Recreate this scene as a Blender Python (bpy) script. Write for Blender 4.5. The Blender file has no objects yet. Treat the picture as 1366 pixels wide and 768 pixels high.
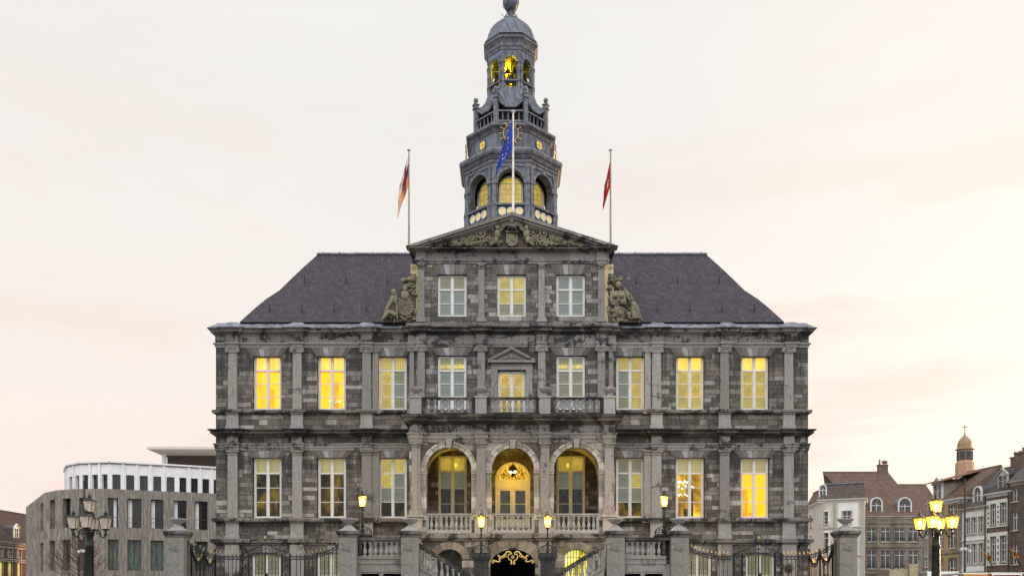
import bpy, bmesh, math, random
from mathutils import Vector, Matrix
from mathutils.geometry import tessellate_polygon
R = math.radians
random.seed(7)
scn = bpy.context.scene
# ------------------------------------------------------------------ camera, sky, sun, exposure
F_PX = 1180.0; CAM_D = 45.0; EYE = 1.7; HOR = 800.0
cd = bpy.data.cameras.new('camera'); cam = bpy.data.objects.new('camera', cd); scn.collection.objects.link(cam)
cam.location = (0, -CAM_D, EYE); cam.rotation_euler = (R(90), 0, 0)
cd.sensor_width = 36; cd.lens = 36*F_PX/1366; cd.shift_y = (HOR-384)/1366; cd.clip_end = 3000; cd.clip_start = .1
scn.camera = cam
scn.view_settings.view_transform = 'Standard'; scn.view_settings.look = 'None'
scn.view_settings.exposure = 0.0; scn.view_settings.gamma = 1; scn.view_settings.use_curve_mapping = False
SUN_AZ = R(52)      # from +Y towards +X
SUN_EL = R(4)
world = bpy.data.worlds.new('World'); scn.world = world; world.use_nodes = True

class G:
    """tiny node-tree writer"""
    def __init__(s, nt): s.nt = nt
    def n(s, typ, ins=None, out=0, **props):
        nd = s.nt.nodes.new(typ)
        for k, v in props.items(): setattr(nd, k, v)
        for k, v in (ins or {}).items():
            sk = nd.inputs[k]
            if isinstance(v, bpy.types.NodeSocket): s.nt.links.new(v, sk)
            elif isinstance(v, (tuple, list)) and sk.type == 'RGBA' and len(v) == 3: sk.default_value = (*v, 1)
            else: sk.default_value = v
        return nd.outputs[out]
    def m(s, op, a, b=0.0, c=0.0, clamp=False):
        return s.n('ShaderNodeMath', {0: a, 1: b, 2: c}, operation=op, use_clamp=clamp)
    def mix(s, f, a, b, mode='MIX'):
        nd = s.nt.nodes.new('ShaderNodeMix'); nd.data_type = 'RGBA'; nd.blend_type = mode
        for k, v in ((0, f), (6, a), (7, b)):
            if isinstance(v, bpy.types.NodeSocket): s.nt.links.new(v, nd.inputs[k])
            elif isinstance(v, (tuple, list)): nd.inputs[k].default_value = (*v[:3], 1)
            else: nd.inputs[k].default_value = v
        return nd.outputs[2]
    def noise(s, vec, scale=5, detail=3, rough=.55, dist=0, dim='3D'):
        return s.n('ShaderNodeTexNoise', {'Vector': vec, 'Scale': scale, 'Detail': detail, 'Roughness': rough, 'Distortion': dist}, noise_dimensions=dim)
    def step(s, v, a, b):
        return s.n('ShaderNodeMapRange', {0: v, 1: a, 2: b, 3: 0.0, 4: 1.0}, interpolation_type='SMOOTHSTEP')
    def ramp(s, v, stops, interp='LINEAR'):
        nd = s.nt.nodes.new('ShaderNodeValToRGB'); s.nt.links.new(v, nd.inputs[0]); cr = nd.color_ramp; cr.interpolation = interp
        while len(cr.elements) < len(stops): cr.elements.new(.5)
        for e, (p, c) in zip(cr.elements, stops): e.position = p; e.color = (*c, 1)
        return nd.outputs[0]
    def xyz(s, vec):
        nd = s.nt.nodes.new('ShaderNodeSeparateXYZ'); s.nt.links.new(vec, nd.inputs[0]); return nd.outputs[0], nd.outputs[1], nd.outputs[2]
    def comb(s, x, y, z): return s.n('ShaderNodeCombineXYZ', {0: x, 1: y, 2: z})

def lin(r, g, b):
    return tuple(((c/255)/12.92 if c/255 <= .04045 else ((c/255+.055)/1.055)**2.4) for c in (r, g, b))

def build_world():
    nt = world.node_tree; nt.nodes.clear(); g = G(nt)
    sky = g.n('ShaderNodeTexSky', sky_type='NISHITA', sun_disc=False, sun_elevation=SUN_EL, sun_rotation=SUN_AZ, dust_density=3.0)
    bg1 = g.n('ShaderNodeBackground', {'Color': sky, 'Strength': .1})
    d = g.n('ShaderNodeTexCoord', out=0)
    x, y, z = g.xyz(d)
    # thin high cloud veil lit by the low sun: pale overhead, rosy low down, golden round the sun
    low = g.step(z, .55, .0)
    base = g.mix(low, (.925, .912, .89), (1.06, .91, .82))
    sd = (math.sin(SUN_AZ)*math.cos(SUN_EL), math.cos(SUN_AZ)*math.cos(SUN_EL), math.sin(SUN_EL))
    dp = g.n('ShaderNodeVectorMath', {0: d, 1: sd}, operation='DOT_PRODUCT', out=1)
    glow = g.m('POWER', g.step(dp, .45, 1.0), 1.8)
    base = g.mix(g.m('MULTIPLY', glow, .7), base, (1.22, 1.12, .98))
    core = g.m('MULTIPLY', g.step(dp, .80, 1.0), g.step(z, .34, .0))
    base = g.mix(g.m('MULTIPLY', core, .6), base, (1.6, 1.42, 1.05))
    st = g.comb(g.m('MULTIPLY', x, 1.0), y, g.m('MULTIPLY', z, 4.5))
    cl = g.noise(st, 2.1, 6, .55, .4)
    hz = g.m('MULTIPLY', g.step(dp, .62, .95), g.step(z, .16, .02)); base = g.mix(g.m('MULTIPLY', hz, .8), base, (1.4, .93, .50))
    cm = g.m('MULTIPLY', g.step(cl, .47, .64), g.step(z, .62, .2))
    base = g.mix(g.m('MULTIPLY', cm, .62), base, (1.0, .80, .68))
    back = g.step(y, .2, -.6)           # cooler sky opposite the sunset, brightened overhead to light the facade
    base = g.mix(g.m('MULTIPLY', back, .85), base, g.mix(g.step(z, .0, .75), (.78, .78, .81), (3.5, 3.52, 3.6)))
    bg2 = g.n('ShaderNodeBackground', {'Color': base, 'Strength': 1.0})
    veil = g.m('ADD', .88, g.m('MULTIPLY', g.noise(st, 1.3, 3), .12), clamp=True)
    mx = nt.nodes.new('ShaderNodeMixShader'); nt.links.new(veil, mx.inputs[0]); nt.links.new(bg1, mx.inputs[1]); nt.links.new(bg2, mx.inputs[2])
    o = nt.nodes.new('ShaderNodeOutputWorld'); nt.links.new(mx.outputs[0], o.inputs[0])
build_world()
sl = bpy.data.lights.new('sun', 'SUN'); sl.energy = 3.5; sl.angle = R(2.5); sl.color = (1, .55, .25)
so = bpy.data.objects.new('sun', sl); scn.collection.objects.link(so)
so.rotation_euler = (-Vector((math.sin(SUN_AZ)*math.cos(SUN_EL), math.cos(SUN_AZ)*math.cos(SUN_EL), math.sin(SUN_EL)))).to_track_quat('-Z', 'Y').to_euler()

# ------------------------------------------------------------------ where things stand: metres from the photograph's measures
def PX(px, d=CAM_D): return (px-683)*d/F_PX
def PZ(py, d=CAM_D): return (HOR-py)*d/F_PX+EYE

# ------------------------------------------------------------------ mesh writer
class MB:
    def __init__(s): s.v = []; s.f = []; s.mi = []; s.uv = []; s.sm = []; s.cur = 0; s.smooth = False
    def face(s, pts, uv=None):
        i = len(s.v); s.v += [tuple(p) for p in pts]; s.f.append(tuple(range(i, i+len(pts)))); s.mi.append(s.cur); s.uv.append(uv); s.sm.append(s.smooth)
    def poly(s, vs, fs):
        i = len(s.v); s.v += [tuple(p) for p in vs]
        for f in fs: s.f.append(tuple(a+i for a in f)); s.mi.append(s.cur); s.uv.append(None); s.sm.append(s.smooth)
    def box(s, x0, x1, y0, y1, z0, z1):
        V = [(x, y, z) for z in (z0, z1) for y in (y0, y1) for x in (x0, x1)]
        s.poly(V, [(0, 2, 3, 1), (4, 5, 7, 6), (0, 1, 5, 4), (2, 6, 7, 3), (0, 4, 6, 2), (1, 3, 7, 5)])
    def prism(s, pts, y0, y1, holes=()):
        """polygon in XZ (list of (x,z)), extruded from y0 (front) to y1, optional holes"""
        loops = [[(p[0], y0, p[1]) for p in pts]]+[[(p[0], y0, p[1]) for p in h] for h in holes]
        tri = tessellate_polygon([[Vector((p[0], p[2], 0)) for p in l] for l in loops])
        flat = [p for l in loops for p in l]; n = len(flat)
        V = flat+[(p[0], y1, p[2]) for p in flat]
        F = []
        for a, b, c in tri:
            A, B, C_ = (Vector((flat[k][0], flat[k][2], 0)) for k in (a, b, c))
            ccw = (B-A).cross(C_-A).z > 0
            t = (a, b, c) if ccw else (a, c, b)      # normal towards -Y
            F.append(t); F.append(tuple(k+n for k in reversed(t)))
        o = 0
        for li, l in enumerate(loops):
            k = len(l)
            ar = sum(l[i][0]*l[(i+1) % k][2]-l[(i+1) % k][0]*l[i][2] for i in range(k))
            fl = (ar > 0) != (li > 0)
            for i in range(k):
                a, b = o+i, o+(i+1) % k
                F.append((a, a+n, b+n, b) if fl else (b, b+n, a+n, a))
            o += k
        s.poly(V, F)
    def prism_xy(s, pts, z0, z1):
        n = len(pts); ar = sum(pts[i][0]*pts[(i+1) % n][1]-pts[(i+1) % n][0]*pts[i][1] for i in range(n))
        if ar < 0: pts = pts[::-1]
        V = [(p[0], p[1], z0) for p in pts]+[(p[0], p[1], z1) for p in pts]
        s.poly(V, [tuple(reversed(range(n))), tuple(range(n, 2*n))]+[(i, (i+1) % n, (i+1) % n+n, i+n) for i in range(n)])
    def lathe(s, prof, c=(0, 0, 0), n=12, a0=0, sx=1, sy=1, smooth=True, cap=True):
        """prof [(r,z)] bottom to top"""
        o = s.smooth; s.smooth = smooth
        V = []
        for r, z in prof:
            for k in range(n):
                a = a0+2*math.pi*k/n; V.append((c[0]+r*math.cos(a)*sx, c[1]+r*math.sin(a)*sy, c[2]+z))
        F = []
        for i in range(len(prof)-1):
            for k in range(n): F.append((i*n+k, i*n+(k+1) % n, (i+1)*n+(k+1) % n, (i+1)*n+k))
        s.poly(V, F); s.smooth = False
        if cap:
            m = (len(prof)-1)*n
            s.poly(V[:n], [tuple(reversed(range(n)))]); s.poly(V[m:], [tuple(range(n))])
        s.smooth = o
    def tube(s, pts, r, n=6, smooth=True):
        pts = [Vector(p) for p in pts]; m = len(pts)
        rs = r if isinstance(r, (list, tuple)) else [r]*m
        t0 = (pts[1]-pts[0]).normalized(); u = t0.orthogonal().normalized()
        V = []
        for i, p in enumerate(pts):
            t = ((pts[min(i+1, m-1)]-pts[max(i-1, 0)])).normalized()
            u = (u-t*u.dot(t)); u = u.normalized() if u.length > 1e-6 else t.orthogonal().normalized()
            w = t.cross(u)
            for k in range(n):
                a = 2*math.pi*k/n; V.append(p+(u*math.cos(a)+w*math.sin(a))*rs[i])
        F = [(i*n+k, i*n+(k+1) % n, (i+1)*n+(k+1) % n, (i+1)*n+k) for i in range(m-1) for k in range(n)]
        o = s.smooth; s.smooth = smooth
        s.poly(V, F); s.smooth = o
        s.poly(V[:n], [tuple(reversed(range(n)))]); s.poly(V[-n:], [tuple(range(n))])
    def ball(s, c, r, n=10, sc=(1, 1, 1)):
        prof = [(max(1e-3, math.sin(math.pi*i/(n//2+2))), -math.cos(math.pi*i/(n//2+2))) for i in range(n//2+3)]
        s.lathe([(p[0]*r*1, p[1]*r*sc[2]) for p in prof], c, n, sx=sc[0], sy=sc[1])
    def sweep(s, path, prof, closed=False, caps=True):
        """plan path [(x,y)], profile [(out,z)] closed polygon, outwards = right of travel; mitred"""
        n = len(path); N = []
        for i in range(n):
            if closed: a, b, c = path[i-1], path[i], path[(i+1) % n]
            else: a, b, c = path[max(i-1, 0)], path[i], path[min(i+1, n-1)]
            def nr(p, q):
                d = Vector((q[0]-p[0], q[1]-p[1]))
                return None if d.length < 1e-9 else Vector((d.y, -d.x)).normalized()
            n1, n2 = nr(a, b), nr(b, c)
            if n1 is None: n1 = n2
            if n2 is None: n2 = n1
            mm = n1+n2; mm = mm/max(.2, (mm.length_squared/2)) if mm.length > 1e-6 else n1
            N.append(mm)
        k = len(prof); V = [(path[i][0]+N[i].x*o, path[i][1]+N[i].y*o, z) for i in range(n) for o, z in prof]
        ar = sum(prof[i][0]*prof[(i+1) % k][1]-prof[(i+1) % k][0]*prof[i][1] for i in range(k))
        F = []
        for i in range(n if closed else n-1):
            j = (i+1) % n
            for q in range(k):
                w = (q+1) % k
                f = (i*k+q, j*k+q, j*k+w, i*k+w)
                F.append(f if ar > 0 else f[::-1])
        if not closed and caps:
            c1 = tuple(range(k)); c2 = tuple(range((n-1)*k, n*k))
            F.append(c1[::-1] if ar < 0 else c1); F.append(c2 if ar < 0 else c2[::-1])
        s.poly(V, F)
    def xf(s, M, start=0):
        for i in range(start, len(s.v)): s.v[i] = tuple(M @ Vector(s.v[i]))
    def build(s, name, mats, parent=None, loc=None, bevel=0, **tags):
        me = bpy.data.meshes.new(name); me.from_pydata(s.v, [], s.f)
        mats = mats if isinstance(mats, (list, tuple)) else [mats]
        for m in mats: me.materials.append(m)
        me.polygons.foreach_set('material_index', s.mi); me.polygons.foreach_set('use_smooth', s.sm)
        if any(u is not None for u in s.uv):
            L = me.uv_layers.new(name='UVMap'); k = 0
            for p, u in zip(me.polygons, s.uv):
                for q in range(p.loop_total): L.data[p.loop_start+q].uv = u[q] if u else (0, 0)
        me.update()
        o = bpy.data.objects.new(name, me); scn.collection.objects.link(o)
        if parent: o.parent = parent
        if loc: o.location = loc
        if bevel:
            b = o.modifiers.new('bevel', 'BEVEL'); b.width = bevel; b.segments = 1; b.limit_method = 'ANGLE'; b.angle_limit = R(50)
        for k, v in tags.items(): o[k] = v
        return o

def thing(name, label, cat, loc=(0, 0, 0), rz=0, group=None):
    o = bpy.data.objects.new(name, None); scn.collection.objects.link(o); o.location = loc; o.rotation_euler = (0, 0, rz); o.empty_display_size = .3
    o['label'] = label; o['category'] = cat
    if group: o['group'] = group
    return o
def tag(o, label, cat, group=None):
    o['label'] = label; o['category'] = cat
    if group: o['group'] = group
    return o
KIDS = {}
def dup(root, loc, rz=0, label=None):
    kids = {}
    for o in scn.objects:
        if o.parent: kids.setdefault(o.parent.name, []).append(o)
    def rec(o, par):
        c = o.copy(); scn.collection.objects.link(c); c.parent = par
        for k in kids.get(o.name, []): rec(k, c)
        return c
    r = rec(root, None); r.location = loc; r.rotation_euler = (0, 0, rz)
    if label: r['label'] = label
    return r
def arch_pts(xc, hw, z0, zs, n=14, rise=None):
    """closed outline of an arched opening, rise None = semicircle"""
    rise = hw if rise is None else rise
    return [(xc-hw, z0), (xc+hw, z0)]+[(xc+hw*math.cos(a), zs+rise*math.sin(a)) for a in [math.pi*i/n for i in range(n+1)]]
def rect(x0, x1, z0, z1): return [(x0, z0), (x1, z0), (x1, z1), (x0, z1)]

# ------------------------------------------------------------------ materials
def new_mat(name):
    m = bpy.data.materials.new(name); m.use_nodes = True; nt = m.node_tree
    return m, G(nt), nt.nodes['Principled BSDF']
def setb(g, b, col=None, rough=None, bump=None, bstr=.3, bdist=.02, metal=None, spec=None, emis=None, estr=None):
    def put(k, v):
        if v is None: return
        if isinstance(v, bpy.types.NodeSocket): g.nt.links.new(v, b.inputs[k])
        elif isinstance(v, (tuple, list)): b.inputs[k].default_value = (*v[:3], 1)
        else: b.inputs[k].default_value = v
    put('Base Color', col); put('Roughness', rough); put('Metallic', metal); put('Specular IOR Level', spec); put('Emission Color', emis); put('Emission Strength', estr)
    if bump is not None:
        nb = g.n('ShaderNodeBump', {'Height': bump, 'Strength': bstr, 'Distance': bdist}); g.nt.links.new(nb, b.inputs['Normal'])
def plain(name, col, rough=.6, nscale=6, nvar=.25, metal=0, bstr=.15, spec=.4):
    m, g, b = new_mat(name); t = g.n('ShaderNodeTexCoord', out=3)
    n1 = g.noise(t, nscale, 5, .6); n2 = g.noise(t, nscale*7, 3, .6)
    dk = tuple(c*(1-nvar) for c in col); lt = tuple(min(1, c*(1+nvar)) for c in col)
    c = g.mix(g.step(n1, .3, .7), dk, lt); c = g.mix(g.m('MULTIPLY', n2, .35), c, dk)
    setb(g, b, c, rough, n2, bstr, .01, metal, spec); return m
def ashlar(name, h, w, stops, mortar, mw=.012, bands=(), blotch=.4, bstr=.5, rough=.85, vary=.25):
    m, g, b = new_mat(name); t = g.n('ShaderNodeTexCoord', out=3); x, y, z = g.xyz(t)
    zz = g.m('ADD', g.m('MULTIPLY', z, 1/h), g.m('MULTIPLY', g.noise(g.comb(0, 0, z), 1.3, 1), 1.6*vary/.25))
    row = g.m('FLOOR', zz); fv = g.m('FRACT', zz)
    rr = g.n('ShaderNodeTexWhiteNoise', {'W': row}, noise_dimensions='1D')
    rw = g.m('ADD', .75, g.m('MULTIPLY', rr, .6))
    u = g.m('ADD', g.m('MULTIPLY', g.m('MULTIPLY', g.m('ADD', x, y), 1/w), rw), g.m('MULTIPLY', rr, 37.7))
    u = g.m('ADD', u, g.m('MULTIPLY', g.m('SINE', g.m('MULTIPLY', u, 2.3)), .28))
    col = g.m('FLOOR', u); fu = g.m('FRACT', u)
    rnd = g.n('ShaderNodeTexWhiteNoise', {'Vector': g.comb(col, row, 0)}, noise_dimensions='3D')
    rnd2 = g.n('ShaderNodeTexWhiteNoise', {'Vector': g.comb(col, row, 5)}, noise_dimensions='3D')
    big = g.noise(g.comb(x, y, z), .35, 2)
    c = g.ramp(g.m('ADD', g.m('MULTIPLY', rnd, .8), g.m('MULTIPLY', big, .2)), stops)
    n1 = g.noise(t, 2.2, 8, .72, .3); n2 = g.noise(t, 8, 6, .8)
    c = g.mix(g.m('MULTIPLY', g.step(n1, .47, .62), blotch), c, tuple(k*.45 for k in stops[0][1]))
    c = g.mix(g.m('MULTIPLY', g.step(n2, .52, .66), .25), c, tuple(min(1, k*1.25) for k in stops[-1][1])); c = g.mix(g.m('MULTIPLY', g.step(n2, .46, .34), .4), c, tuple(k*.4 for k in stops[0][1]))
    vs = g.noise(g.comb(g.m('MULTIPLY', g.m('ADD', x, y), 3.5), 0, g.m('MULTIPLY', z, .4)), 1.0, 7, .72); c = g.mix(g.m('MULTIPLY', g.step(vs, .48, .64), .5), c, tuple(k*.4 for k in stops[0][1]))
    dv = g.m('MINIMUM', fv, g.m('SUBTRACT', 1, fv)); du = g.m('MINIMUM', fu, g.m('SUBTRACT', 1, fu))
    dd = g.m('MINIMUM', g.m('MULTIPLY', dv, h), g.m('MULTIPLY', du, w))
    mk = g.step(g.m('ADD', dd, g.m('MULTIPLY', g.m('SUBTRACT', n2, .5), .02)), mw, mw*.35)
    c = g.mix(mk, c, mortar)
    # black sooty crusts and run-down streaks below string courses (weathering with its own ragged shape)
    if bands:
        st = g.noise(g.comb(g.m('MULTIPLY', g.m('ADD', x, y), 2.6), 0, g.m('MULTIPLY', z, .28)), 1.0, 6, .7)
        tot = None
        for z0, z1, k in bands:
            mkb = g.m('MULTIPLY', g.m('MULTIPLY', g.step(z, z0, z0+(z1-z0)*.85), g.m('LESS_THAN', z, z1+.02)), k)
            tot = mkb if tot is None else g.m('MAXIMUM', tot, mkb)
        sm = g.m('MULTIPLY', g.step(g.m('ADD', st, g.m('MULTIPLY', tot, .3)), .58, .72), tot, clamp=True)
        c = g.mix(sm, c, (.012, .011, .010))
    hgt = g.m('ADD', g.m('MULTIPLY', g.m('SUBTRACT', 1, mk), 1.0), g.m('ADD', g.m('MULTIPLY', n2, .5), g.m('ADD', g.m('MULTIPLY', rnd2, .7), g.m('MULTIPLY', n1, .5))))
    setb(g, b, c, rough, hgt, bstr, .02); return m
def sooty(name, col, soot=.5, warm=(.25, .2, .12), rough=.8, joint=1.3, thr=.5, moss=0.0):
    m, g, b = new_mat(name); t = g.n('ShaderNodeTexCoord', out=3); x, y, z = g.xyz(t)
    n1 = g.noise(g.comb(x, y, g.m('MULTIPLY', z, 1.6)), .9, 8, .72, .3); n2 = g.noise(t, 9, 6, .8)
    n3 = g.noise(g.comb(g.m('MULTIPLY', g.m('ADD', x, y), 5), 0, g.m('MULTIPLY', z, .5)), 1.2, 5, .7)
    rnd = g.n('ShaderNodeTexWhiteNoise', {'W': g.m('FLOOR', g.m('MULTIPLY', g.m('ADD', x, y), 1/joint))}, noise_dimensions='1D')
    c = g.mix(rnd, tuple(k*.72 for k in col), tuple(k*1.25 for k in col))
    c = g.mix(g.m('MULTIPLY', g.step(n2, .40, .62), .32), c, tuple(k*.42 for k in col)); c = g.mix(g.m('MULTIPLY', g.step(n2, .48, .36), .25), c, tuple(min(1, k*1.6) for k in col))
    c = g.mix(g.m('MULTIPLY', g.step(n3, .47, .62), .4), c, warm)
    fj = g.m('FRACT', g.m('MULTIPLY', g.m('ADD', x, y), 1/joint))
    jt = g.m('GREATER_THAN', g.m('ABSOLUTE', g.m('SUBTRACT', fj, .5)), .5-.007/joint)
    s = g.m('MULTIPLY', g.step(g.m('ADD', g.m('MULTIPLY', n1, .75), g.m('MULTIPLY', n3, .25)), thr-.01, thr+.06), soot, clamp=True)
    c = g.mix(s, c, (.013, .012, .011)); c = g.mix(g.m('MULTIPLY', jt, .7), c, (.02, .018, .016))
    if moss: c = g.mix(g.m('MULTIPLY', g.step(n1, .5, .62), moss), c, (.11, .095, .02))
    setb(g, b, c, rough, g.m('ADD', n2, n1), .5, .03); return m
def island(name, stops, rough=.8):
    m, g, b = new_mat(name); t = g.n('ShaderNodeTexCoord', out=3)
    r = g.nt.nodes.new('ShaderNodeNewGeometry').outputs['Random Per Island']
    c = g.ramp(r, stops); n2 = g.noise(t, 9, 6, .8); n1 = g.noise(t, 1.6, 8, .75)
    c = g.mix(g.m('MULTIPLY', g.step(n2, .4, .75), .4), c, tuple(k*.5 for k in stops[0][1]))
    c = g.mix(g.m('MULTIPLY', g.step(n1, .52, .66), .55), c, (.025, .022, .02))
    setb(g, b, c, rough, n2, .35, .012); return m
def slate(name, h, w, stops, rough=.55, bs=.6):
    m, g, b = new_mat(name); t = g.n('ShaderNodeTexCoord', out=3); x, y, z = g.xyz(t)
    zz = g.m('MULTIPLY', z, 1/h); row = g.m('FLOOR', zz); fv = g.m('FRACT', zz)
    u = g.m('ADD', g.m('MULTIPLY', g.m('ADD', x, y), 1/w), g.m('MULTIPLY', g.m('MODULO', row, 2), .5)); fu = g.m('FRACT', u); col = g.m('FLOOR', u)
    rnd = g.n('ShaderNodeTexWhiteNoise', {'Vector': g.comb(col, row, 0)}, noise_dimensions='3D')
    c = g.ramp(g.m('ADD', g.m('MULTIPLY', rnd, .6), g.m('MULTIPLY', g.noise(t, 1.2, 6, .65), .4)), stops)
    # rounded lower edge of every slate
    cu = g.m('ABSOLUTE', g.m('SUBTRACT', fu, .5)); e = g.m('SUBTRACT', fv, g.m('MULTIPLY', g.m('POWER', g.m('MULTIPLY', cu, 2), 2), .55))
    ed = g.step(g.m('ABSOLUTE', e), .24, .06)
    c = g.mix(g.m('MULTIPLY', ed, .65), c, tuple(k*.25 for k in stops[0][1]))
    hgt = g.m('ADD', g.m('MULTIPLY', g.m('SUBTRACT', 1, fv), .6), g.m('ADD', g.m('MULTIPLY', g.m('SUBTRACT', 1, ed), .6), g.m('MULTIPLY', rnd, .3)))
    setb(g, b, c, rough, hgt, bs, .04); return m
def emis(name, col, strength=1.0):
    m, g, b = new_mat(name); setb(g, b, (0, 0, 0), .5, emis=col, estr=strength); return m
def room_mat(name, stops, scale=1.3, strength=1.0):  # surface glows by itself; lamp light is put into the emission colour
    m, g, b = new_mat(name); t = g.n('ShaderNodeTexCoord', out=3); x, y, z = g.xyz(t)
    n = g.noise(g.comb(g.m('MULTIPLY', x, 2.2), y, z), scale, 4, .6, .5)
    c = g.ramp(n, stops); setb(g, b, c, .8, emis=c, estr=strength); return m
def glass_clear():
    m, g, b = new_mat('window_glass'); nt = g.nt
    tr = nt.nodes.new('ShaderNodeBsdfTransparent'); tr.inputs[0].default_value = (.92, .93, .9, 1)
    gl = nt.nodes.new('ShaderNodeBsdfGlossy'); gl.inputs['Roughness'].default_value = .03
    lw = g.n('ShaderNodeFresnel', {'IOR': 1.55}); mx = nt.nodes.new('ShaderNodeMixShader')
    nt.links.new(g.m('MULTIPLY', lw, .75), mx.inputs[0]); nt.links.new(tr.outputs[0], mx.inputs[1]); nt.links.new(gl.outputs[0], mx.inputs[2])
    nt.links.new(mx.outputs[0], nt.nodes['Material Output'].inputs[0]); return m
def leaded(name, base, glow, gx=4, gy=5, medal=True, strength=1.0, lead=(.03, .028, .02), strip=False):
    """leaded light: came lattice with a round medallion, lamp light soaking through painted as uneven emission"""
    m, g, b = new_mat(name); uv = g.n('ShaderNodeTexCoord', out=2); t = g.n('ShaderNodeTexCoord', out=3)
    u, v, _ = g.xyz(uv)
    def grid(a, n, w):
        f = g.m('FRACT', g.m('MULTIPLY', a, n)); return g.m('GREATER_THAN', g.m('ABSOLUTE', g.m('SUBTRACT', f, .5)), .5-w)
    ln = g.m('MAXIMUM', grid(u, gx, .07), grid(v, gy, .06))
    if medal:
        dx = g.m('MULTIPLY', g.m('SUBTRACT', u, .5), .8); dy = g.m('SUBTRACT', v, .5)
        r = g.m('SQRT', g.m('ADD', g.m('MULTIPLY', dx, dx), g.m('MULTIPLY', dy, dy)))
        ang = g.m('ARCTAN2', dy, dx)
        st = g.m('ADD', .2, g.m('MULTIPLY', g.m('SINE', g.m('MULTIPLY', ang, 8)), .045))
        ring = g.m('LESS_THAN', g.m('ABSOLUTE', g.m('SUBTRACT', r, st)), .02)
        inn = g.m('LESS_THAN', g.m('ABSOLUTE', g.m('SUBTRACT', r, .1)), .016)
        pet = g.m('MULTIPLY', g.m('LESS_THAN', r, .18), g.m('MULTIPLY', g.m('GREATER_THAN', g.m('SINE', g.m('MULTIPLY', ang, 8)), .2), .45))
        ln = g.m('MAXIMUM', g.m('MULTIPLY', ln, g.m('GREATER_THAN', r, .2)), g.m('MAXIMUM', ring, g.m('MAXIMUM', inn, pet)))
    n = g.noise(t, 1.4, 3, .5); n2 = g.noise(t, 9, 3, .6)
    gf = g.m('MULTIPLY', g.step(n, .3, .65), 1.0)
    ec = g.mix(ln, g.mix(g.m('MULTIPLY', n2, .5), glow, tuple(k*.55 for k in glow)), tuple(k*.12 for k in glow))
    ec = g.mix(gf, tuple(k*.45 for k in glow), ec)
    if strip:     # tube glow painted as a bright band; no tube stands behind
        dv = g.m('DIVIDE', g.m('SUBTRACT', v, .36), .17); bnd = g.m('POWER', 2.718, g.m('MULTIPLY', g.m('MULTIPLY', dv, dv), -1)); ec = g.mix(bnd, g.mix(.8, ec, (.05, .05, .02)), g.mix(ln, (1.1, .78, .08), (.5, .33, .03)))
    bc = g.mix(ln, base, lead)
    ri = g.nt.nodes.new('ShaderNodeNewGeometry').outputs['Random Per Island']; wv = g.noise(t, 3.2, 3, .6)
    ec = g.mix(g.m('MULTIPLY', ri, .5), ec, tuple(k*.25 for k in glow)); ec = g.mix(g.m('MULTIPLY', g.step(wv, .45, .62), .45), ec, tuple(k*.3 for k in glow))
    setb(g, b, bc, .12, n2, .08, .004, emis=ec, estr=strength, spec=.6); return m

M = {}
ZB = [(PZ(540), PZ(463), .7), (PZ(680), PZ(600), .7), (PZ(470), PZ(446), .8), (PZ(603), PZ(580), .85), (PZ(560), PZ(549), .7), (PZ(712), PZ(697), .7), (PZ(742), PZ(727), .5)]
SD, SM_, SL, SX = lin(84, 74, 66), lin(112, 101, 90), lin(140, 130, 118), lin(182, 174, 162)
M['wall'] = ashlar('weathered_ashlar', .225, .74, [(0, lin(64, 59, 54)), (.3, lin(86, 80, 73)), (.55, lin(106, 100, 92)), (.72, lin(122, 117, 110)), (.82, lin(146, 142, 136)), (.95, lin(172, 169, 164))], (.022, .02, .018), .012, ZB)
ZP = [(PZ(598, 41.8), PZ(565, 41.8), 1.0), (PZ(733, 41.8), PZ(719, 41.8), .6)]
M['porch'] = ashlar('porch_ashlar', .32, .8, [(0, lin(58, 52, 47)), (.4, lin(92, 87, 80)), (.65, lin(124, 119, 111)), (.9, lin(176, 172, 164))], (.04, .034, .028), .011, ZP)
M['trim'] = sooty('cornice_stone', lin(116, 112, 107), .97, thr=.478)
M['trim2'] = sooty('light_course_stone', lin(126, 124, 121), .92, thr=.505)
M['rail'] = sooty('soot_blackened_stone', lin(88, 83, 77), .93, thr=.455)
M['shaft'] = sooty('pilaster_stone', lin(142, 138, 133), .75, (.17, .14, .11), joint=2.6, thr=.555)
M['granite'] = sooty('gate_pillar_stone', lin(136, 133, 127), .6, (.3, .26, .16), joint=9.3, thr=.54)
M['pilb'] = sooty('pale_pedestal_stone', lin(158, 157, 155), .4, joint=7.7, thr=.6)
M['dark'] = sooty('black_stone', lin(62, 58, 54), .6, thr=.45)
M['voussoir'] = island('voussoir_stone', [(0, lin(84, 77, 70)), (.5, lin(104, 98, 91)), (.75, lin(124, 121, 118)), (1, lin(164, 166, 170))])
M['archstone'] = island('arch_ring_stone', [(0, lin(124, 117, 107)), (.5, lin(150, 144, 134)), (1, lin(180, 175, 167))])
M['basestone'] = island('basement_stone', [(0, lin(98, 90, 78)), (.5, lin(118, 110, 97)), (1, lin(142, 134, 120))])
M['sculpt'] = sooty('carved_limestone', lin(134, 126, 104), .85, (.24, .2, .1), joint=11, thr=.52)
M['sculpt_ground'] = sooty('shaded_carving_ground', lin(78, 70, 56), .8, (.12, .1, .05), joint=11, thr=.5)  # darker than the figures: shade behind the carving put into the colour
M['sand'] = sooty('yellow_sandstone', lin(196, 180, 136), .5, (.4, .3, .12), joint=8, thr=.62)
M['slate'] = slate('purple_slate', .17, .2, [(.2, lin(31, 24, 35)), (.5, lin(43, 34, 48)), (.8, lin(60, 49, 63))])
M['lead'] = plain('roof_lead', lin(118, 120, 132), .45, 3, .5)
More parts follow.
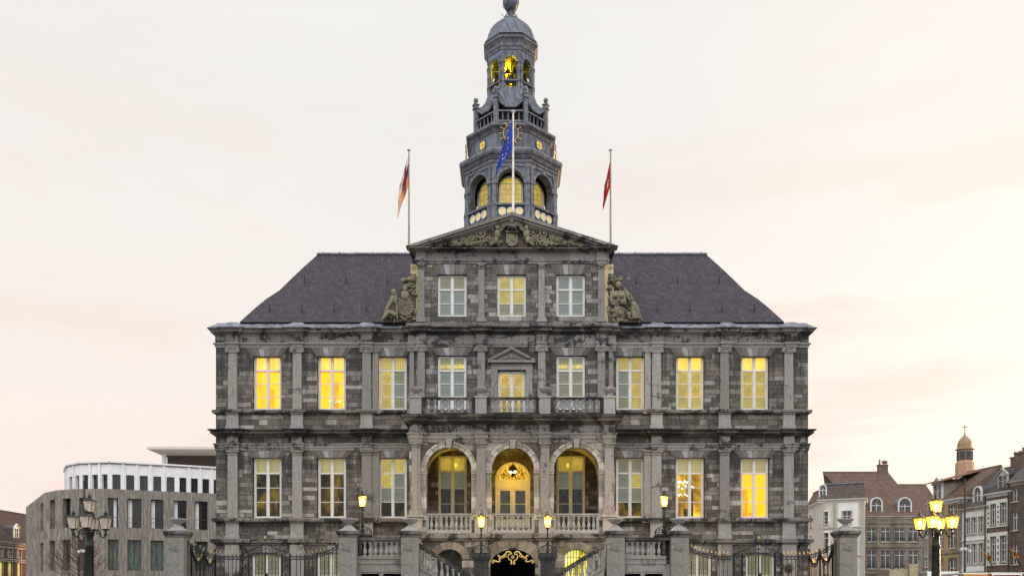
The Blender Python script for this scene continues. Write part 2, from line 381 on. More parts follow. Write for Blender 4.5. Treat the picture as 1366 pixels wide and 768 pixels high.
def seams(name, col, step_=.26, patina=.3):
    m, g, b = new_mat(name); t = g.n('ShaderNodeTexCoord', out=3); x, y, z = g.xyz(t)
    f = g.m('FRACT', g.m('MULTIPLY', g.m('ADD', x, g.m('MULTIPLY', y, .9)), 1/step_))
    ln = g.m('GREATER_THAN', g.m('ABSOLUTE', g.m('SUBTRACT', f, .5)), .44)
    n1 = g.noise(g.comb(g.m('MULTIPLY', g.m('ADD', x, y), 3), 0, g.m('MULTIPLY', z, .6)), 1.5, 6, .7); n2 = g.noise(t, 18, 3, .6)
    c = g.mix(g.step(n1, .40, .60), tuple(k*.38 for k in col), tuple(k*1.5 for k in col)); c = g.mix(g.m('MULTIPLY', ln, .75), c, tuple(k*.3 for k in col))
    c = g.mix(g.m('MULTIPLY', g.step(n2, .5, .75), patina), c, lin(140, 142, 146))
    setb(g, b, c, .5, g.m('ADD', ln, g.m('MULTIPLY', n2, .3)), .3, .02); return m
M['tower'] = seams('lead_cladding', lin(84, 91, 106), .3)
M['tower_trim'] = plain('painted_tower_moulding', lin(104, 107, 114), .6, 4, .55)
M['tower_dark'] = plain('tower_inner_wood', lin(52, 48, 46), .7, 5, .3)
M['white'] = plain('white_window_paint', lin(206, 205, 200), .45, 3, .07, bstr=.05)
M['cream'] = plain('cream_window_paint', lin(206, 200, 176), .45, 3, .07, bstr=.05)
M['cream_wall'] = plain('yellow_plaster', lin(200, 188, 140), .7, 2, .15)
M['iron'] = plain('black_iron', (.012, .012, .013), .45, 9, .3, metal=.3)
M['post'] = plain('dark_green_cast_iron', lin(34, 38, 32), .4, 9, .35, metal=.2)
M['gold'] = plain('gilding', (.6, .42, .13), .32, 9, .2, metal=.75)
M['goldpaint'] = plain('gold_paint', (.62, .47, .17), .5, 9, .2, metal=.2)
M['copper'] = plain('lantern_copper', lin(76, 68, 52), .4, 9, .3, metal=.5)
M['bell'] = plain('bronze_bell', lin(46, 44, 40), .4, 6, .3, metal=.6)
M['black'] = plain('dark_interior', (.004, .004, .004), .9)  # near-black colour in place of unlit depth behind openings
M['clear'] = glass_clear()
YEL = (1.0, .66, .035)
BL_UP = [.27, .27, 0, 0, .27, .27]
M['room_bright'] = room_mat('bright_room', [(.36, (.95, .46, .006)), (.5, (1.0, .57, .012)), (.66, (1.05, .64, .03))], .45)
M['room_deep'] = room_mat('dimmer_room_glow', [(.4, (.55, .27, .004)), (.6, (.8, .42, .008))], 1.0)  # dimmer glow: shading of side walls and fittings put into the colour
M['room_dark'] = room_mat('dark_furniture', [(.4, (.012, .008, .002)), (.6, (.06, .035, .004))], 1.0)
M['room_amber'] = room_mat('amber_room', [(.42, (.010, .007, .002)), (.5, (.05, .03, .003)), (.58, (.17, .105, .004))], .55, 1.0)
M['room_gold'] = room_mat('golden_room', [(.3, (.05, .03, .002)), (.5, (.40, .24, .008)), (.65, (1.0, .62, .03))], .7)
M['room_dim'] = room_mat('dim_room', [(.3, (.006, .007, .006)), (.55, (.02, .022, .016)), (.75, (.06, .058, .03))], 2.5, .8)
M['lead_yellow'] = leaded('leaded_glass_lit', (.10, .09, .05), (1.0, .68, .06), 4, 5, True)
M['lead_grid'] = leaded('leaded_glass_grid_lit', (.10, .10, .06), (.92, .66, .08), 5, 6, False, .85)
M['lead_strip'] = leaded('leaded_glass_tube_glow', (.14, .15, .10), (.30, .26, .06), 5, 5, False, 1.0, (.06, .06, .05), True)  # band of tube light painted into the pane
M['lead_olive'] = leaded('leaded_glass_olive', (.16, .17, .13), (.22, .20, .06), 5, 6, True, .7, (.06, .06, .05))
M['lead_green'] = leaded('leaded_glass_green', (.17, .20, .18), (.07, .085, .06), 5, 6, True, .9, (.09, .10, .09))
M['blind'] = plain('pale_blind', lin(196, 188, 140), .8, 2, .1)
M['glass_grey'] = leaded('grey_green_glass', (.15, .18, .17), (.06, .075, .06), 1, 1, False, .8)
M['lamp_on'] = emis('lamp_light', (1.0, .72, .30), 22)
M['lamp_glass_on'] = None
def lampglass(name, col, es, tr, frost=None):
    m, g, b = new_mat(name); nt = g.nt
    t_ = nt.nodes.new('ShaderNodeBsdfTransparent'); t_.inputs[0].default_value = (*tr, 1)
    e = nt.nodes.new('ShaderNodeEmission'); e.inputs[0].default_value = (*col, 1); e.inputs[1].default_value = es
    gl = nt.nodes.new('ShaderNodeBsdfGlossy'); gl.inputs['Roughness'].default_value = .1
    ad = nt.nodes.new('ShaderNodeAddShader'); mx = nt.nodes.new('ShaderNodeMixShader'); mx.inputs[0].default_value = .12
    nt.links.new(t_.outputs[0], mx.inputs[1]); nt.links.new(gl.outputs[0], mx.inputs[2])
    fin = mx.outputs[0]
    if frost:
        df = nt.nodes.new('ShaderNodeBsdfDiffuse'); df.inputs[0].default_value = (*frost, 1); tl = nt.nodes.new('ShaderNodeBsdfTranslucent'); tl.inputs[0].default_value = (*frost, 1)
        a1 = nt.nodes.new('ShaderNodeMixShader'); a1.inputs[0].default_value = .5; nt.links.new(df.outputs[0], a1.inputs[1]); nt.links.new(tl.outputs[0], a1.inputs[2])
        nz = g.noise(g.n('ShaderNodeTexCoord', out=3), 5, 3); m2 = nt.nodes.new('ShaderNodeMixShader'); nt.links.new(g.m('ADD', .45, g.m('MULTIPLY', g.step(nz, .3, .7), .4)), m2.inputs[0]); nt.links.new(mx.outputs[0], m2.inputs[1]); nt.links.new(a1.outputs[0], m2.inputs[2]); fin = m2.outputs[0]
    nt.links.new(fin, ad.inputs[0]); nt.links.new(e.outputs[0], ad.inputs[1]); nt.links.new(ad.outputs[0], nt.nodes['Material Output'].inputs[0]); return m
M['lamp_glass_on'] = lampglass('lit_lantern_glass', (1, .50, .045), 1.15, (.95, .85, .5))
M['lamp_glass_off'] = lampglass('pale_lantern_glass', (1, .85, .65), .0, (.97, .93, .86), (.95, .84, .72))

# ------------------------------------------------------------------ ground
def ground():
    m, g, b = new_mat('square_paving'); t = g.n('ShaderNodeTexCoord', out=3)
    br = g.n('ShaderNodeTexBrick', {'Vector': t, 'Scale': 1.0, 'Color1': (.11, .10, .095), 'Color2': (.17, .16, .15), 'Mortar': (.05, .05, .05), 'Mortar Size': .012, 'Brick Width': .4, 'Row Height': .2})
    n = g.noise(t, .6, 5)
    setb(g, b, g.mix(g.m('MULTIPLY', n, .4), br, (.08, .075, .07)), .7, n, .2)
    a = MB(); a.face([(-900, -300, 0), (900, -300, 0), (900, 1500, 0), (-900, 1500, 0)])
    a.build('ground', m)['kind'] = 'structure'
ground()

# ================================================================== TOWN HALL
TH = thing('town_hall', 'large grey stone town hall with lit yellow windows, slate roof and octagonal lead bell tower', 'town hall')
XW = PX(288)*-1             # half width of the wings 15.06
DC = 44.65; YC = -.35       # upper centre block
XC = 138*DC/F_PX
DP = 41.8; YP = -3.2        # porch front
XPc = 137*DP/F_PX
BACK = 27.0
def zf(py, proj=0): return PZ(py, CAM_D-proj)
def zc(py, proj=0): return PZ(py, DC-proj)
def zp(py, proj=0): return PZ(py, DP-proj)

WING_WIN_X = [356, 442, 523.5]; WING_WIN_XR = [841, 921, 1007.5]
win_specs = []   # filled below
def pane_key(ch): return {'Y': 'clear', 'L': 'lead_yellow', 'K': 'lead_grid', 'O': 'lead_olive', 'G': 'lead_green', 'C': 'clear', 'S': 'glass_grey', 'T': 'lead_strip'}[ch]
def make_window(parent, xc, z0, z1, w, yf, rows, spec, room='room_bright', frame='white', sash=.085, depth=1.5, blind=0, bmat='blind_lit', room_parts=True):
    """rows: heights (fractions from the top) of horizontal bars; first is the transom. spec: two letters per row, top to bottom.
    yf = plane of the frame's front."""
    fr = MB(); x0, x1 = xc-w/2, xc+w/2; H = z1-z0
    fr.box(x0, x0+sash, yf, yf+.1, z0, z1); fr.box(x1-sash, x1, yf, yf+.1, z0, z1)
    fr.box(x0+sash, x1-sash, yf, yf+.1, z1-sash, z1); fr.box(x0+sash, x1-sash, yf, yf+.1, z0, z0+sash)
    fr.box(xc-sash*.62, xc+sash*.62, yf-.012, yf+.09, z0+sash, z1-sash)
    zt = z1-rows[0]*H
    fr.box(x0+sash, xc-sash*.62, yf-.02, yf+.09, zt-sash*.5, zt+sash*.5); fr.box(xc+sash*.62, x1-sash, yf-.02, yf+.09, zt-sash*.5, zt+sash*.5)
    for r in rows[1:]:
        z = z1-r*H
        for a, b in ((x0+sash, xc-sash*.62), (xc+sash*.62, x1-sash)): fr.box(a, b, yf+.01, yf+.06, z-.017, z+.017)
    # thin inner sash lips
    edges = [z1-sash]+[z1-r*H for r in rows]+[z0+sash]
    for a, b in ((x0+sash, xc-sash*.62), (xc+sash*.62, x1-sash)):
        for q in (a, b-.03): fr.box(q, q+.03, yf+.02, yf+.07, z0+sash, z1-sash)
    o = fr.build('window', M[frame], parent)
    pn = MB(); mats = []
    for i in range(len(edges)-1):
        for j, (a, b) in enumerate(((x0+sash, xc-sash*.5), (xc+sash*.5, x1-sash))):
            k = pane_key(spec[i][j])
            if k not in mats: mats.append(k)
            pn.cur = mats.index(k)
            zt_, zb_ = edges[i], edges[i+1]; tilt = random.uniform(-.004, .004)
            pn.face([(a, yf+.045+tilt, zb_), (b, yf+.045-tilt, zb_), (b, yf+.045, zt_), (a, yf+.045, zt_)], [(0, 0), (1, 0), (1, 1), (0, 1)])
    pn.build('pane', [M[k] for k in mats], o)
    if room_parts:
        rm = MB(); yb = yf+depth; e = .5
        rm.face([(x0-e, yb, z0-e*.2), (x1+e, yb, z0-e*.2), (x1+e, yb, z1+e), (x0-e, yb, z1+e)]); rm.cur = 1 if room == 'room_bright' else 0
        rm.face([(x0-e, yf+.13, z0-.1), (x0-e, yb, z0-.1), (x0-e, yb, z1+e), (x0-e, yf+.13, z1+e)])
        rm.face([(x1+e, yb, z0-.1), (x1+e, yf+.13, z0-.1), (x1+e, yf+.13, z1+e), (x1+e, yb, z1+e)])
        rm.face([(x0-e, yf+.13, z1+e), (x0-e, yb, z1+e), (x1+e, yb, z1+e), (x1+e, yf+.13, z1+e)])
        rm.face([(x0-e, yb, z0-.1), (x0-e, yf+.13, z0-.1), (x1+e, yf+.13, z0-.1), (x1+e, yb, z0-.1)])
        rnd = random.Random(int(xc*91+z0*37)); second = {'room_bright': 'room_deep', 'room_gold': 'room_dark', 'room_amber': 'room_deep'}.get(room, 'room_dark')
        rm.cur = 1; H_ = z1-z0; xd_ = x0+rnd.uniform(.1, .9)*w; wd = rnd.uniform(.22, .42)
        if room != 'room_amber':
            rm.prism(arch_pts(xd_, wd*.5, z0-.1, z0+H_*rnd.uniform(.45, .62), 8), yb-.04, yb-.01); rm.box(x0-e, x1+e, yb-.1, yb-.02, z1-H_*.18, z1-H_*.15)
            xk_ = x0+rnd.uniform(.2, .8)*w; rm.box(xk_-.04, xk_+.3, yb-.5, yb-.3, z0-.1, z0+H_*rnd.uniform(.10, .22))
        else:
            rm.box(x0+rnd.uniform(.3, .8)*w, x0+w*.95, yb-.3, yb-.28, z0-.1, z0+H_*rnd.uniform(.05, .12))
        rm.cur = 0
        rm.build('room_interior', [M[room], M[second]], o)
    if blind:
        bl = MB(); zb_ = z1-blind*H
        n = 14; pts = []
        for k in range(n):
            xa = x0+.03+(w-.06)*k/n; xb = x0+.03+(w-.06)*(k+1)/n; ya = yf+.2+.02*math.sin(k*1.7); yb2 = yf+.2+.02*math.sin((k+1)*1.7)
            bl.face([(xa, ya, zb_), (xb, yb2, zb_), (xb, yb2, z1), (xa, ya, z1)])
        bl.build('blind', M[bmat], o)
    return o
def blindmat():
    m, g, b = new_mat('lamp_lit_blind'); setb(g, b, (.5, .48, .34), .8, emis=(.55, .45, .12), estr=.35); return m  # lamp light on the blind put in as emission
M['blind_lit'] = blindmat()
M['blind_bright'] = room_mat('glowing_yellow_blind', [(.3, (.85, .50, .05)), (.7, (1.0, .66, .14))], 2)  # room light through the blind put in as its own emission

def flat_arch(xc, w, z0, h, yw, n=7, spread=.34):
    """voussoirs of a flat arch over an opening"""
    a = MB()
    for i in range(n):
        b0 = -w/2+w*i/n; b1 = -w/2+w*(i+1)/n; t0 = b0*(1+2*spread/w); t1 = b1*(1+2*spread/w); gp = .006
        a.prism([(xc+b0+gp, z0), (xc+b1-gp, z0), (xc+t1-gp, z0+h), (xc+t0+gp, z0+h)], yw-.018 if i != n//2 else yw-.03, yw+.02)
    return a

# --- wings: walls with openings
openW = []
def addw(px, top, bot, w_px): openW.append((PX(px), w_px/26.22, zf(bot), zf(top)))
for px in WING_WIN_X+WING_WIN_XR:
    addw(px, 475, 546.5, 38.5); addw(px, 610, 690.5, 39)
BW = [355, 442, 523.5, 841, 930, 1014]
for px in BW: openW.append((PX(px), 40/26.22, PZ(800), zf(736.5)))
# porch back wall openings
for px, w in ((603.5, 39), (761.5, 39)): openW.append((PX(px), w/26.22, zf(704), zf(607.5)))
holes = [rect(x-w/2, x+w/2, a, b) for x, w, a, b in openW]
zfl = zf(704)
holes.append(arch_pts(PX(684), 24/26.22, zfl, zf(639)))
holes.append(rect(-1.1, 1.1, .01, 3.6))   # basement passage
w = MB(); ztop = zf(433)
w.prism(rect(-XW, XW, 0, ztop), 0, .38, holes)
w.box(-XW, -XW+.38, .381, BACK, 0, ztop); w.box(XW-.38, XW, .381, BACK, 0, ztop); w.box(-XW, XW, BACK+.002, BACK+.4, 0, ztop)
w.build('wall', M['wall'], TH)
fl = MB(); fl.box(-XW+.39, XW-.39, 2.2, 2.25, 0, ztop-.2); fl.build('inner_partition', M['black'], TH)
# relieving plaques between wall courses, upper floors of the centre block
cw = MB()
cwin = [603, 682.5, 761.5]
ch = [rect((px-683)*DC/F_PX-.74, (px-683)*DC/F_PX+.74, zc(546 if px != 682.5 else 552), zc(474 if px != 682.5 else 494)) for px in cwin]
cx_m = (682.5-683)*DC/F_PX
cw.prism(rect(-XC, XC, zf(572), zc(433)), YC, -.004, ch)
cw.build('centre_wall', M['wall'], TH)
XA = 135*DC/F_PX; YA = YC+.06
aw = MB(); ah = [rect((px-683)*DC/F_PX-.75, (px-683)*DC/F_PX+.75, zc(421.5), zc(365)) for px in cwin]
z_led = zc(430); 
aw.prism(rect(-XA+.25, XA-.25, zc(437), zc(350)), YA, YA+.38, ah)
aw.box(-XA+.25, -XA+.6, YA+.381, 4.4, zc(437), zc(335)); aw.box(XA-.6, XA-.25, YA+.381, 4.4, zc(437), zc(335))
aw.build('attic_wall', M['wall'], TH)

# --- pilasters
def volute(a, xc, z, y, r=.085):
    for sgn in (-1, 1):
        a.prism([(xc+sgn*.0+r*math.cos(t), z+r*math.sin(t)) for t in [2*math.pi*k/12 for k in range(12)]], y-.05, y+.02) if False else None
def pilaster(parent, xc, yw, zb, zt, hw, kind='tuscan', proj=.13, mat='shaft', bh=.26):
    """zb..zt incl. base and capital"""
    a = MB(); y0 = yw-proj
    ch_ = .22 if kind == 'tuscan' else .26
    # base: plinth, torus, fillet
    a.box(xc-hw-.1, xc+hw+.1, y0-.10, yw, zb, zb+bh*.4); a.box(xc-hw-.075, xc+hw+.075, y0-.075, yw, zb+bh*.4, zb+bh*.7); a.box(xc-hw-.035, xc+hw+.035, y0-.035, yw, zb+bh*.7, zb+bh)
    # shaft, slightly tapered
    zs0, zs1 = zb+bh, zt-ch_; hw2 = hw*.93
    V = [(xc-hw, y0, zs0), (xc+hw, y0, zs0), (xc+hw, yw, zs0), (xc-hw, yw, zs0), (xc-hw2, y0+.01, zs1), (xc+hw2, y0+.01, zs1), (xc+hw2, yw, zs1), (xc-hw2, yw, zs1)]
    a.poly(V, [(0, 1, 5, 4), (1, 2, 6, 5), (3, 0, 4, 7), (4, 5, 6, 7)])
    if kind == 'tuscan':
        a.box(xc-hw2-.03, xc+hw2+.03, y0-.03, yw, zs1, zs1+.05); a.box(xc-hw2, xc+hw2, y0, yw, zs1+.05, zs1+.11)
        a.box(xc-hw2-.05, xc+hw2+.05, y0-.05, yw, zs1+.11, zs1+.16); a.box(xc-hw2-.085, xc+hw2+.085, y0-.085, yw, zs1+.16, zt)
    elif kind == 'ionic':
        a.box(xc-hw2-.02, xc+hw2+.02, y0-.02, yw, zs1, zs1+.05)
        a.box(xc-hw2-.01, xc+hw2+.01, y0-.03, yw, zs1+.05, zt-.06); a.box(xc-hw2-.12, xc+hw2+.12, y0-.07, yw, zt-.06, zt)
        for sg in (-1, 1):
            cx = xc+sg*(hw2+.04); cz = zt-.15
            a.prism([(cx+.1*math.cos(t), cz+.1*math.sin(t)) for t in [2*math.pi*k/14 for k in range(14)]], y0-.06, yw-.02)
            a.tube([(cx+(.085-.012*k/2)*math.cos(k*.8)*.9, y0-.062, cz+(.085-.012*k/2)*math.sin(k*.8)*.9) for k in range(12)], .014, 5)
    else:   # composite with a small mask and garland
        a.box(xc-hw2-.03, xc+hw2+.03, y0-.03, yw, zs1, zs1+.04); a.box(xc-hw2-.1, xc+hw2+.1, y0-.06, yw, zt-.05, zt)
        a.box(xc-hw2, xc+hw2, y0-.01, yw, zs1+.04, zt-.05)
        for sg in (-1, 1):
            a.ball((xc+sg*.11, y0-.04, zt-.1), .065, 8); a.ball((xc+sg*.06, y0-.03, zs1+.09), .05, 8)
        a.ball((xc, y0-.05, zt-.13), .07, 8)
    return a.build('pilaster', M[mat], parent, bevel=.006)
def pedestal(parent, xc, yw, zb, zt, hw, proj=.17, mat='pilb'):
    a = MB(); a.box(xc-hw, xc+hw, yw-proj, yw, zb+.14, zt); a.box(xc-hw-.04, xc+hw+.04, yw-proj-.04, yw, zb, zb+.14)
    return a.build('pedestal', M[mat], parent, bevel=.006)

WP = [311, 397, 489.5, 875.5, 966, 1051.5]
for px in WP:
    xc = PX(px); pr = .13
    pilaster(TH, xc, 0, zf(552, pr), zf(463.5, pr), .235, 'ionic'); pilaster(TH, xc, 0, zf(697, pr), zf(600.5, pr), .26, 'tuscan')
    pedestal(TH, xc, 0, zf(571, .2), zf(552, .17), .30); pedestal(TH, xc, 0, zf(718, .2), zf(697, .2), .33)
    b = MB(); b.box(xc-.36, xc+.36, -.20, 0, .0, zf(726, .2)); b.build('pedestal', M['shaft'], TH)
# half pilasters set behind the ones next to the centre
for px in (501, 864):
    xc = PX(px); pilaster(TH, xc, 0, zf(552), zf(463.5), .16, 'ionic', .06); pilaster(TH, xc, 0, zf(697), zf(600.5), .2, 'tuscan', .06)

def jog_path(x0, x1, y, cents, hw, out, returns=True, back=BACK):
    p = []
    if returns: p.append((x0, back))
    p.append((x0, y))
    for c in sorted(cents):
        p += [(c-hw, y), (c-hw, y-out), (c+hw, y-out), (c+hw, y)]
    p.append((x1, y))
    if returns: p.append((x1, back))
    return p
wp = [PX(p) for p in WP]
def wingcourse(name, prof, hw, out, mat, gapx, yb=0, back=BACK):
    """a course on both wings, broken at the centre at +-gapx"""
    a = MB()
    L = [(-XW, back), (-XW, yb)]; 
    for c in wp[:3]: L += [(c-hw, yb), (c-hw, yb-out), (c+hw, yb-out), (c+hw, yb)]
    L.append((-gapx, yb)); a.sweep(L, prof)
    Rr = [(-x, y) for x, y in L][::-1]; a.sweep(Rr, prof)
    return a.build(name, mat, TH, bevel=0)
def P2(l): return l
# top entablature on the wings
pj = .24
wingcourse('cornice', [(-.3, zf(446.5)), (.05, zf(446.5)), (.05, zf(445.4)), (.11, zf(445.4)), (.11, zf(444.2)), (.22, zf(444.2)), (.22, zf(441.6)), (.27, zf(441.2)), (.34, zf(439.6)), (.34, zf(437.6, .3)), (-.3, zf(437.6, .3))], .33, .14, M['trim2'], XC-.01)
wingcourse('frieze', [(-.05, zf(458)), (.03, zf(458)), (.03, zf(446.5)-.002), (-.05, zf(446.5)-.002)], .26, .14, M['trim'], XC-.01)
wingcourse('architrave', [(-.05, zf(463.5)), (.03, zf(463.5)), (.03, zf(461)), (.06, zf(461)), (.06, zf(459.4)), (.12, zf(459.4)), (.12, zf(457.8)), (-.05, zf(457.8))], .26, .14, M['pilb'], XC-.01)
# lead gutter
wingcourse('gutter', [(-.25, zf(437.5, .3)), (.36, zf(437.5, .3)), (.36, zf(436.6, .3)), (.30, zf(436.2, .3)), (-.12, zf(429.6)), (-.28, zf(429.0))], .33, .14, M['lead'], XC-.01)
# sill course upper, string entablature, sill course lower, plinth band
wingcourse('sill_course', [(-.05, zf(552.4)), (.05, zf(550.8)), (.15, zf(550.8)), (.17, zf(548.5)), (.17, zf(547.4)), (.1, zf(546.6)), (-.05, zf(546.6))], .36, .15, M['trim'], XC-.01)
wingcourse('string_cornice', [(-.05, zf(582)), (.05, zf(582)), (.05, zf(580.4)), (.12, zf(580.4)), (.12, zf(578.6)), (.22, zf(578.6)), (.22, zf(575.8)), (.30, zf(575)), (.33, zf(573, .25)), (.33, zf(572, .25)), (-.05, zf(571.4))], .34, .15, M['rail'], XPc)
wingcourse('lower_architrave', [(-.05, zf(600.5)), (.04, zf(600.5)), (.04, zf(597)), (.07, zf(597)), (.07, zf(593.5)), (.11, zf(593)), (.11, zf(591.4)), (-.05, zf(591.4))], .29, .15, M['trim2'], XPc)
wingcourse('lower_sill_course', [(-.05, zf(697.6)), (.06, zf(695.4)), (.17, zf(695.4)), (.19, zf(693)), (.19, zf(691.6)), (.12, zf(690.6)), (-.05, zf(690.6))], .39, .16, M['trim'], XPc)
wingcourse('base_course', [(-.05, zf(726.5)), (.08, zf(726.5)), (.08, zf(723.6)), (.2, zf(723.6)), (.22, zf(720)), (.22, zf(718.8)), (-.05, zf(718))], .39, .1, M['trim'], XPc)
# frieze strips behind capitals of the lower order (projecting blocks)
for px in WP:
    a = MB(); xc = PX(px); a.box(xc-.27, xc+.27, -.16, 0, zf(591.4)+.003, zf(582)-.003); a.build('frieze_block', M['trim2'], TH)

# --- wing windows
specs_up = [('YY', 'YY', 'YY', 'YY'), ('YY', 'YY', 'YY', 'YY'), ('KK', 'LO', 'LG', 'LO'), ('KK', 'GK', 'GL', 'OK'), ('YY', 'LL', 'LL', 'KK'), ('YY', 'LL', 'LL', 'KK')]
specs_lo = [('YY', 'CC', 'CC', 'CC'), ('YY', 'CC', 'CC', 'CC'), ('KK', 'LG', 'GG', 'CC'), ('OO', 'GK', 'GO', 'CC'), ('YY', 'CC', 'CC', 'CC'), ('YY', 'YC', 'YC', 'YC')]
rooms_lo = ['room_amber', 'room_amber', 'room_dim', 'room_amber', 'room_gold', 'room_bright']
blinds = [.27, .27, 0, 0, .27, .27]
for i, px in enumerate(WING_WIN_X+WING_WIN_XR):
    xc = PX(px)
    make_window(TH, xc, zf(546.5, -.2), zf(475, -.2), 36.5/26.1, .21, [.27, .52, .76], specs_up[i], blind=BL_UP[i], bmat='blind_bright')
    flat_arch(xc, 39/26.22, zf(475), zf(463.6)-zf(475), 0).build('lintel', M['voussoir'], TH)
    make_window(TH, xc, zf(690.5, -.2), zf(610, -.2), 37/26.1, .21, [.26, .50, .735], specs_lo[i], rooms_lo[i], blind=blinds[i])
    flat_arch(xc, 40/26.22, zf(610), zf(600.6)-zf(610), 0).build('lintel', M['voussoir'], TH)
for i, px in enumerate(BW):
    xc = PX(px); make_window(TH, xc, PZ(800), zf(736.5, -.15), 38/26.1, .15, [.5, .75], ('OO', 'OO', 'CC'), 'room_dim')
    flat_arch(xc, 41/26.22, zf(736.5), zf(726.8)-zf(736.5), 0, 5, .4).build('lintel', M['voussoir'], TH)

# --- main roof, bell-cast hipped
def roof_ring(a, prof, x, y0, y1, steps=True):
    for i in range(len(prof)-1):
        (r0, z0), (r1, z1) = prof[i], prof[i+1]
        def ring(r, z): return [(-x+r, y0+r, z), (x-r, y0+r, z), (x-r, y1-r, z), (-x+r, y1-r, z)]
        A, B = ring(r0, z0), ring(r1, z1)
        for k in range(4): a.face([A[k], A[(k+1) % 4], B[(k+1) % 4], B[k]])
rp = [(-.05, zf(430)), (.556, 16.72), (1.01, 17.35), (1.568, 18.0), (2.1, 18.85), (2.556, 19.55), (3.21, 20.52)]
a = MB(); roof_ring(a, rp, 13.8, 0, BACK-1)
r_, z_ = rp[-1]; a.face([(-13.8+r_, r_, z_), (13.8-r_, r_, z_), (13.8-r_, BACK-1-r_, z_), (-13.8+r_, BACK-1-r_, z_)])
a.face([(-XW, .1, zf(430)), (XW, .1, zf(430)), (XW, BACK, zf(430)), (-XW, BACK, zf(430))])
roof = a.build('roof', M['slate'], TH)
a = MB(); a.tube([(-13.8+r_, r_, z_+.03), (13.8-r_, r_, z_+.03)], .07, 6); a.tube([(-13.8+r_, r_, z_+.03), (-13.8+r_, BACK-1-r_, z_+.03)], .07, 6); a.tube([(13.8-r_, r_, z_+.03), (13.8-r_, BACK-1-r_, z_+.03)], .07, 6)
for k in range(24):
    x = -10.3+20.6*k/23
    if abs(x) > 4.8: a.box(x-.02, x+.02, r_-.03, r_+.03, z_+.06, z_+.14)
a.build('ridge_capping', M['lead'], roof)
a = MB()
for zz, n in ((zf(410), 15), (zf(358), 10)):
    for i in range(len(rp)-1):
        if rp[i][1] <= zz+.8*(zz-15)*0 and rp[i+1][1] >= zz: rr = rp[i][0]+(rp[i+1][0]-rp[i][0])*(zz-rp[i][1])/(rp[i+1][1]-rp[i][1])
    half = 13.8-rr-.9; st = 2*half/n
    for k in range(n+1):
        x = -half+st*k
        if abs(x) > 5.6:
            a.box(x-.012, x+.012, rr-.09, rr-.02, zz-.02, zz+.3); a.box(x-.012, x+.012, rr-.14, rr-.02, zz-.05, zz)
a.build('snow_hooks', M['iron'], roof)

# --- centre block: upper floor
CP = [562, 642, 722.5, 802]
def cxm(px, d=DC): return (px-683)*d/F_PX
cents = [cxm(p) for p in CP]
for xc in cents:
    pilaster(TH, xc, YC, zc(552), zc(463), .2, 'ionic'); 
for px in (549.5, 815):
    pilaster(TH, cxm(px), YC, zc(552), zc(463), .12, 'ionic', .06)
for xc, px in zip(cents, CP):
    pilaster(TH, xc, YA, zc(430), zc(351.5), .165, 'composite', .1)
def ccourse(name, prof, hw, out, mat, x, y, cs, back=.3):
    a = MB(); p = [(-x, back), (-x, y)]
    for c in cs: p += [(c-hw, y), (c-hw, y-out), (c+hw, y-out), (c+hw, y)]
    p += [(x, y), (x, back)]; a.sweep(p, prof); return a.build(name, mat, TH)
ccourse('centre_cornice', [(-.2, zc(447)), (.04, zc(447)), (.04, zc(445)), (.12, zc(445)), (.12, zc(443.4)), (.22, zc(443.4)), (.22, zc(440)), (.30, zc(439)), (.32, zc(436, .2)), (-.2, zc(435.4))], .3, .14, M['rail'], XC, YC, cents)
ccourse('centre_ledge', [(-.3, zc(435.5)), (.12, zc(435.5, .1)), (.14, zc(431, .1)), (-.3, zc(430))], .3, .08, M['trim2'], XC+.0, YC, cents)
ccourse('centre_frieze', [(-.05, zc(456)), (.03, zc(456)), (.03, zc(447)-.002), (-.05, zc(447)-.002)], .22, .14, M['trim2'], XC, YC, cents)
ccourse('centre_architrave', [(-.05, zc(463)), (.04, zc(463)), (.04, zc(460)), (.07, zc(459.5)), (.07, zc(456)), (-.05, zc(456))], .22, .14, M['trim2'], XC, YC, cents)
XA2 = XA-.25
ccourse('attic_architrave', [(-.05, zc(351.5)), (.05, zc(351.5)), (.05, zc(348.8)), (.09, zc(348.4)), (.09, zc(345.6)), (-.05, zc(345.6))], .2, .12, M['trim2'], XA2, YA, cents[:1]+cents[3:])
ccourse('attic_frieze', [(-.37, zc(345.6)+.002), (.03, zc(345.6)+.002), (.03, zc(337)), (-.37, zc(337))], .2, .12, M['trim2'], XA2, YA, cents[:1]+cents[3:])
ccourse('attic_cornice', [(-.37, zc(337)), (.04, zc(337)), (.1, zc(336.6)), (.1, zc(335.4)), (.24, zc(335.2)), (.26, zc(333.2)), (.34, zc(333.2)), (.34, zc(331, .3)), (-.37, zc(330.2))], .2, .12, M['trim'], XA2, YA, cents[:1]+cents[3:])
# pediment
zb_ = zc(331); za = zc(282.6, .3); xh = 141*DC/F_PX
def chevron(x, zb, zt, th, y0, y1, a):
    k = (zt-zb)/x; L = math.sqrt(1+k*k)*th
    a.prism([(-x, zb), (0, zt), (x, zb), (x-th/k*1.0, zb), (0, zt-L), (-x+th/k*1.0, zb)], y0, y1)
a = MB()
chevron(xh, zb_+.01, za, .16, YA-.36, YA+.3, a); chevron(xh-.40, zb_+.012, za-.165, .13, YA-.27, YA+.3, a); chevron(xh-.72, zb_+.014, za-.30, .09, YA-.18, YA+.3, a); chevron(xh-.92, zb_+.016, za-.39, .07, YA-.1, YA+.3, a)
ped = a.build('pediment_cornice', M['trim2'], TH)
a = MB(); a.prism([(-xh+.5, zb_+.005), (xh-.5, zb_+.005), (0, za-.2)], YA+.0, YA+.35); a.build('tympanum', M['sculpt_ground'], ped)
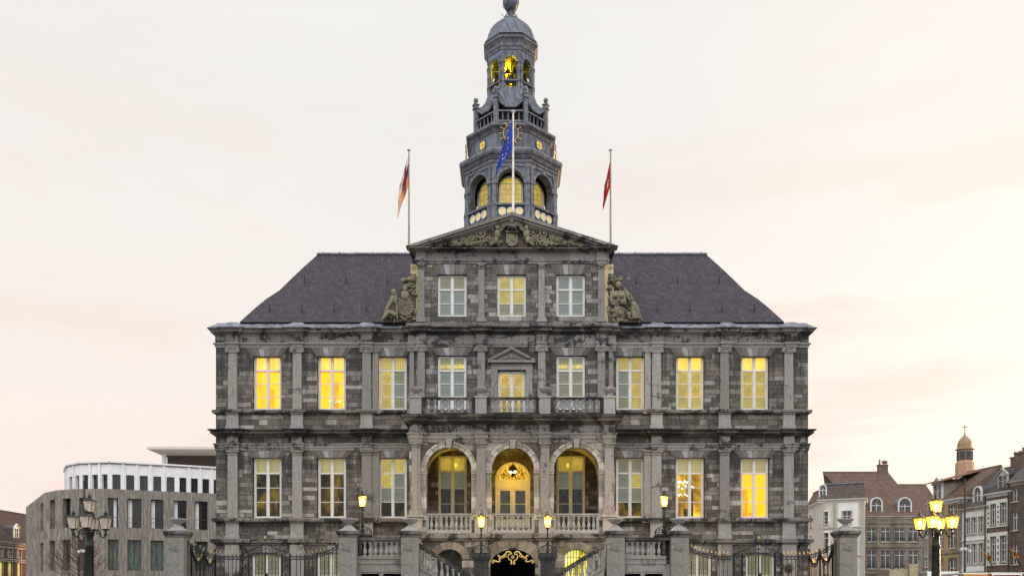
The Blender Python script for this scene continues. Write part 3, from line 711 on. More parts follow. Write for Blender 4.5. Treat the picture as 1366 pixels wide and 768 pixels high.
# roof behind the pediment
a = MB()
a.poly([(-xh+.1, YA+.3, zb_+.05), (xh-.1, YA+.3, zb_+.05), (0, YA+.3, za-.03), (-xh+.1, 6.5, zb_+.05), (xh-.1, 6.5, zb_+.05), (0, 6.5, za-.03)], [(0, 2, 5, 3), (2, 1, 4, 5), (3, 5, 4)])
a.build('attic_roof', M['lead'], TH)

def spiral(a, cx, cz, y, r, turns, r0, sgn=1, start=0, k0=.12):
    n = int(turns*12); pts = []; rs = []
    for i in range(n+1):
        t = i/n; rad = r*(1-t)+r*k0*t; an = start+sgn*2*math.pi*turns*t
        pts.append((cx+rad*math.cos(an), y-.05*t, cz+rad*math.sin(an))); rs.append(r0*(1-.5*t))
    a.tube(pts, rs, 6)
def ped_relief():
    a = MB(); y = YA-.02; zz = zb_+.1; rnd = random.Random(5)
    slope = (za-zb_)/xh
    def lim(x): return (xh-abs(x))*slope-.42
    for s in (-1, 1):
        # big acanthus scrolls
        for cx, cz, r in ((1.62, .62, .27), (2.05, .42, .16), (1.15, .35, .2), (2.45, .32, .18), (2.95, .22, .14), (3.4, .16, .1)):
            spiral(a, s*cx, zz+cz, y-.05, r, 1.6, .055, s, .5); a.ball((s*cx, y-.09, zz+cz), r*.3, 8)
        # sweeping stem and leaves
        a.tube([(s*(.75+.45*t), y-.05, zz+.12+.10*math.sin(t*1.3)+.02*t) for t in [k*.4 for k in range(18)] if .75+.45*t < 3.7], .045, 6)
        for k in range(260):
            x = rnd.uniform(.55, 3.9); h = lim(x)
            if h < .06: continue
            z = rnd.uniform(.04, h) if rnd.random() < .75 else rnd.uniform(.04, h*.5)
            q = rnd.uniform(.03, .085); an = rnd.uniform(0, 3.14)
            i0 = len(a.v); a.ball((0, 0, 0), q, 6, (1.7, .8, .55)); a.xf(Matrix.Translation((s*x, y-.03, zz+z)) @ Matrix.Rotation(an*s, 4, 'Y'), i0)
        # putto figure beside the shield
        a.ball((s*.72, y-.16, zz+.86), .12, 10); a.ball((s*.74, y-.12, zz+.58), .18, 10, (.9, .8, 1.3)); a.ball((s*.8, y-.12, zz+.28), .14, 10, (.9, .9, 1.5))
        a.tube([(s*.62, y-.16, zz+.7), (s*.45, y-.2, zz+.8), (s*.36, y-.18, zz+.95)], .05, 6); a.tube([(s*.85, y-.12, zz+.3), (s*.95, y-.14, zz+.1), (s*1.1, y-.14, zz+.04)], .065, 6)
        # wing feathers over the shield
        for k in range(5): a.tube([(s*.12, y-.14, zz+1.05), (s*(.3+.06*k), y-.15, zz+1.28-.09*k), (s*(.5+.03*k), y-.1, zz+1.12-.16*k)], .035, 5)
    # shield with saltire, star and crown
    a.prism([(-.28, zz+.62), (.28, zz+.62), (.3, zz+.2), (.2, zz+.03), (0, zz-.04), (-.2, zz+.03), (-.3, zz+.2)], y-.14, y)
    a.tube([(-.22, y-.15, zz+.08), (.22, y-.15, zz+.52)], .025, 5); a.tube([(.22, y-.15, zz+.08), (-.22, y-.15, zz+.52)], .025, 5)
    a.box(-.31, .31, y-.2, y, zz+.64, zz+.72)
    a.ball((0, y-.18, zz+.9), .2, 12, (1.15, .8, .8)); a.ball((0, y-.2, zz+1.17), .12, 10)
    for k in range(-2, 3): a.ball((k*.11, y-.2, zz+.80+.05*(2-abs(k))), .045, 6); a.box(k*.11-.03, k*.11+.03, y-.19, y-.05, zz+1.0, zz+1.14+.03*(2-abs(k)))
    for k in range(8):
        an = math.pi*k/7; a.tube([(0, y-.1, zz+1.18), (.24*math.cos(an), y-.1, zz+1.18+.2*math.sin(an))], .03, 5)
    # thin band leaves along the base ends
    for s in (-1, 1):
        for k in range(12): a.tube([(s*(3.6+.07*k), y-.02, zz-.06), (s*(3.63+.07*k), y-.05, zz+.1-.008*k)], .02, 4)
    a.build('carved_coat_of_arms', M['sculpt'], ped)
ped_relief()
def side_relief(s):
    """s=-1 left: seated figures with a radiating shell shield; s=1 right: draped figure with masks"""
    a = MB(); y = YC-.02; z0 = zc(430)+.01; xi = (XA-.25)*1.0; H = zc(365)-z0; W_ = 1.75; rnd = random.Random(11+s)
    def X(u): return s*(xi+u*W_)           # u 0 inner .. 1 outer
    out = [(0, 0), (1, 0), (.93, .10), (.8, .22), (.66, .36), (.52, .52), (.4, .70), (.3, .86), (.12, .98), (0, 1)]
    pts = [(X(u), z0+v*H) for u, v in out]
    a.prism(pts, y-.02, y+.45); a.build('relief_ground', M['sculpt_ground'], TH); a = MB()
    def inside(u, v):
        for i in range(1, len(out)-2):
            if out[i+1][1] <= v <= out[i][1] or out[i][1] <= v <= out[i+1][1]:
                t = (v-out[i][1])/(out[i+1][1]-out[i][1]+1e-9); return u < out[i][0]+(out[i+1][0]-out[i][0])*t-.02
        return False
    for k in range(210):
        u, v = rnd.random(), rnd.random()
        if inside(u, v):
            q = rnd.uniform(.04, .12); i0 = len(a.v); a.ball((0, 0, 0), q, 6, (1.8, .9, .6)); a.xf(Matrix.Translation((X(u), y-.05, z0+v*H)) @ Matrix.Rotation(rnd.uniform(0, 3.14), 4, 'Y'), i0)
    if s < 0:
        cx, cz = X(.28), z0+.30*H
        a.prism([(cx+.42*math.cos(t), cz+.46*math.sin(t)) for t in [2*math.pi*k/18 for k in range(18)]], y-.16, y)
        for k in range(16):
            an = 2*math.pi*k/16; a.tube([(cx+.08*math.cos(an), y-.19, cz+.08*math.sin(an)), (cx+.42*math.cos(an), y-.17, cz+.45*math.sin(an))], [.015, .04], 5)
        for (u, v, r) in ((.30, .66, .15), (.62, .58, .14)):
            a.ball((X(u), y-.2, z0+v*H), r, 10, (.9, .9, 1.15)); a.ball((X(u), y-.15, z0+v*H-.32), r*1.5, 10, (1, .7, 1.2)); a.ball((X(u), y-.17, z0+v*H+.12), r*.9, 8, (1.25, .8, .5))
        a.ball((X(.15), y-.12, z0+.86*H), .2, 8, (1.5, .7, .6)); a.ball((X(.35), y-.12, z0+.84*H), .13, 8)
        a.tube([(X(.52), y-.2, z0+.05*H), (X(.55), y-.22, z0+.56*H)], .05, 6)
        a.tube([(X(.6), y-.2, z0+.5*H), (X(.78), y-.22, z0+.3*H), (X(.9), y-.2, z0+.08*H)], [.1, .12, .06], 7)
        a.tube([(X(.55), y-.2, z0+.12*H), (X(.75), y-.25, z0+.18*H), (X(.92), y-.2, z0+.05*H)], [.12, .12, .07], 7)
        for k in range(6): a.tube([(X(.55+.05*k), y-.12, z0+(.45-.05*k)*H), (X(.6+.05*k), y-.16, z0+.08*H)], .03, 5)
    else:
        a.ball((X(.28), y-.2, z0+.74*H), .16, 10, (.9, .9, 1.15)); a.ball((X(.28), y-.18, z0+.84*H), .19, 8, (1.3, .8, .4))
        a.box(min(X(.05), X(.5)), max(X(.05), X(.5)), y-.14, y, z0+.4*H, z0+.63*H); a.ball((X(.2), y-.16, z0+.52*H), .13, 8); a.ball((X(.38), y-.16, z0+.52*H), .13, 8)
        a.ball((X(.32), y-.14, z0+.2*H), .26, 12, (.95, .6, 1.05)); a.ball((X(.27), y-.3, z0+.23*H), .05, 6); a.ball((X(.37), y-.3, z0+.23*H), .05, 6); a.ball((X(.32), y-.3, z0+.14*H), .06, 6, (1.6, 1, .5))
        a.prism([(X(.32)+.32*math.cos(t), z0+.2*H+.36*math.sin(t)) for t in [2*math.pi*k/16 for k in range(16)]][::1], y-.09, y)
        for k in range(5):
            a.tube([(X(.45+.04*k), y-.14, z0+(.68-.03*k)*H), (X(.62+.05*k), y-.18, z0+(.40-.03*k)*H), (X(.72+.05*k), y-.16, z0+.06*H)], .045, 6)
        for k in range(8): a.ball((X(.1+.045*k), y-.12, z0+.36*H), .06, 6)
        for u in (.05, .3, .52): spiral(a, X(u+.05), z0+.9*H*(1 if u < .5 else .97), y-.06, .1, 1.3, .03)
    a.build('carved_figure_group', M['sculpt'], TH)
    # scroll bracket above and yellow pier strip
    b = MB(); x0 = s*(xi-.0); b.box(min(x0, x0-s*.2), max(x0, x0-s*.2), YA-.03, YA+.3, zc(430), zc(352)); b.build('sandstone_strip', M['sand'], TH)
    c = MB(); cx = s*(xi+.12); zt = zc(352)
    c.box(min(s*xi, s*(xi+.27)), max(s*xi, s*(xi+.27)), YA-.02, YA+.3, zt-.48, zt); spiral(c, cx, zt-.16, YA-.05, .12, 1.8, .03)
    c.build('scroll_bracket', M['sand'], TH)
side_relief(-1); side_relief(1)

for i, px in enumerate(cwin):
    xc = cxm(px)
    if i != 1:
        make_window(TH, xc, zc(546), zc(474.5), 1.44, YC+.13, [.27, .51, .75], ('TT', 'OO' if i == 2 else 'GG', 'OO' if i == 2 else 'GG', 'GG'), 'room_dim')
        flat_arch(xc, 1.5, zc(474), zc(463.5)-zc(474), YC).build('lintel', M['voussoir'], TH)
        lt = MB(); lt.tube([(xc-.62, YC+.9, zc(484)), (xc+.62, YC+.9, zc(484))], .03, 6)
    else:
        o = make_window(TH, xc, zc(552), zc(495), 1.40, YC+.13, [.02, .36, .68], ('LL', 'LL', 'LL', 'LL'), 'room_dim', sash=.1)
    make_window(TH, xc, zc(421), zc(366), 1.46, YA+.14, [.345, .68], (('OO', 'GG', 'GG') if i == 0 else ('KK', 'KK', 'OO') if i == 1 else ('GG', 'GG', 'GG')), 'room_dim')
    flat_arch(xc, 1.52, zc(365.5), zc(352)-zc(365.5), YA, 7, .28).build('lintel', M['voussoir'], TH)
# aedicule around the balcony door
a = MB(); xc = cxm(682.5)
for s in (-1, 1):
    x0, x1 = sorted((xc+s*.72, xc+s*1.05)); a.box(x0, x1, YC-.07, YC, zc(552), zc(486)); x0, x1 = sorted((xc+s*.72, xc+s*.86)); a.box(x0, x1, YC-.11, YC-.07, zc(552), zc(492))
a.box(xc-.72, xc+.72, YC-.11, YC, zc(493.5), zc(489)); a.box(xc-1.05, xc+1.05, YC-.075, YC, zc(489)+.002, zc(485)); a.box(xc-1.19, xc+1.19, YC-.24, YC, zc(484.5), zc(481.6))
k0 = zc(481.6)+.003; k1 = zc(464.2)
a.prism([(xc-1.2, k0), (xc+1.2, k0), (xc, k1)], YC-.08, YC+.0)
for th, yy in ((.09, .26), (.15, .19)):
    sl_ = (k1-k0)/1.22; L = math.sqrt(1+sl_**2)*th; a.prism([(xc-1.22, k0), (xc, k1), (xc+1.22, k0), (xc+1.22-th/sl_, k0), (xc, k1-L), (xc-1.22+th/sl_, k0)][::-1], YC-yy, YC)
a.ball((xc, YC-.1, k0+.2), .1, 8, (1, .6, 1.3)); a.tube([(xc-.5, YC-.09, k0+.06), (xc-.25, YC-.11, k0+.13), (xc-.1, YC-.1, k0+.2)], .035, 5); a.tube([(xc+.5, YC-.09, k0+.06), (xc+.25, YC-.11, k0+.13), (xc+.1, YC-.1, k0+.2)], .035, 5)
a.build('door_surround', M['shaft'], TH)

# --- porch with three arches
pc = 2.0*DP/F_PX*1.0     # porch axis sits 2 px right in the photo; keep on axis otherwise
ax = [-3.01+.03, .04, 3.01+.03]; pw = [-4.55+.03, -1.49+.03, 1.49+.06, 4.55+.03]
zsp = zp(626); zfloor = zp(710)
ph = []
for i, x in enumerate(ax): ph.append(arch_pts(x, 1.06 if i != 1 else 1.0, zfloor, zsp if i != 1 else zsp+.03))
w = MB(); w.prism(rect(-XPc, XPc, zp(720), zp(556)), YP, YP+.55, ph)
w.box(-XPc, -XPc+.55, YP+.551, -.002, zp(720), zp(556)); w.box(XPc-.55, XPc, YP+.551, -.002, zp(720), zp(556))
w.build('porch_wall', M['porch'], TH)
bh = [arch_pts(x, 16.5*DP/F_PX, zp(768), zp(745), 10, .45) for x in (ax[0]+.03, ax[2]+.02)]
bh.append([(ax[1]-1.06, .01), (ax[1]+1.06, .01)]+[(ax[1]+1.06*math.cos(t), zp(753)+.74*math.sin(t)) for t in [math.pi*k/16 for k in range(17)]])
w = MB(); w.prism(rect(-XPc, XPc, 0, zp(720)-.003), YP, YP+.6, bh)
w.box(-XPc, -XPc+.55, YP+.601, -.002, 0, zp(720)-.003); w.box(XPc-.55, XPc, YP+.601, -.002, 0, zp(720)-.003); w.box(-1.5, -1.3, YP+.601, -.002, 0, zp(722)); w.box(1.3, 1.5, YP+.601, -.002, 0, zp(722))
w.build('porch_basement', M['porch'], TH)
a = MB(); a.box(-1.28, 1.28, -1.0, -.9, 0, 4.2); a.build('passage_shade_panel', M['black'], TH)  # black panel stands in for the shade inside the passage
# floor and ceiling of the porch
a = MB(); a.box(-XPc+.56, XPc-.56, YP+.56, -.003, zfloor-.3, zfloor-.01); a.build('porch_floor', M['shaft'], TH)
a = MB(); ct = zp(588)
for x0, x1 in ((-XPc+.56, -1.5), (-1.5, 1.56), (1.56, XPc-.56)):
    n = 14; xm, hw = (x0+x1)/2, (x1-x0)/2
    for k in range(n):
        t0, t1 = math.pi*k/n, math.pi*(k+1)/n
        A = (xm+hw*math.cos(t0), zsp+.15+(ct-zsp-.05)*math.sin(t0)); B = (xm+hw*math.cos(t1), zsp+.15+(ct-zsp-.05)*math.sin(t1))
        a.face([(A[0], YP+.56, A[1]), (B[0], YP+.56, B[1]), (B[0], -.003, B[1]), (A[0], -.003, A[1])])
a.build('porch_vault', M['cream_wall'], TH)
a = MB(); a.box(-XPc+.1, XPc-.1, YP+.2, -.4, zp(556), zp(553.2)); a.build('balcony_deck', M['lead'], TH)
# vault lining of back wall (dark, brown plaster) sits as wall; arch rings
def arch_ring(xc, hw, zs, th, yw, n=11, proj=.06, keyh=.24):
    a = MB()
    for i in range(n):
        t0, t1 = math.pi*i/n+.012, math.pi*(i+1)/n-.012
        if i == n//2: continue
        q = [(xc+r*math.cos(t), zs+r*math.sin(t)) for r, ts in ((hw, (t0, (t0+t1)/2, t1)), (hw+th, (t1, (t0+t1)/2, t0))) for t in ts]
        a.prism(q, yw-proj, yw+.02)
        q = [(xc+r*math.cos(t), zs+r*math.sin(t)) for r, ts in ((hw+th*.7, (t0, (t0+t1)/2, t1)), (hw+th*1.06, (t1, (t0+t1)/2, t0))) for t in ts]
        a.prism(q, yw-proj-.03, yw-proj+.01)
    a.prism([(xc-.11, zs+hw-.06), (xc+.11, zs+hw-.06), (xc+.155, zs+hw+th+keyh*.5), (xc-.155, zs+hw+th+keyh*.5)], yw-.16, yw+.01)
    return a
for i, x in enumerate(ax):
    hw = 1.06 if i != 1 else 1.0; zs = zsp if i != 1 else zsp+.03
    ar = arch_ring(x, hw, zs, .25, YP).build('arch', M['archstone'], TH)
    for s in (-1, 1):
        b = MB(); x0, x1 = sorted((x+s*(hw-.02), x+s*(hw+.28)))
        b.box(x0, x1, YP-.09, YP+.5, zs-.13, zs-.08); b.box(x0-.0, x1+.0, YP-.12, YP+.5, zs-.08, zs-.002); b.box(x0+.01, x1-.01, YP-.06, YP+.5, zs-.2, zs-.13)
        # jamb quoins
        for k in range(11):
            z0 = zfloor+.6+k*.27
            if z0+.25 < zs-.2: b.box(x0+(.0 if s > 0 else .0)+.02, x1-.02, YP-.03-.006*(k % 2), YP+.02, z0, z0+.26)
        b.build('impost', M['archstone'], ar)
# porch pilasters and entablature
for x in pw:
    pilaster(TH, x, YP, zp(687, .15), zp(590, .1), .225, 'tuscan', .15, bh=.3)
    a = MB(); a.box(x-.3, x+.3, YP-.22, YP, zp(712), zp(687)-.1); a.box(x-.38, x+.38, YP-.3, YP, zp(687)-.1, zp(687)); a.box(x-.34, x+.34, YP-.26, YP, zp(716), zp(712)); a.build('pedestal', M['pilb'], TH, bevel=.006)
    a = MB(); a.box(x-.3, x+.3, YP-.14, YP, 0, zp(720)-.004); a.build('pedestal', M['shaft'], TH)
def pcourse(name, prof, hw, out, mat, x=XPc): return ccourse(name, prof, hw, out, mat, x, YP, pw, -.05)
pcourse('porch_architrave', [(-.05, zp(590)), (.04, zp(590)), (.04, zp(586)), (.08, zp(585)), (.08, zp(580)), (.12, zp(579.5)), (.12, zp(577.5)), (-.05, zp(577.5))], .24, .15, M['trim2'])
pcourse('porch_frieze', [(-.05, zp(577.5)+.002), (.03, zp(577.5)+.002), (.03, zp(567)), (-.05, zp(567))], .24, .15, M['trim'])
pcourse('balcony_cornice', [(-.1, zp(567)), (.05, zp(567)), (.05, zp(565)), (.13, zp(565)), (.13, zp(562.6)), (.24, zp(562.6)), (.24, zp(559)), (.31, zp(558)), (.34, zp(555, .25)), (.34, zp(553.8, .25)), (-.1, zp(553.2))], .32, .15, M['rail'])
pcourse('porch_base_course', [(-.05, zp(720.5)), (.06, zp(720.5)), (.06, zp(717.6)), (.16, zp(717.6)), (.18, zp(713)), (.18, zp(711.6)), (-.05, zp(711))], .36, .18, M['trim2'])
# balusters
def bal_mesh():
    a = MB(); p = [(.075, 0), (.075, .04), (.04, .06), (.038, .1), (.07, .2), (.082, .3), (.07, .42), (.04, .62), (.034, .72), (.055, .76), (.04, .8), (.06, .86), (.07, .94), (.07, 1.0)]
    a.lathe(p, n=10); a.box(-.08, .08, -.08, .08, 0, .045); a.box(-.08, .08, -.08, .08, .955, 1.0)
    me = a.build('baluster', M['pilb']); return me
BAL = bal_mesh(); BAL_ME = BAL.data; bpy.data.objects.remove(BAL)
def baluster(parent, x, y, z, h, mat=None):
    o = bpy.data.objects.new('baluster', BAL_ME); scn.collection.objects.link(o); o.parent = parent; o.location = (x, y, z); o.scale = (1.15, 1.15, h); return o
def balustrade(parent, x0, x1, y, zb, zt, n, railmat='rail', cap=.11, base=.12, depth=.12):
    a = MB(); a.box(x0, x1, y-depth, y+depth, zt-cap*.55, zt); a.box(x0, x1, y-depth+.04, y+depth-.04, zt-cap, zt-cap*.55); a.box(x0, x1, y-depth+.01, y+depth-.01, zb, zb+base)
    e = .13
    a.box(x0, x0+e, y-.09, y+.09, zb+base, zt-cap); a.box(x1-e, x1, y-.09, y+.09, zb+base, zt-cap)
    o = a.build('balustrade', M[railmat], parent, bevel=.008); 
    for k in range(n): baluster(o, x0+e+(x1-x0-2*e)*(k+.5)/n, y, zb+base, zt-cap-zb-base)
    return o
yb = YP+.02
BX = [pw[k] for k in range(4)]
for k in range(3):
    balustrade(TH, BX[k]+.29, BX[k+1]-.29, yb-.02, zp(553.2), zp(530, 0), [7, 8, 7][k])
def urn_bowl(a, x, y, z, s=1.0):
    a.lathe([(.11*s, 0), (.13*s, .03*s), (.07*s, .08*s), (.05*s, .14*s), (.12*s, .19*s), (.22*s, .25*s), (.24*s, .3*s), (.27*s, .33*s), (.27*s, .37*s), (.22*s, .38*s), (.18*s, .34*s), (.02*s, .33*s)], (x, y, z), 14)
for x in BX:
    a = MB(); a.box(x-.26, x+.26, yb-.28, yb+.2, zp(553.2), zp(532)); a.box(x-.3, x+.3, yb-.32, yb+.24, zp(532), zp(529.4)); o = a.build('balcony_pier', M['pilb'], TH, bevel=.008)
    a = MB(); urn_bowl(a, x, yb-.04, zp(529.4), 1.12); a.build('stone_urn', M['pilb'], o)
for i, x in enumerate(ax):
    hw = 1.06 if i != 1 else 1.0
    balustrade(TH, x-hw-.02, x+hw+.02, YP+.08, zp(711), zp(684.5), [8, 7, 8][i], 'pilb', .12, .16)
# windows and door of the porch back wall
for k, px in enumerate((603.5, 761.5)):
    make_window(TH, PX(px), zfl, zf(608, -.1), 38/26.1, .1, [.21, .45, .66], ('KK', 'GG', 'CC', 'CC') if k == 0 else ('KK', 'GS', 'CC', 'CC'), 'room_dim', frame='cream', sash=.1)
a = MB(); xd = PX(684); hw = 23.5/26.22; zs = zf(639)
def arc(r, n=16, c=(xd, zs)): return [(c[0]+r*math.cos(t), c[1]+r*math.sin(t)) for t in [math.pi*k/n for k in range(n+1)]]
a.prism(arc(hw)+arc(hw-.13)[::-1], .08, .2)
for s in (-1, 1):
    x0, x1 = sorted((xd+s*hw, xd+s*(hw-.13))); a.box(x0, x1, .08, .2, zfl, zs)
a.box(xd-hw+.13, xd+hw-.13, .06, .2, zf(651), zs-.0)
leaf_t = zf(651)
for s in (-1, 1):
    x0, x1 = sorted((xd+s*.0, xd+s*(hw-.13)))
    a.box(x0, x0+.13, .09, .15, zfl, leaf_t); a.box(x1-.13, x1, .09, .15, zfl, leaf_t); a.box(x0+.13, x1-.13, .09, .15, leaf_t-.1, leaf_t); a.box(x0+.13, x1-.13, .09, .15, zf(672), zf(671)); a.box(x0+.13, x1-.13, .09, .15, zfl, zf(692))
door = a.build('arched_door', M['cream'], TH)
a = MB(); a.face([(xd-hw+.13, .13, zfl), (xd+hw-.13, .13, zfl), (xd+hw-.13, .13, leaf_t), (xd-hw+.13, .13, leaf_t)]); a.build('pane', M['glass_grey'], door)
a = MB(); a.prism(arc(hw-.13), .135, .14); 
a.build('fanlight_glass', room_mat('fanlight_glow', [(.3, (.05, .03, .003)), (.5, (.35, .22, .02)), (.7, (1, .72, .15))], 6), door)
a = MB()
for k in range(9):
    t = math.pi*(k+.5)/9
    a.tube([(xd+.2*math.cos(t), .12, zs+.2*math.sin(t)), (xd+(hw-.14)*math.cos(t), .12, zs+(hw-.14)*math.sin(t))], .012, 4); spiral(a, xd+.52*math.cos(t), zs+.52*math.sin(t), .12, .09, 1.3, .012)
a.tube([(xd+.2*math.cos(t), .12, zs+.2*math.sin(t)) for t in [math.pi*k/10 for k in range(11)]], .015, 4)
a.build('fanlight_ironwork', M['iron'], door)
# arched recess around door painted yellow
# basement lunettes: bars and light; gilded scroll over the entrance
for k in (0, 2):
    x = ax[k]+.02; a = MB(); y = YP+.25
    a.face([(x-.62, y+.15, zp(768)), (x+.62, y+.15, zp(768)), (x+.62, y+.15, zp(728)), (x-.62, y+.15, zp(728))], [(0, 0), (1, 0), (1, 1), (0, 1)])
    gl = a.build('basement_window', room_mat('cellar_glow', [(.35, (.25, .2, .01)), (.5, (.9, .8, .1)), (.7, (1.1, 1, .6))], 1.6, .9) if k == 2 else M['room_dim'], TH)
    a = MB()
    for q in range(9): a.tube([(x-.56+.14*q, y, zp(768)), (x-.56+.14*q, y, zp(729))], .017, 4)
    for q in range(4): a.tube([(x-.6, y, zp(768)+.25*q+.15), (x+.6, y, zp(768)+.25*q+.15)], .014, 4)
    a.build('window_bars', M['iron'], gl)
for k in (0, 2):     # arch stones round lunettes
    x = ax[k]+.02; a = MB(); n = 9
    for i in range(n):
        t0, t1 = math.pi*i/n+.015, math.pi*(i+1)/n-.015
        a.prism([(x+.6*math.cos(t0), zp(745)+.47*math.sin(t0)), (x+.6*math.cos(t1), zp(745)+.47*math.sin(t1)), (x+.95*math.cos(t1), zp(745)+.83*math.sin(t1)), (x+.95*math.cos(t0), zp(745)+.83*math.sin(t0))][::-1], YP-.02, YP+.02)
    a.build('arch', M['basestone'], TH)
a = MB(); n = 9; x = ax[1]
for i in range(n):
    t0, t1 = math.pi*i/n+.012, math.pi*(i+1)/n-.012
    zo = lambda t, e: zp(753)+(.74+.55*e)*math.sin(t)
    def outp(t):
        ox = 1.42*math.cos(t); oz = zp(753)+1.35*math.sin(t)
        return (x+max(-1.26, min(1.26, ox*1.1)), min(zp(721)-.01, oz))
    a.prism([(x+1.07*math.cos(t0), zo(t0, 0)), (x+1.07*math.cos(t1), zo(t1, 0)), outp(t1), outp(t0)][::-1], YP-.02, YP+.02)
a.box(x-.19, x+.19, YP-.16, YP-.015, zp(731), zp(723)); a.box(x-.14, x+.14, YP-.18, YP-.16, zp(730), zp(724))
a.build('arch', M['basestone'], TH)
a = MB(); y = YP-.06; s0 = DP/F_PX
def sc(px, py): return ((px-684.5)*s0*.97+x, y, zp(py))
for s in (-1, 1):
    def q(dx, py): return (x+s*dx*s0*.96, y, zp(py))
    a.tube([q(2, 737.2), q(4, 735.4), q(8, 735.6), q(11, 739), q(14, 742), q(18, 742.8)], [.03, .035, .04, .04, .035, .03], 6)
    a.tube([q(18, 742.5), q(19, 745), q(17.5, 748), q(20, 749), q(24, 748), q(27, 746.5), q(29, 749), q(27.5, 751), q(26, 748.5)], .035, 6)
    spiral(a, x+s*19*s0, zp(741.5), y, .06, 1, .025)
    a.tube([q(1.5, 738.5), q(5.5, 738.8), q(7, 742), q(5, 746), q(1.5, 747.2)], .03, 6)
    a.tube([q(1.8, 747), q(2, 752)], [.03, .05], 6)
    for k in range(4): a.tube([q(9+2.2*k, 739.5+.9*k), q(10+2.2*k, 742.5+.8*k)], .025, 5)
for k in range(5):
    t = math.pi/2+k*2*math.pi/5; a.tube([(x, y, zp(742.6)), (x+.11*math.cos(t), y, zp(742.6)+.11*math.sin(t))], [.04, .008], 5)
a.build('gilded_scrollwork', M['goldpaint'], TH)

# ------------------------------------------------------------------ TOWER
TY = 9.0; TD = CAM_D+TY; TX = (681.5-683)*TD/F_PX
def oct_(W, c=(TX, TY)):
    r = W/2/math.cos(math.pi/8); return [(c[0]+r*math.cos(-math.pi/2-math.pi/8+k*math.pi/4), c[1]+r*math.sin(-math.pi/2-math.pi/8+k*math.pi/4)) for k in range(8)]
def ztw(py, W): return PZ(py, TD-W/2)
def face_mats(W):
    """matrix per face: local x along face, y inwards, z up, origin at face centre"""
    out = []
    for k in range(8):
        an = k*math.pi/4; out.append(Matrix.Translation((TX, TY, 0)) @ Matrix.Rotation(an, 4, 'Z') @ Matrix.Translation((0, -W/2, 0)))
    return out
W1, W2, WQ, W3 = 5.36, 4.72, 4.2, 2.72
a = MB(); a.prism_xy(oct_(5.6), 19, 21.6)
a.build('tower_base', M['tower'], TH)
zbase = ztw(302, W1); zsill = ztw(273, W1); zimp = ztw(243, W1); zc1 = ztw(222, W1)
fw = W1/2*math.tan(math.pi/8)   # half of face width
a = MB()
for Mx in face_mats(W1):
    i0 = len(a.v); hw = 17.2*TD/F_PX*.955
    a.prism([(-fw, zsill), (fw, zsill), (fw, zc1+.05), (-fw, zc1+.05)], 0, .4, [arch_pts(0, hw, zsill+.01, zimp, 12)])
    a.box(-fw, fw, .02, .4, zbase-.9, zsill-.002)
    a.xf(Mx, i0)
tower = a.build('clock_tower', M['tower'], TH)
a = MB()
for Mx in face_mats(W1):
    i0 = len(a.v); hw = 17.2*TD/F_PX*.955
    # pilaster strips at corners, archivolt, imposts, sill
    for s in (-1, 1):
        x0, x1 = sorted((s*(fw-.27), s*(fw-.01))); a.box(x0, x1, -.08, 0, zsill, zc1); x0, x1 = sorted((s*hw, s*(fw+.02))); a.box(x0, x1, -.12, .02, zimp-.1, zimp+.02); x0, x1 = sorted((s*(fw-.3), s*(fw+.02))); a.box(x0, x1, -.11, .0, zsill-1.0, zsill+.16)
    a.prism([(-fw, zsill-.06), (fw, zsill-.06), (fw, zsill+.05), (-fw, zsill+.05)], -.14, .02)
    A = [(r*math.cos(t), zimp+r*math.sin(t)) for r, rev in ((hw, 0), (hw+.14, 1)) for t in ([math.pi*k/14 for k in range(15)][::-1] if rev else [math.pi*k/14 for k in range(15)])]
    a.prism(A, -.07, .01)
    a.prism([(-.08, zimp+hw-.03), (.08, zimp+hw-.03), (.1, zimp+hw+.2), (-.1, zimp+hw+.2)], -.12, 0)
    a.xf(Mx, i0)
a.build('arcade_trim', M['tower_trim'], tower)
# inner glazed octagon
Wi = W1-1.55; glassm = leaded('tower_leaded_window', (.08, .07, .02), (1.0, .72, .10), 7, 11, False, 1.0, (.05, .045, .03))
fi = Wi/2*math.tan(math.pi/8)
a = MB(); a.prism_xy(oct_(Wi), zsill-.1, zc1); a.build('inner_drum', M['tower_dark'], tower)
for Mx in face_mats(Wi):
    a = MB(); hw = .62; z0, zs = zsill+.02, zimp-.02
    o_ = arch_pts(0, hw+.09, z0, zs, 12); i_ = arch_pts(0, hw, z0+.08, zs, 12)
    a.prism(o_, -.1, -.003, [i_])
    a.xf(Mx); o = a.build('arched_window', M['cream'], tower)
    a = MB(); pts = arch_pts(0, hw, z0+.08, zs, 12); zt = zs+hw
    a.face([(p[0], -.03, p[1]) for p in pts], [((p[0]+hw)/(2*hw), (p[1]-z0)/(zt-z0)) for p in pts]); a.xf(Mx); a.build('pane', glassm, o)
    a = MB(); 
    for q in range(1, 7): a.box(-hw, hw, -.05, -.035, z0+q*.3, z0+q*.3+.025)
    for q in range(1, 4): x = -hw+2*hw*q/4; a.box(x-.012, x+.012, -.05, -.035, z0, zs+.3)
    a.xf(Mx); a.build('glazing_bars', M['goldpaint'], o)
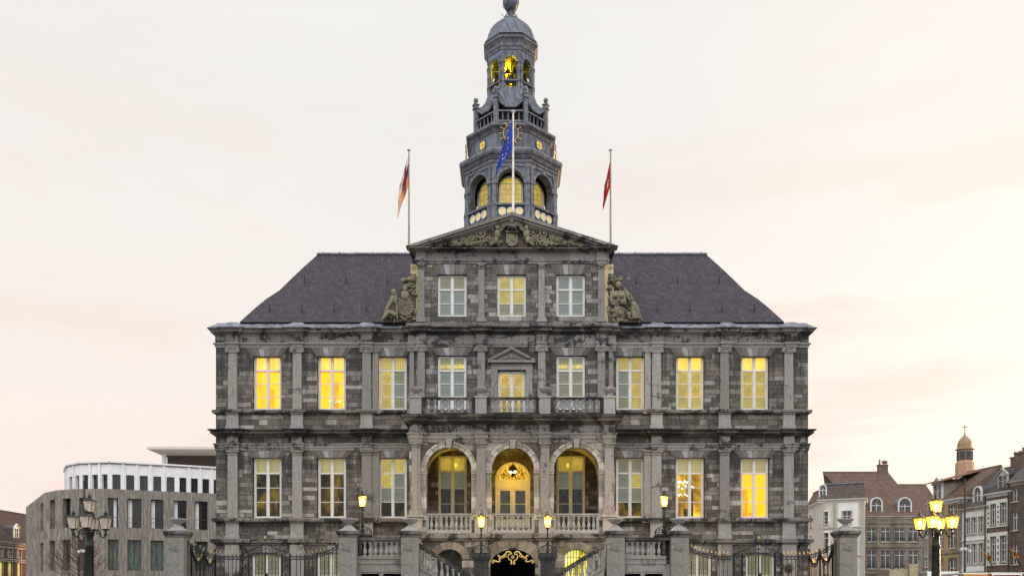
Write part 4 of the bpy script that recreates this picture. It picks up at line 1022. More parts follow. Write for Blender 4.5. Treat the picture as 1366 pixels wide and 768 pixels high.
# row of round windows in the parapet
yglow = emis('roundel_glow', (1.0, .70, .10), 1.0)
for fi_, Mx in enumerate(face_mats(W1)):
    if fi_ in (3, 4, 5): continue
    for q in (-1, 0, 1):
        cx, cz, r = q*.49, ztw(282, W1), .23
        a = MB(); ci = [[(cx+rr*math.cos(t), cz+rr*1.06*math.sin(t)) for t in [2*math.pi*k/16 for k in range(16)]] for rr in (r, r-.08)]
        a.prism(ci[0], -.05, .02, [ci[1]]); a.box(cx-.012, cx+.012, -.03, -.015, cz-r+.06, cz+r-.06); a.box(cx-r+.06, cx+r-.06, -.03, -.015, cz-.012, cz+.012)
        a.xf(Mx); o = a.build('round_window', M['white'], tower)
        a = MB(); a.prism(ci[1], .0, .015); a.xf(Mx); a.build('pane', yglow, o)
def oct_cornice(name, W, pr, mat='tower_trim', c=None):
    a = MB(); p = oct_(W); a.sweep(p, pr, closed=True); return a.build(name, M[mat], tower)
oct_cornice('tower_cornice', W1, [(-.4, zc1-.0), (.05, zc1), (.05, ztw(218, W1)), (.1, ztw(217, W1)), (.1, ztw(213.5, W1)), (.16, ztw(211, W1+.3)), (.25, ztw(206, W1+.5)), (.32, ztw(204.5, W1+.6)), (.38, ztw(201.5, W1+.7)), (.4, ztw(198.5, W1+.8)), (.34, ztw(197, W1+.6)), (-.4, ztw(194, W2))])
z2a, z2b = ztw(197, W2), ztw(176, W2)
a = MB(); a.prism_xy(oct_(W2), z2a-.1, z2b+.2); a.build('clock_stage', M['tower'], tower)
oct_cornice('tower_cornice', W2, [(-.5, z2b-.02), (.04, z2b-.02), (.08, ztw(174.5, W2)), (.14, ztw(171.5, W2+.2)), (.24, ztw(169, W2+.4)), (.31, ztw(166.5, W2+.6)), (.32, ztw(163.5, W2+.6)), (-.5, ztw(162.6, W2))])
# clock dials on 4 cardinal faces, round windows on the diagonals
for k, Mx in enumerate(face_mats(W2)):
    cz = (z2a+z2b)/2+.02
    if k % 2 == 0:
        a = MB(); cz2 = ztw(185, W2)+.12
        a.prism([(.44*math.cos(t), cz2+.44*math.sin(t)) for t in [2*math.pi*q/24 for q in range(24)]], -.12, .0); a.xf(Mx); o = a.build('clock_face', M['tower_trim'], tower)
        a = MB()
        for q in range(12):
            t = 2*math.pi*q/12; c, s = math.cos(t), math.sin(t)
            a.tube([(.46*c, -.37, cz2+.46*s), (.66*c, -.37, cz2+.66*s)], [.02, .032], 5); a.ball((.67*c, -.37, cz2+.67*s), .032, 6)
        for r in (.44,): a.tube([(r*math.cos(t), -.36, cz2+r*math.sin(t)) for t in [2*math.pi*q/24 for q in range(25)]], .018, 5)
        a.tube([(0, -.40, cz2), (.06, -.40, cz2-.36)], [.03, .015], 5); a.tube([(0, -.40, cz2), (-.22, -.40, cz2+.14)], [.035, .02], 5)
        for q in range(4): t = math.pi/4+q*math.pi/2; a.tube([(.45*math.cos(t), -.36, cz2+.45*math.sin(t)), (.45*math.cos(t), .0, cz2+.45*math.sin(t))], .015, 4)
        a.xf(Mx); a.build('clock_numerals', M['gold'], o)
    else:
        a = MB(); ci = [[(rr*math.cos(t), cz+rr*math.sin(t)) for t in [2*math.pi*q/18 for q in range(18)]] for rr in (.34, .24)]
        a.prism(ci[0], -.05, .01, [ci[1]]); a.box(-.015, .015, -.04, -.02, cz-.26, cz+.26); a.box(-.26, .26, -.04, -.02, cz-.015, cz+.015)
        a.xf(Mx); o = a.build('round_window', M['tower_trim'], tower); a = MB(); a.prism(ci[1], -.01, .02); a.xf(Mx); a.build('pane', yglow, o)
# gallery: posts, rails, balusters, finials, concave lead hoods rising to the lantern
zg0 = ztw(162.6, WQ); zg1 = ztw(147, WQ); zg2 = ztw(129, WQ)
a = MB(); a.sweep(oct_(WQ), [(-.12, zg1-.09), (.06, zg1-.09), (.06, zg1), (-.12, zg1)], closed=True); a.sweep(oct_(WQ), [(-.12, zg0-.03), (.07, zg0-.03), (.07, zg0+.08), (-.12, zg0+.08)], closed=True)
gal = a.build('gallery_rail', M['tower_trim'], tower)
fq = WQ*math.tan(math.pi/8)/1
for k, Mx in enumerate(face_mats(WQ)):
    for q in range(4):
        p = Mx @ Vector((-.48+.32*q, .03, zg0+.06)); a = MB(); a.box(-.05, .05, -.05, .05, 0, .1); a.lathe([(.05, .1), (.03, .14), (.065, .28), (.03, .5), (.045, .55), (.045, zg1-.09-zg0-.06)], n=8)
        a.build('baluster', M['tower_trim'], gal, loc=p)
for k, (x, y) in enumerate(oct_(WQ)):
    a = MB(); dx, dy = x-TX, y-TY; L = math.hypot(dx, dy); ux, uy = dx/L, dy/L; an = math.atan2(uy, ux)
    a.box(-.13, .11, -.12, .12, zg0-.1, zg2-.1); a.box(-.18, .17, -.17, .17, zg2-.1, zg2-.02); a.box(-.15, .14, -.14, .14, zg2-.02, zg2+.14); a.box(-.19, .18, -.18, .18, zg2+.14, zg2+.2)
    a.lathe([(.1, 0), (.05, .05), (.05, .1), (.13, .18), (.15, .27), (.11, .36), (.02, .40)], (0, 0, zg2+.2), 10)
    a.xf(Matrix.Translation((x, y, 0)) @ Matrix.Rotation(an, 4, 'Z')); a.build('gallery_post', M['tower_trim'], tower)
rO = WQ/2; 
# hood: between posts, eaves sagging, rising in a concave curve to the lantern body
zl0 = ztw(116, W3)
a = MB(); A = oct_(WQ); B = oct_(W3+.02)
prof = [(0, 0), (.25, .07), (.5, .2), (.75, .45), (1, 1)]
for k in range(8):
    k2 = (k+1) % 8
    for i in range(len(prof)-1):
        for j in range(6):
            def pt(u, t):      # u along edge, t profile idx
                tt, hh = prof[t]
                o1 = Vector(A[k]).lerp(Vector(A[k2]), u); i1 = Vector(B[k]).lerp(Vector(B[k2]), u)
                sag = .52*min(1, 3.2*min(u, 1-u)); z0 = zg2-.02-sag; p = o1.lerp(i1, tt); return (p.x, p.y, z0+(zl0-z0)*hh)
            u0, u1 = j/6, (j+1)/6
            a.face([pt(u0, i), pt(u1, i), pt(u1, i+1), pt(u0, i+1)])
a.build('lead_hood', M['tower'], tower)
a = MB()
for k in range(8):
    k2 = (k+1) % 8; pts = []
    for j in range(7):
        u = j/6; p = Vector(A[k]).lerp(Vector(A[k2]), u); pts.append((p.x, p.y, zg2-.06-.52*min(1, 3.2*min(u, 1-u))))
    a.tube(pts, .075, 6)
a.build('hood_edge', M['tower_trim'], tower)
# core wall behind gallery: slender, dark
a = MB(); a.prism_xy(oct_(2.2), zg0, zl0); a.build('gallery_core', M['tower_trim'], tower)
# lantern stage
zl1 = ztw(108, W3); zl2 = ztw(81, W3); zl3 = ztw(62, W3); zlb = ztw(117, W3)
f3 = W3/2*math.tan(math.pi/8); a = MB()
for Mx in face_mats(W3):
    i0 = len(a.v); a.prism([(-f3, zlb-.4), (f3, zlb-.4), (f3, zl3+.05), (-f3, zl3+.05)], 0, .16, [arch_pts(0, .36, zl1+.08, zl2-.08, 10), rect(-.31, .31, zlb+.05, zl1-.08)]); a.xf(Mx, i0)
a.build('lantern_stage', M['tower'], tower)
a = MB()
for Mx in face_mats(W3):
    i0 = len(a.v)
    for s in (-1, 1):
        x0, x1 = sorted((s*.4, s*(f3+.0))); a.box(x0, x1, -.07, .0, zlb-.3, zl2-.12); x0, x1 = sorted((s*.34, s*(f3+.03))); a.box(x0, x1, -.1, .0, zl2-.12, zl2-.04)
    a.box(-f3, f3, -.09, 0, zl1-.03, zl1+.05)
    ar = [(r*math.cos(t), zl2-.08+r*math.sin(t)) for r, rev in ((.36, 0), (.44, 1)) for t in ([math.pi*k/10 for k in range(11)][::-1] if rev else [math.pi*k/10 for k in range(11)])]
    a.prism(ar, -.06, .01); a.xf(Mx, i0)
a.build('lantern_trim', M['tower_trim'], tower)
oct_cornice('tower_cornice', W3, [(-.2, ztw(66, W3)), (.03, ztw(66, W3)), (.05, ztw(63, W3)), (.1, ztw(62, W3)), (.1, ztw(58, W3)), (.15, ztw(56, W3)), (.2, ztw(52, W3+.3)), (.26, ztw(50, W3+.4)), (.28, ztw(46, W3+.5)), (-.2, ztw(45, W3))])
# bells and timber frame, lit from inside
a = MB()
bell_timber = plain('bell_frame_timber', (.5, .38, .10), .7, 5, .2)
for z in (zl1+.35, zl1+.8, zl1+1.1): a.box(TX-1.1, TX+1.1, TY-.35, TY-.28, z, z+.06); a.box(TX-1.1, TX+1.1, TY+.25, TY+.32, z, z+.06)
a.lathe([(.5, zl1-.4), (.5, zl3)], (TX, TY, 0), 8, smooth=False)
a.build('bell_frame', bell_timber, tower)
a = MB()
for k in range(8):
    an = k*math.pi/4+R(22); c, q = math.cos(an), math.sin(an); a.tube([(TX+.95*c, TY+.95*q, zl1), (TX+.75*math.cos(an+.7), TY+.75*math.sin(an+.7), zl3-.3)], .03, 4); a.tube([(TX+.95*c, TY+.95*q, zl1+.75), (TX+.95*math.cos(an+.78), TY+.95*math.sin(an+.78), zl1+.75)], .035, 4)
a.build('bell_braces', M['iron'], tower)
for dx, dz, r in ((-.45, .4, .2), (0, .22, .23), (.48, .38, .2), (-.2, 1.0, .12), (.22, 1.0, .12), (-.85, .6, .16), (.85, .6, .16), (.6, 1.0, .1), (-.62, 1.02, .1)):
    a = MB(); a.lathe([(r*1.15, 0), (r, .06), (r*.75, .2*r/.17), (r*.6, .34*r/.17), (r*.3, .4*r/.17), (.02, .42*r/.17)], (TX+dx, TY-.85+abs(dx)*.55, zl1+dz-.1), 12); a.build('bell', M['bell'], tower)
# dome, neck, ball, spire
def octlathe(a, prof):
    for i in range(len(prof)-1):
        A_, B_ = oct_(prof[i][0]), oct_(prof[i+1][0])
        for k in range(8):
            k2 = (k+1) % 8; a.face([(*A_[k], prof[i][1]), (*A_[k2], prof[i][1]), (*B_[k2], prof[i+1][1]), (*B_[k], prof[i+1][1])])
zd = ztw(45.5, W3+.1)
a = MB(); octlathe(a, [(W3+.42, zd), (W3+.2, zd+.15), (2.72, zd+.45), (2.5, zd+.8), (2.15, zd+1.12), (1.75, zd+1.35), (1.2, zd+1.52), (.8, zd+1.6)]); a.build('dome', M['tower'], tower)
a = MB(); r_0 = zd+1.58
a.sweep(oct_(.86), [(-.2, r_0-.02), (.05, r_0-.02), (.05, r_0+.12), (-.2, r_0+.16)], closed=True)
a.lathe([(.42, r_0+.1), (.3, r_0+.25), (.2, r_0+.45), (.15, r_0+.62), (.17, r_0+.7), (.22, r_0+.74)], (TX, TY, 0), 10)
for k in range(8):
    t = k*math.pi/4; c, s = math.cos(t), math.sin(t); a.tube([(TX+.44*c, TY+.44*s, r_0+.14), (TX+.34*c, TY+.34*s, r_0+.42), (TX+.17*c, TY+.17*s, r_0+.6)], .03, 5)
a.build('dome_neck', M['tower'], tower)
a = MB(); zb2 = PZ(3, TD); a.lathe([(.18, -.58), (.3, -.5), (.44, -.25), (.48, 0), (.42, .28), (.26, .5), (.16, .66), (.12, .9), (.2, 1.0), (.07, 1.15), (.04, 2.2), (.02, 3.0)], (TX, TY, zb2), 16)
for k in range(10):
    t = 2*math.pi*k/10; a.tube([(TX+r*math.cos(t), TY+r*math.sin(t), zb2+z) for r, z in ((.31, -.5), (.45, -.25), (.49, 0), (.43, .28), (.27, .5))], .018, 4)
a.build('ball_finial', M['tower'], tower)
a = MB()
for (dx, z, f) in ((-.62, zd+1.0, -1), (-1.3, zd+.5, -1), (-.48, zd+1.75, -1), (-.42, zd+2.2, -1), (-.5, zb2+.2, -1)):
    a.tube([(TX+dx+.15, TY-.3, z), (TX+dx, TY-.35, z+.02), (TX+dx-.07, TY-.35, z+.1), (TX+dx-.04, TY-.35, z+.2)], .014, 4)
a.build('climbing_hooks', M['iron'], tower)
L = bpy.data.lights.new('bell_light', 'POINT'); L.energy = 60; L.color = (1, .78, .03); L.shadow_soft_size = .12; lo = bpy.data.objects.new('bell_light', L); scn.collection.objects.link(lo); lo.location = (TX, TY-.72, zl1+.15)
lo2 = lo.copy(); scn.collection.objects.link(lo2); lo2.location = (TX+.3, TY+.8, zl1+.6); lo3 = lo.copy(); scn.collection.objects.link(lo3); lo3.location = (TX-.3, TY-.7, zl2)

# ------------------------------------------------------------------ flags on the roof
def flag_mat(name, bands):
    m, g, b = new_mat(name); uv = g.n('ShaderNodeTexCoord', out=2); u, v, _ = g.xyz(uv)
    c = g.ramp(v, bands, 'CONSTANT'); n = g.noise(uv, 6, 3)
    setb(g, b, g.mix(g.m('MULTIPLY', n, .3), c, (.02, .02, .03)), .8); return m, g, b
def flagpole(name, label, px, py0, py1, d, r=.05, mat=None):
    x = (px-683)*d/F_PX; z0, z1 = PZ(py1, d), PZ(py0, d); t = thing(name, label, 'flagpole', (x, d-CAM_D, z0-.15), group='flagpoles on the town hall roof')
    a = MB(); a.lathe([(r*1.15, 0), (r, 1), (r*.7, z1-z0+.1)], n=8); a.build('pole', mat or M['white'], t)
    a = MB(); a.lathe([(.03, 0), (.1, .02), (.1, .07), (.03, .1)], (0, 0, z1-z0+.1), 10); a.build('pole_cap', M['white'], t); return x, d-CAM_D
def flag(label, d, hoist, fly, mat, rip=.1, seed=0, nm='flag', grp='flags on the town hall roof', extra=None):
    """hoist, fly: ((px,py) top, (px,py) bottom)"""
    a = MB(); a.smooth = True; nu, nv = 16, 14; P_ = []
    H0, H1 = Vector((*hoist[0], 0)), Vector((*hoist[1], 0)); F0, F1 = Vector((*fly[0], 0)), Vector((*fly[1], 0))
    for i in range(nu+1):
        u = i/nu; row = []
        for j in range(nv+1):
            v = j/nv; p = H0.lerp(H1, v).lerp(F0.lerp(F1, v), u); sag = 3.2*math.sin(math.pi*u)*(1-v)
            px, py = p.x, p.y+sag
            wv = rip*math.sin(u*7+seed+v*5)*min(1, 3*u)+.5*rip*math.sin(v*13-u*4+seed)*u
            row.append(((px-683)*d/F_PX, d-CAM_D-.02+wv, PZ(py, d)))
        P_.append(row)
    for i in range(nu):
        for j in range(nv):
            a.face([P_[i][j], P_[i][j+1], P_[i+1][j+1], P_[i+1][j]], [(i/nu, 1-j/nv), (i/nu, 1-(j+1)/nv), ((i+1)/nu, 1-(j+1)/nv), ((i+1)/nu, 1-j/nv)])
    o = a.build(nm, mat); s = o.modifiers.new('thick', 'SOLIDIFY'); s.thickness = .012; tag(o, label, 'flag', grp)
    return o
mb, g, b = flag_mat('blue_flag_cloth', [(0, (.006, .045, .42)), (1, (.006, .045, .42))])
uv = g.n('ShaderNodeTexCoord', out=2); u, v, _ = g.xyz(uv)
tot = None
for k in range(12):
    t = 2*math.pi*k/12; dd = g.m('SQRT', g.m('ADD', g.m('POWER', g.m('SUBTRACT', u, .5+.2*math.cos(t)), 2), g.m('POWER', g.m('SUBTRACT', v, .5+.3*math.sin(t)), 2)))
    q = g.m('LESS_THAN', dd, .035); tot = q if tot is None else g.m('MAXIMUM', tot, q)
g.nt.links.new(g.mix(tot, (.006, .045, .42), (.7, .5, .02)), b.inputs['Base Color'])
poleM = plain('pole_grey_paint', lin(150, 138, 118), .5); whiteP = plain('pole_white_paint', lin(225, 222, 212), .45)
flagpole('flagpole', 'tall white flagpole on the pediment apex in front of the tower', 684.5, 149, 284, 44.5, .055, whiteP)
flag('dark blue flag with ring of gold stars hanging before the clock', 44.45, ((683.6, 156), (683.2, 199)), ((670, 198), (660, 236)), mb, .09, 1)
flagpole('flagpole', 'thin flagpole at the left end of the pediment', 545.5, 200, 331, 44.7, .05, poleM)
ml, g, b = flag_mat('banded_flag_cloth', [(0, lin(224, 150, 20)), (.36, lin(224, 150, 20)), (.37, lin(58, 40, 120)), (.72, lin(225, 215, 205))])
uv = g.n('ShaderNodeTexCoord', out=2); u, v, _ = g.xyz(uv)
q = g.m('MULTIPLY', g.m('LESS_THAN', g.m('ABSOLUTE', g.m('SUBTRACT', u, .3)), .11), g.m('GREATER_THAN', g.noise(uv, 8, 2), .42))
pk = g.n('ShaderNodeMix', {0: q, 6: b.inputs['Base Color'].links[0].from_socket, 7: (*lin(150, 20, 25), 1)}, data_type='RGBA', out=2); g.nt.links.new(g.mix(g.step(u, .5, .8), pk, lin(232, 190, 160)), b.inputs['Base Color'])
flag('limp white, blue and orange flag with red emblem hanging left of the pediment', 44.65, ((544.8, 207), (544.4, 249)), ((533, 246), (530, 292)), ml, .08, 2)
flagpole('flagpole', 'thin flagpole at the right end of the pediment', 814.5, 200, 329, 44.7, .05, poleM)
mr, g, b = flag_mat('red_flag_cloth', [(0, lin(165, 24, 16)), (1, lin(165, 24, 16))])
uv = g.n('ShaderNodeTexCoord', out=2); u, v, _ = g.xyz(uv); du = g.m('SUBTRACT', u, .3); dv = g.m('SUBTRACT', v, .45)
rr = g.m('SQRT', g.m('ADD', g.m('MULTIPLY', du, du), g.m('MULTIPLY', g.m('MULTIPLY', dv, dv), .5))); an = g.m('ARCTAN2', dv, du)
stm = g.m('LESS_THAN', rr, g.m('ADD', .085, g.m('MULTIPLY', g.m('SINE', g.m('MULTIPLY', an, 5)), .045)))
g.nt.links.new(g.mix(stm, lin(165, 24, 16), (.8, .78, .75)), b.inputs['Base Color'])
flag('limp red flag with white star hanging right of the pediment', 44.65, ((813.8, 213), (813.4, 251)), ((806, 248), (804, 281)), mr, .08, 3)
# ================================================================== PERRON: landings, stairs, pillars
DF = 39.0; YF = -6.0
def xf_(px, d=DF): return (px-683)*d/F_PX
def zf_(py, d=DF): return PZ(py, d)
ST = thing('double_staircase', 'grey stone double staircase with balustrades climbing to the arched porch', 'staircase', (0, YF, 0))
def sbuild(a, name, mat, parent=ST, **k):
    a.xf(Matrix.Translation((0, -YF, 0))); return a.build(name, mat, parent, **k)
zland = zf_(741)
for s in (-1, 1):
    cx = -1 if s < 0 else 1
    X0, X1 = s*abs(xf_(479)), s*abs(xf_(538)); xa, xb = min(X0, X1), max(X0, X1)
    # front wall of the landing with two dark openings and a moulded band
    a = MB(); xo = s*abs(xf_(459)); xi = s*abs(xf_(556)); m0, m1 = min(xo, xi), max(xo, xi)
    xm = (xa+xb)/2; hw_ = (xb-xa)/2-.08
    a.prism(rect(m0, m1, 0, zf_(752)), YF, YF+.35, [[(xm-hw_, .02), (xm-.09, .02), (xm-.09, zf_(764.5)), (xm-hw_, zf_(764.5))], [(xm+.09, .02), (xm+hw_, .02), (xm+hw_, zf_(764.5)), (xm+.09, zf_(764.5))]])
    a.box(m0, m1, YF+.351, YP-.4, zland-.3, zland); a.box(m0, m0+.3, YF+.351, YP-.4, 0, zland-.31) ; a.box(m1-.3, m1, YF+.351, YP-.4, 0, zland-.31)
    sbuild(a, 'landing_wall', M['granite'])
    a = MB(); a.box(xa-.05, xb+.05, YF-.06, YF+.3, zf_(752)+.002, zf_(741)); a.box(xa-.02, xb+.02, YF-.1, YF-.06, zf_(745), zf_(741)); a.box(xa-.0, xb+.0, YF-.03, YF-.002, zf_(762), zf_(752)); sbuild(a, 'landing_band', M['granite'])
    a = MB(); a.box(m0+.31, m1-.31, YF+.9, YF+.95, 0, zland-.31); sbuild(a, 'recess_shade_panel', M['black'])  # black panel painted as the shade behind the two openings
    a = MB(); a.box(xa-.25, xb+.3 if s < 0 else xb+.25, YF-.16, YF+.16, zf_(720.5), zf_(716.5)); a.box(xa, xb, YF-.1, YF+.1, zf_(722.5), zf_(720.5)); 
    for q in (xa, xb-.14): a.box(q, q+.14, YF-.1, YF+.1, zf_(741), zf_(722.5))
    a.xf(Matrix.Translation((0, -YF, 0))); o = a.build('balustrade', M['rail'], ST)
    for k in range(7): baluster(o, xa+.14+(xb-xa-.28)*(k+.5)/7, 0, zf_(741), zf_(722.5)-zf_(741))
    # flight down towards the middle
    xt, xbm = s*abs(xf_(560)), s*abs(xf_(633)); zt, zbm = zf_(724), zf_(769.5)
    def sl_(x): return zt+(zbm-zt)*(x-xt)/(xbm-xt)
    a = MB(); y0, y1 = YF-.12, YF+.12
    q = [(xt, zt-.18), (xbm, zbm-.18), (xbm, zbm), (xt, zt)]
    a.prism(q if s < 0 else q[::-1], y0, y1); q = [(xt, zt-.24), (xbm, zbm-.24), (xbm, zbm-.18), (xt, zt-.18)]; a.prism(q if s < 0 else q[::-1], y0+.04, y1-.04)
    o = sbuild(a, 'balustrade', M['rail'])
    a = MB(); hb = .74
    q = [(xt, zt-.24-hb), (xbm, zbm-.24-hb), (xbm, zbm-.36-hb), (xt, zt-.36-hb)]; a.prism(q if s > 0 else q[::-1], y0+.0, y1-.0)
    q = [(xt, 0), (xbm, 0), (xbm, zbm-.36-hb), (xt, zt-.36-hb)]; a.prism(q if s < 0 else q[::-1], y0+.04, y1-.04)
    q0 = [(xt, zt-.24-hb), (xt+s*-.14, sl_(xt+s*-.14)-.24-hb), (xt+s*-.14, sl_(xt+s*-.14)-.24), (xt, zt-.24)]
    a.prism(q0 if s < 0 else q0[::-1], y0+.02, y1-.02)
    sbuild(a, 'stair_wall', M['granite'])
    n = 9
    for k in range(n):
        x = xt+(xbm-xt)*(k+.8)/(n+.4); z = sl_(x)
        b = baluster(o, x, 0, z-.24-hb-.05, hb+.08)
    # treads behind the balustrade, inner wall
    a = MB(); nst = 14
    for k in range(nst):
        x0, x1 = xt+(xbm-xt)*k/nst, xt+(xbm-xt)*(k+1)/nst; zt_ = sl_((x0+x1)/2)-1.0; a.box(min(x0, x1), max(x0, x1), YF+.13, YF+1.7, 0, max(.05, zt_))
    sbuild(a, 'step', M['granite'])
    # upper flight from the landing to the porch floor
    a = MB()
    for k in range(6): a.box(min(s*4.9, s*6.9), max(s*4.9, s*6.9), YP-.38+.0-.0-.0+.001*k, YP-.02, zland+.001, zland+.15) if False else None
    a.box(min(s*4.95, s*7.2), max(s*4.95, s*7.2), YP-.4, -.3, 0, zland); sbuild(a, 'landing_floor', M['granite'])
def gate_pillar(xc, label, yc=YF, bottom=0, hw=.385, mat='granite'):
    t = thing('stone_pillar', label, 'pillar', (xc, yc, 0), group='stone gate pillars with urns'); zt = zf_(716.5)
    a = MB(); a.box(-hw, hw, -hw, hw, .5, zt); a.box(-hw-.1, hw+.1, -hw-.1, hw+.1, 0, .5); a.build('shaft', M[mat], t, bevel=.012)
    a = MB(); p = [(-hw, -hw), (hw, -hw), (hw, hw), (-hw, hw)]
    a.sweep(p, [(-.3, zt-.002), (.03, zt), (.03, zt+.05), (.07, zt+.10), (.12, zt+.15), (.12, zt+.26), (-.3, zt+.26)], closed=True)
    a.box(-hw, hw, -hw, hw, zt+.01, zt+.255); a.build('capstone', M['trim'], t)
    a = MB(); z = zt+.262; r2 = math.sqrt(2)
    a.lathe([(.40*r2, 0), (.39*r2, .05), (.30*r2, .09), (.21*r2, .16), (.15*r2, .25)], (0, 0, z), 4, a0=math.pi/4, smooth=False)
    a.lathe([(.14, .24), (.1, .27), (.1, .33), (.2, .38), (.29, .43), (.28, .47), (.36, .50), (.37, .56), (.31, .57), (.02, .52)], (0, 0, z), 16)
    a.build('urn', M['pilb'], t); return t
PL = [(238, 'stone pillar with urn at the left end of the iron fence'), (466, 'stone pillar with urn between left fence and left stair landing'), (548, 'stone pillar with urn at the top of the left stair rail'),
      (820.5, 'stone pillar with urn at the top of the right stair rail'), (905, 'stone pillar with urn between right stair landing and right fence'), (1128, 'stone pillar with urn at the right end of the iron fence')]
for px, lb in PL: gate_pillar(xf_(px), lb)
# lamp pillars in the middle
def lamp_standard(x, y, z, label, h=1.32, arms=True):
    """iron lamp: scroll-work foot, slim post, tapering lantern"""
    t = thing('stair_lamp', label, 'lamp', (x, y, z), group='lit lanterns around the staircase')
    a = MB()
    for k in range(4):
        c, s_ = math.cos(k*math.pi/2), math.sin(k*math.pi/2)
        a.tube([(c*r, s_*r, zz) for r, zz in ((.38, .0), (.40, .1), (.36, .22), (.26, .31), (.14, .34), (.05, .40), (0.02, .55))], .026, 5)
        a.tube([(c*(.36+.07*math.cos(q)), s_*(.36+.07*math.cos(q)), .08+.07*math.sin(q)) for q in [k2*.6 for k2 in range(10)]], .02, 5)
        a.tube([(c*(.17+.10*math.cos(q)*(1-q/14)), s_*(.17+.10*math.cos(q)*(1-q/14)), .17+.10*math.sin(q)*(1-q/14)) for q in [k2*.6 for k2 in range(14)]], .017, 5)
    a.box(-.3, .3, -.3, .3, 0, .035); a.build('scroll_foot', M['iron'], t)
    a = MB(); a.lathe([(.06, 0), (.06, .35), (.03, .42), (.025, h-.12), (.05, h-.08), (.03, h-.04)], n=8); a.ball((0, 0, .55), .05, 8); a.ball((0, 0, .85), .045, 8); a.build('post', M['iron'], t)
    lantern(t, (0, 0, h), .185, .45, True, 6); return t
def lantern(parent, loc, r, h, lit, n=4, frame=None, metal='copper'):
    """r = top half-width; tapered glass body, hipped roof with chimney and finial"""
    a = MB(); a0 = math.pi/n; rb = r*.68; R2 = r/math.cos(a0) if n == 4 else r*1.05; RB = rb/math.cos(a0) if n == 4 else rb*1.05
    g0 = .1*h; g1 = g0+h
    a.lathe([(.03, -.04), (RB*.55, 0), (RB*1.05, g0*.7), (RB*1.05, g0)], n=n, a0=a0, smooth=False)
    for k in range(n):
        t = a0+2*math.pi*k/n; a.tube([(RB*math.cos(t), RB*math.sin(t), g0), (R2*math.cos(t), R2*math.sin(t), g1)], r*.06, 4)
    a.lathe([(R2*1.02, g1-.02*h), (R2*1.16, g1), (R2*1.16, g1+.03*h), (R2*.95, g1+.10*h), (R2*.4, g1+.27*h), (R2*.26, g1+.28*h), (R2*.26, g1+.42*h), (R2*.4, g1+.44*h), (R2*.34, g1+.48*h), (R2*.1, g1+.54*h), (.02, g1+.56*h)], n=n, a0=a0, smooth=False)
    a.ball((0, 0, g1+.6*h), r*.13, 6); a.tube([(0, 0, g1+.6*h), (0, 0, g1+.78*h)], [.012, .004], 4)
    if n == 6:
        for k in range(n):
            t = a0+2*math.pi*k/n; a.ball((R2*1.1*math.cos(t), R2*1.1*math.sin(t), g1+.07*h), r*.1, 5)
    o = a.build('lantern', M[metal], parent, loc=loc)
    a = MB(); a.lathe([(RB*.97, g0), (R2*.97, g1-.01)], n=n, a0=a0, smooth=False, cap=False); a.build('glass', M['lamp_glass_on' if lit else 'lamp_glass_off'], o)
    a = MB(); a.lathe([(.02, g0), (.025, g0+.3*h), (r*.33 if lit else r*.2, g0+.36*h), (r*.38 if lit else r*.22, g0+.6*h), (r*.2, g0+.8*h), (.01, g0+.85*h)], n=10); a.build('bulb', M['lamp_on'] if lit else M['white'], o)
    return o
def plight(loc, e, r=.08, col=(1, .62, .22)):
    L = bpy.data.lights.new('lamp_light', 'POINT'); L.energy = e; L.color = col; L.shadow_soft_size = r; o = bpy.data.objects.new('lamp_light', L); scn.collection.objects.link(o); o.location = loc; return o
for px, lb in ((642, 'left of the two'), (730.5, 'right of the two')):
    x = xf_(px); t = thing('lamp_pillar', f'dark square stone pillar, {lb} flanking the black entrance arch', 'pillar', (x, YF, 0), group='dark pillars in front of the entrance'); zt = zf_(746)
    a = MB(); a.box(-.31, .31, -.31, .31, 0, zt); a.build('shaft', M['dark'], t, bevel=.01)
    a = MB(); a.sweep([(-.31, -.31), (.31, -.31), (.31, .31), (-.31, .31)], [(-.25, zt-.1), (.02, zt-.1), (.02, zt-.05), (.07, zt+.02), (.07, zt+.06), (.1, zt+.1), (.1, zf_(738)), (-.25, zf_(738))], closed=True); a.box(-.3, .3, -.3, .3, zt-.05, zf_(738)-.003); a.build('capstone', M['dark'], t)
    lamp_standard(x, YF, zf_(738), f'lit lantern on iron scroll foot, {lb} over the entrance pillars', 1.12)
    plight((x, YF-.28, zf_(690)), 60); plight((x, YF+.35, zf_(688)), 62)
for px, lb, s in ((481, 'left stair landing', -1), (888.5, 'right stair landing', 1)):
    x = xf_(px); a = MB(); a.box(x-.36, x+.36, YF+.2, YF+.85, zf_(716)-.9, zf_(712)-.08); a.box(x-.42, x+.42, YF+.12, YF+.9, zf_(712)-.08, zf_(712)); o = sbuild(a, 'lamp_plinth', M['dark'])
    lamp_standard(x, YF+.5, zf_(712), f'lit lantern on a slim iron post above the {lb}', 1.22)
    plight((x, YF+.9, zf_(667)), 190)
# porch lantern on a chain, and the light it gives
t = thing('hanging_lantern', 'small glowing lantern hanging by a rod in the middle arch', 'lantern', (.04, -1.7, PZ(632, 43.3)))
a = MB(); a.tube([(0, 0, .5), (0, 0, 1.55)], .014, 5); a.lathe([(.02, -.16), (.06, -.08), (.16, .0), (.17, .04), (.17, .3), (.19, .32), (.06, .44), (.02, .5)], n=6, smooth=False, cap=False)
a.build('rod', M['iron'], t); a = MB(); a.ball((0, 0, .14), .13, 10); a.ball((-.1, -.15, .06), .06, 8); a.ball((.1, -.15, .08), .06, 8); a.build('bulb', M['lamp_on'], t)
plight((.04, -1.45, PZ(628, 43.3)), 95, .12, (1, .60, .05))
for s in (-1, 1): plight((s*2.95, -.75, zsp+.85), 9, .1, (1, .68, .05))  # fill lights added in the side bays; no lantern hangs there
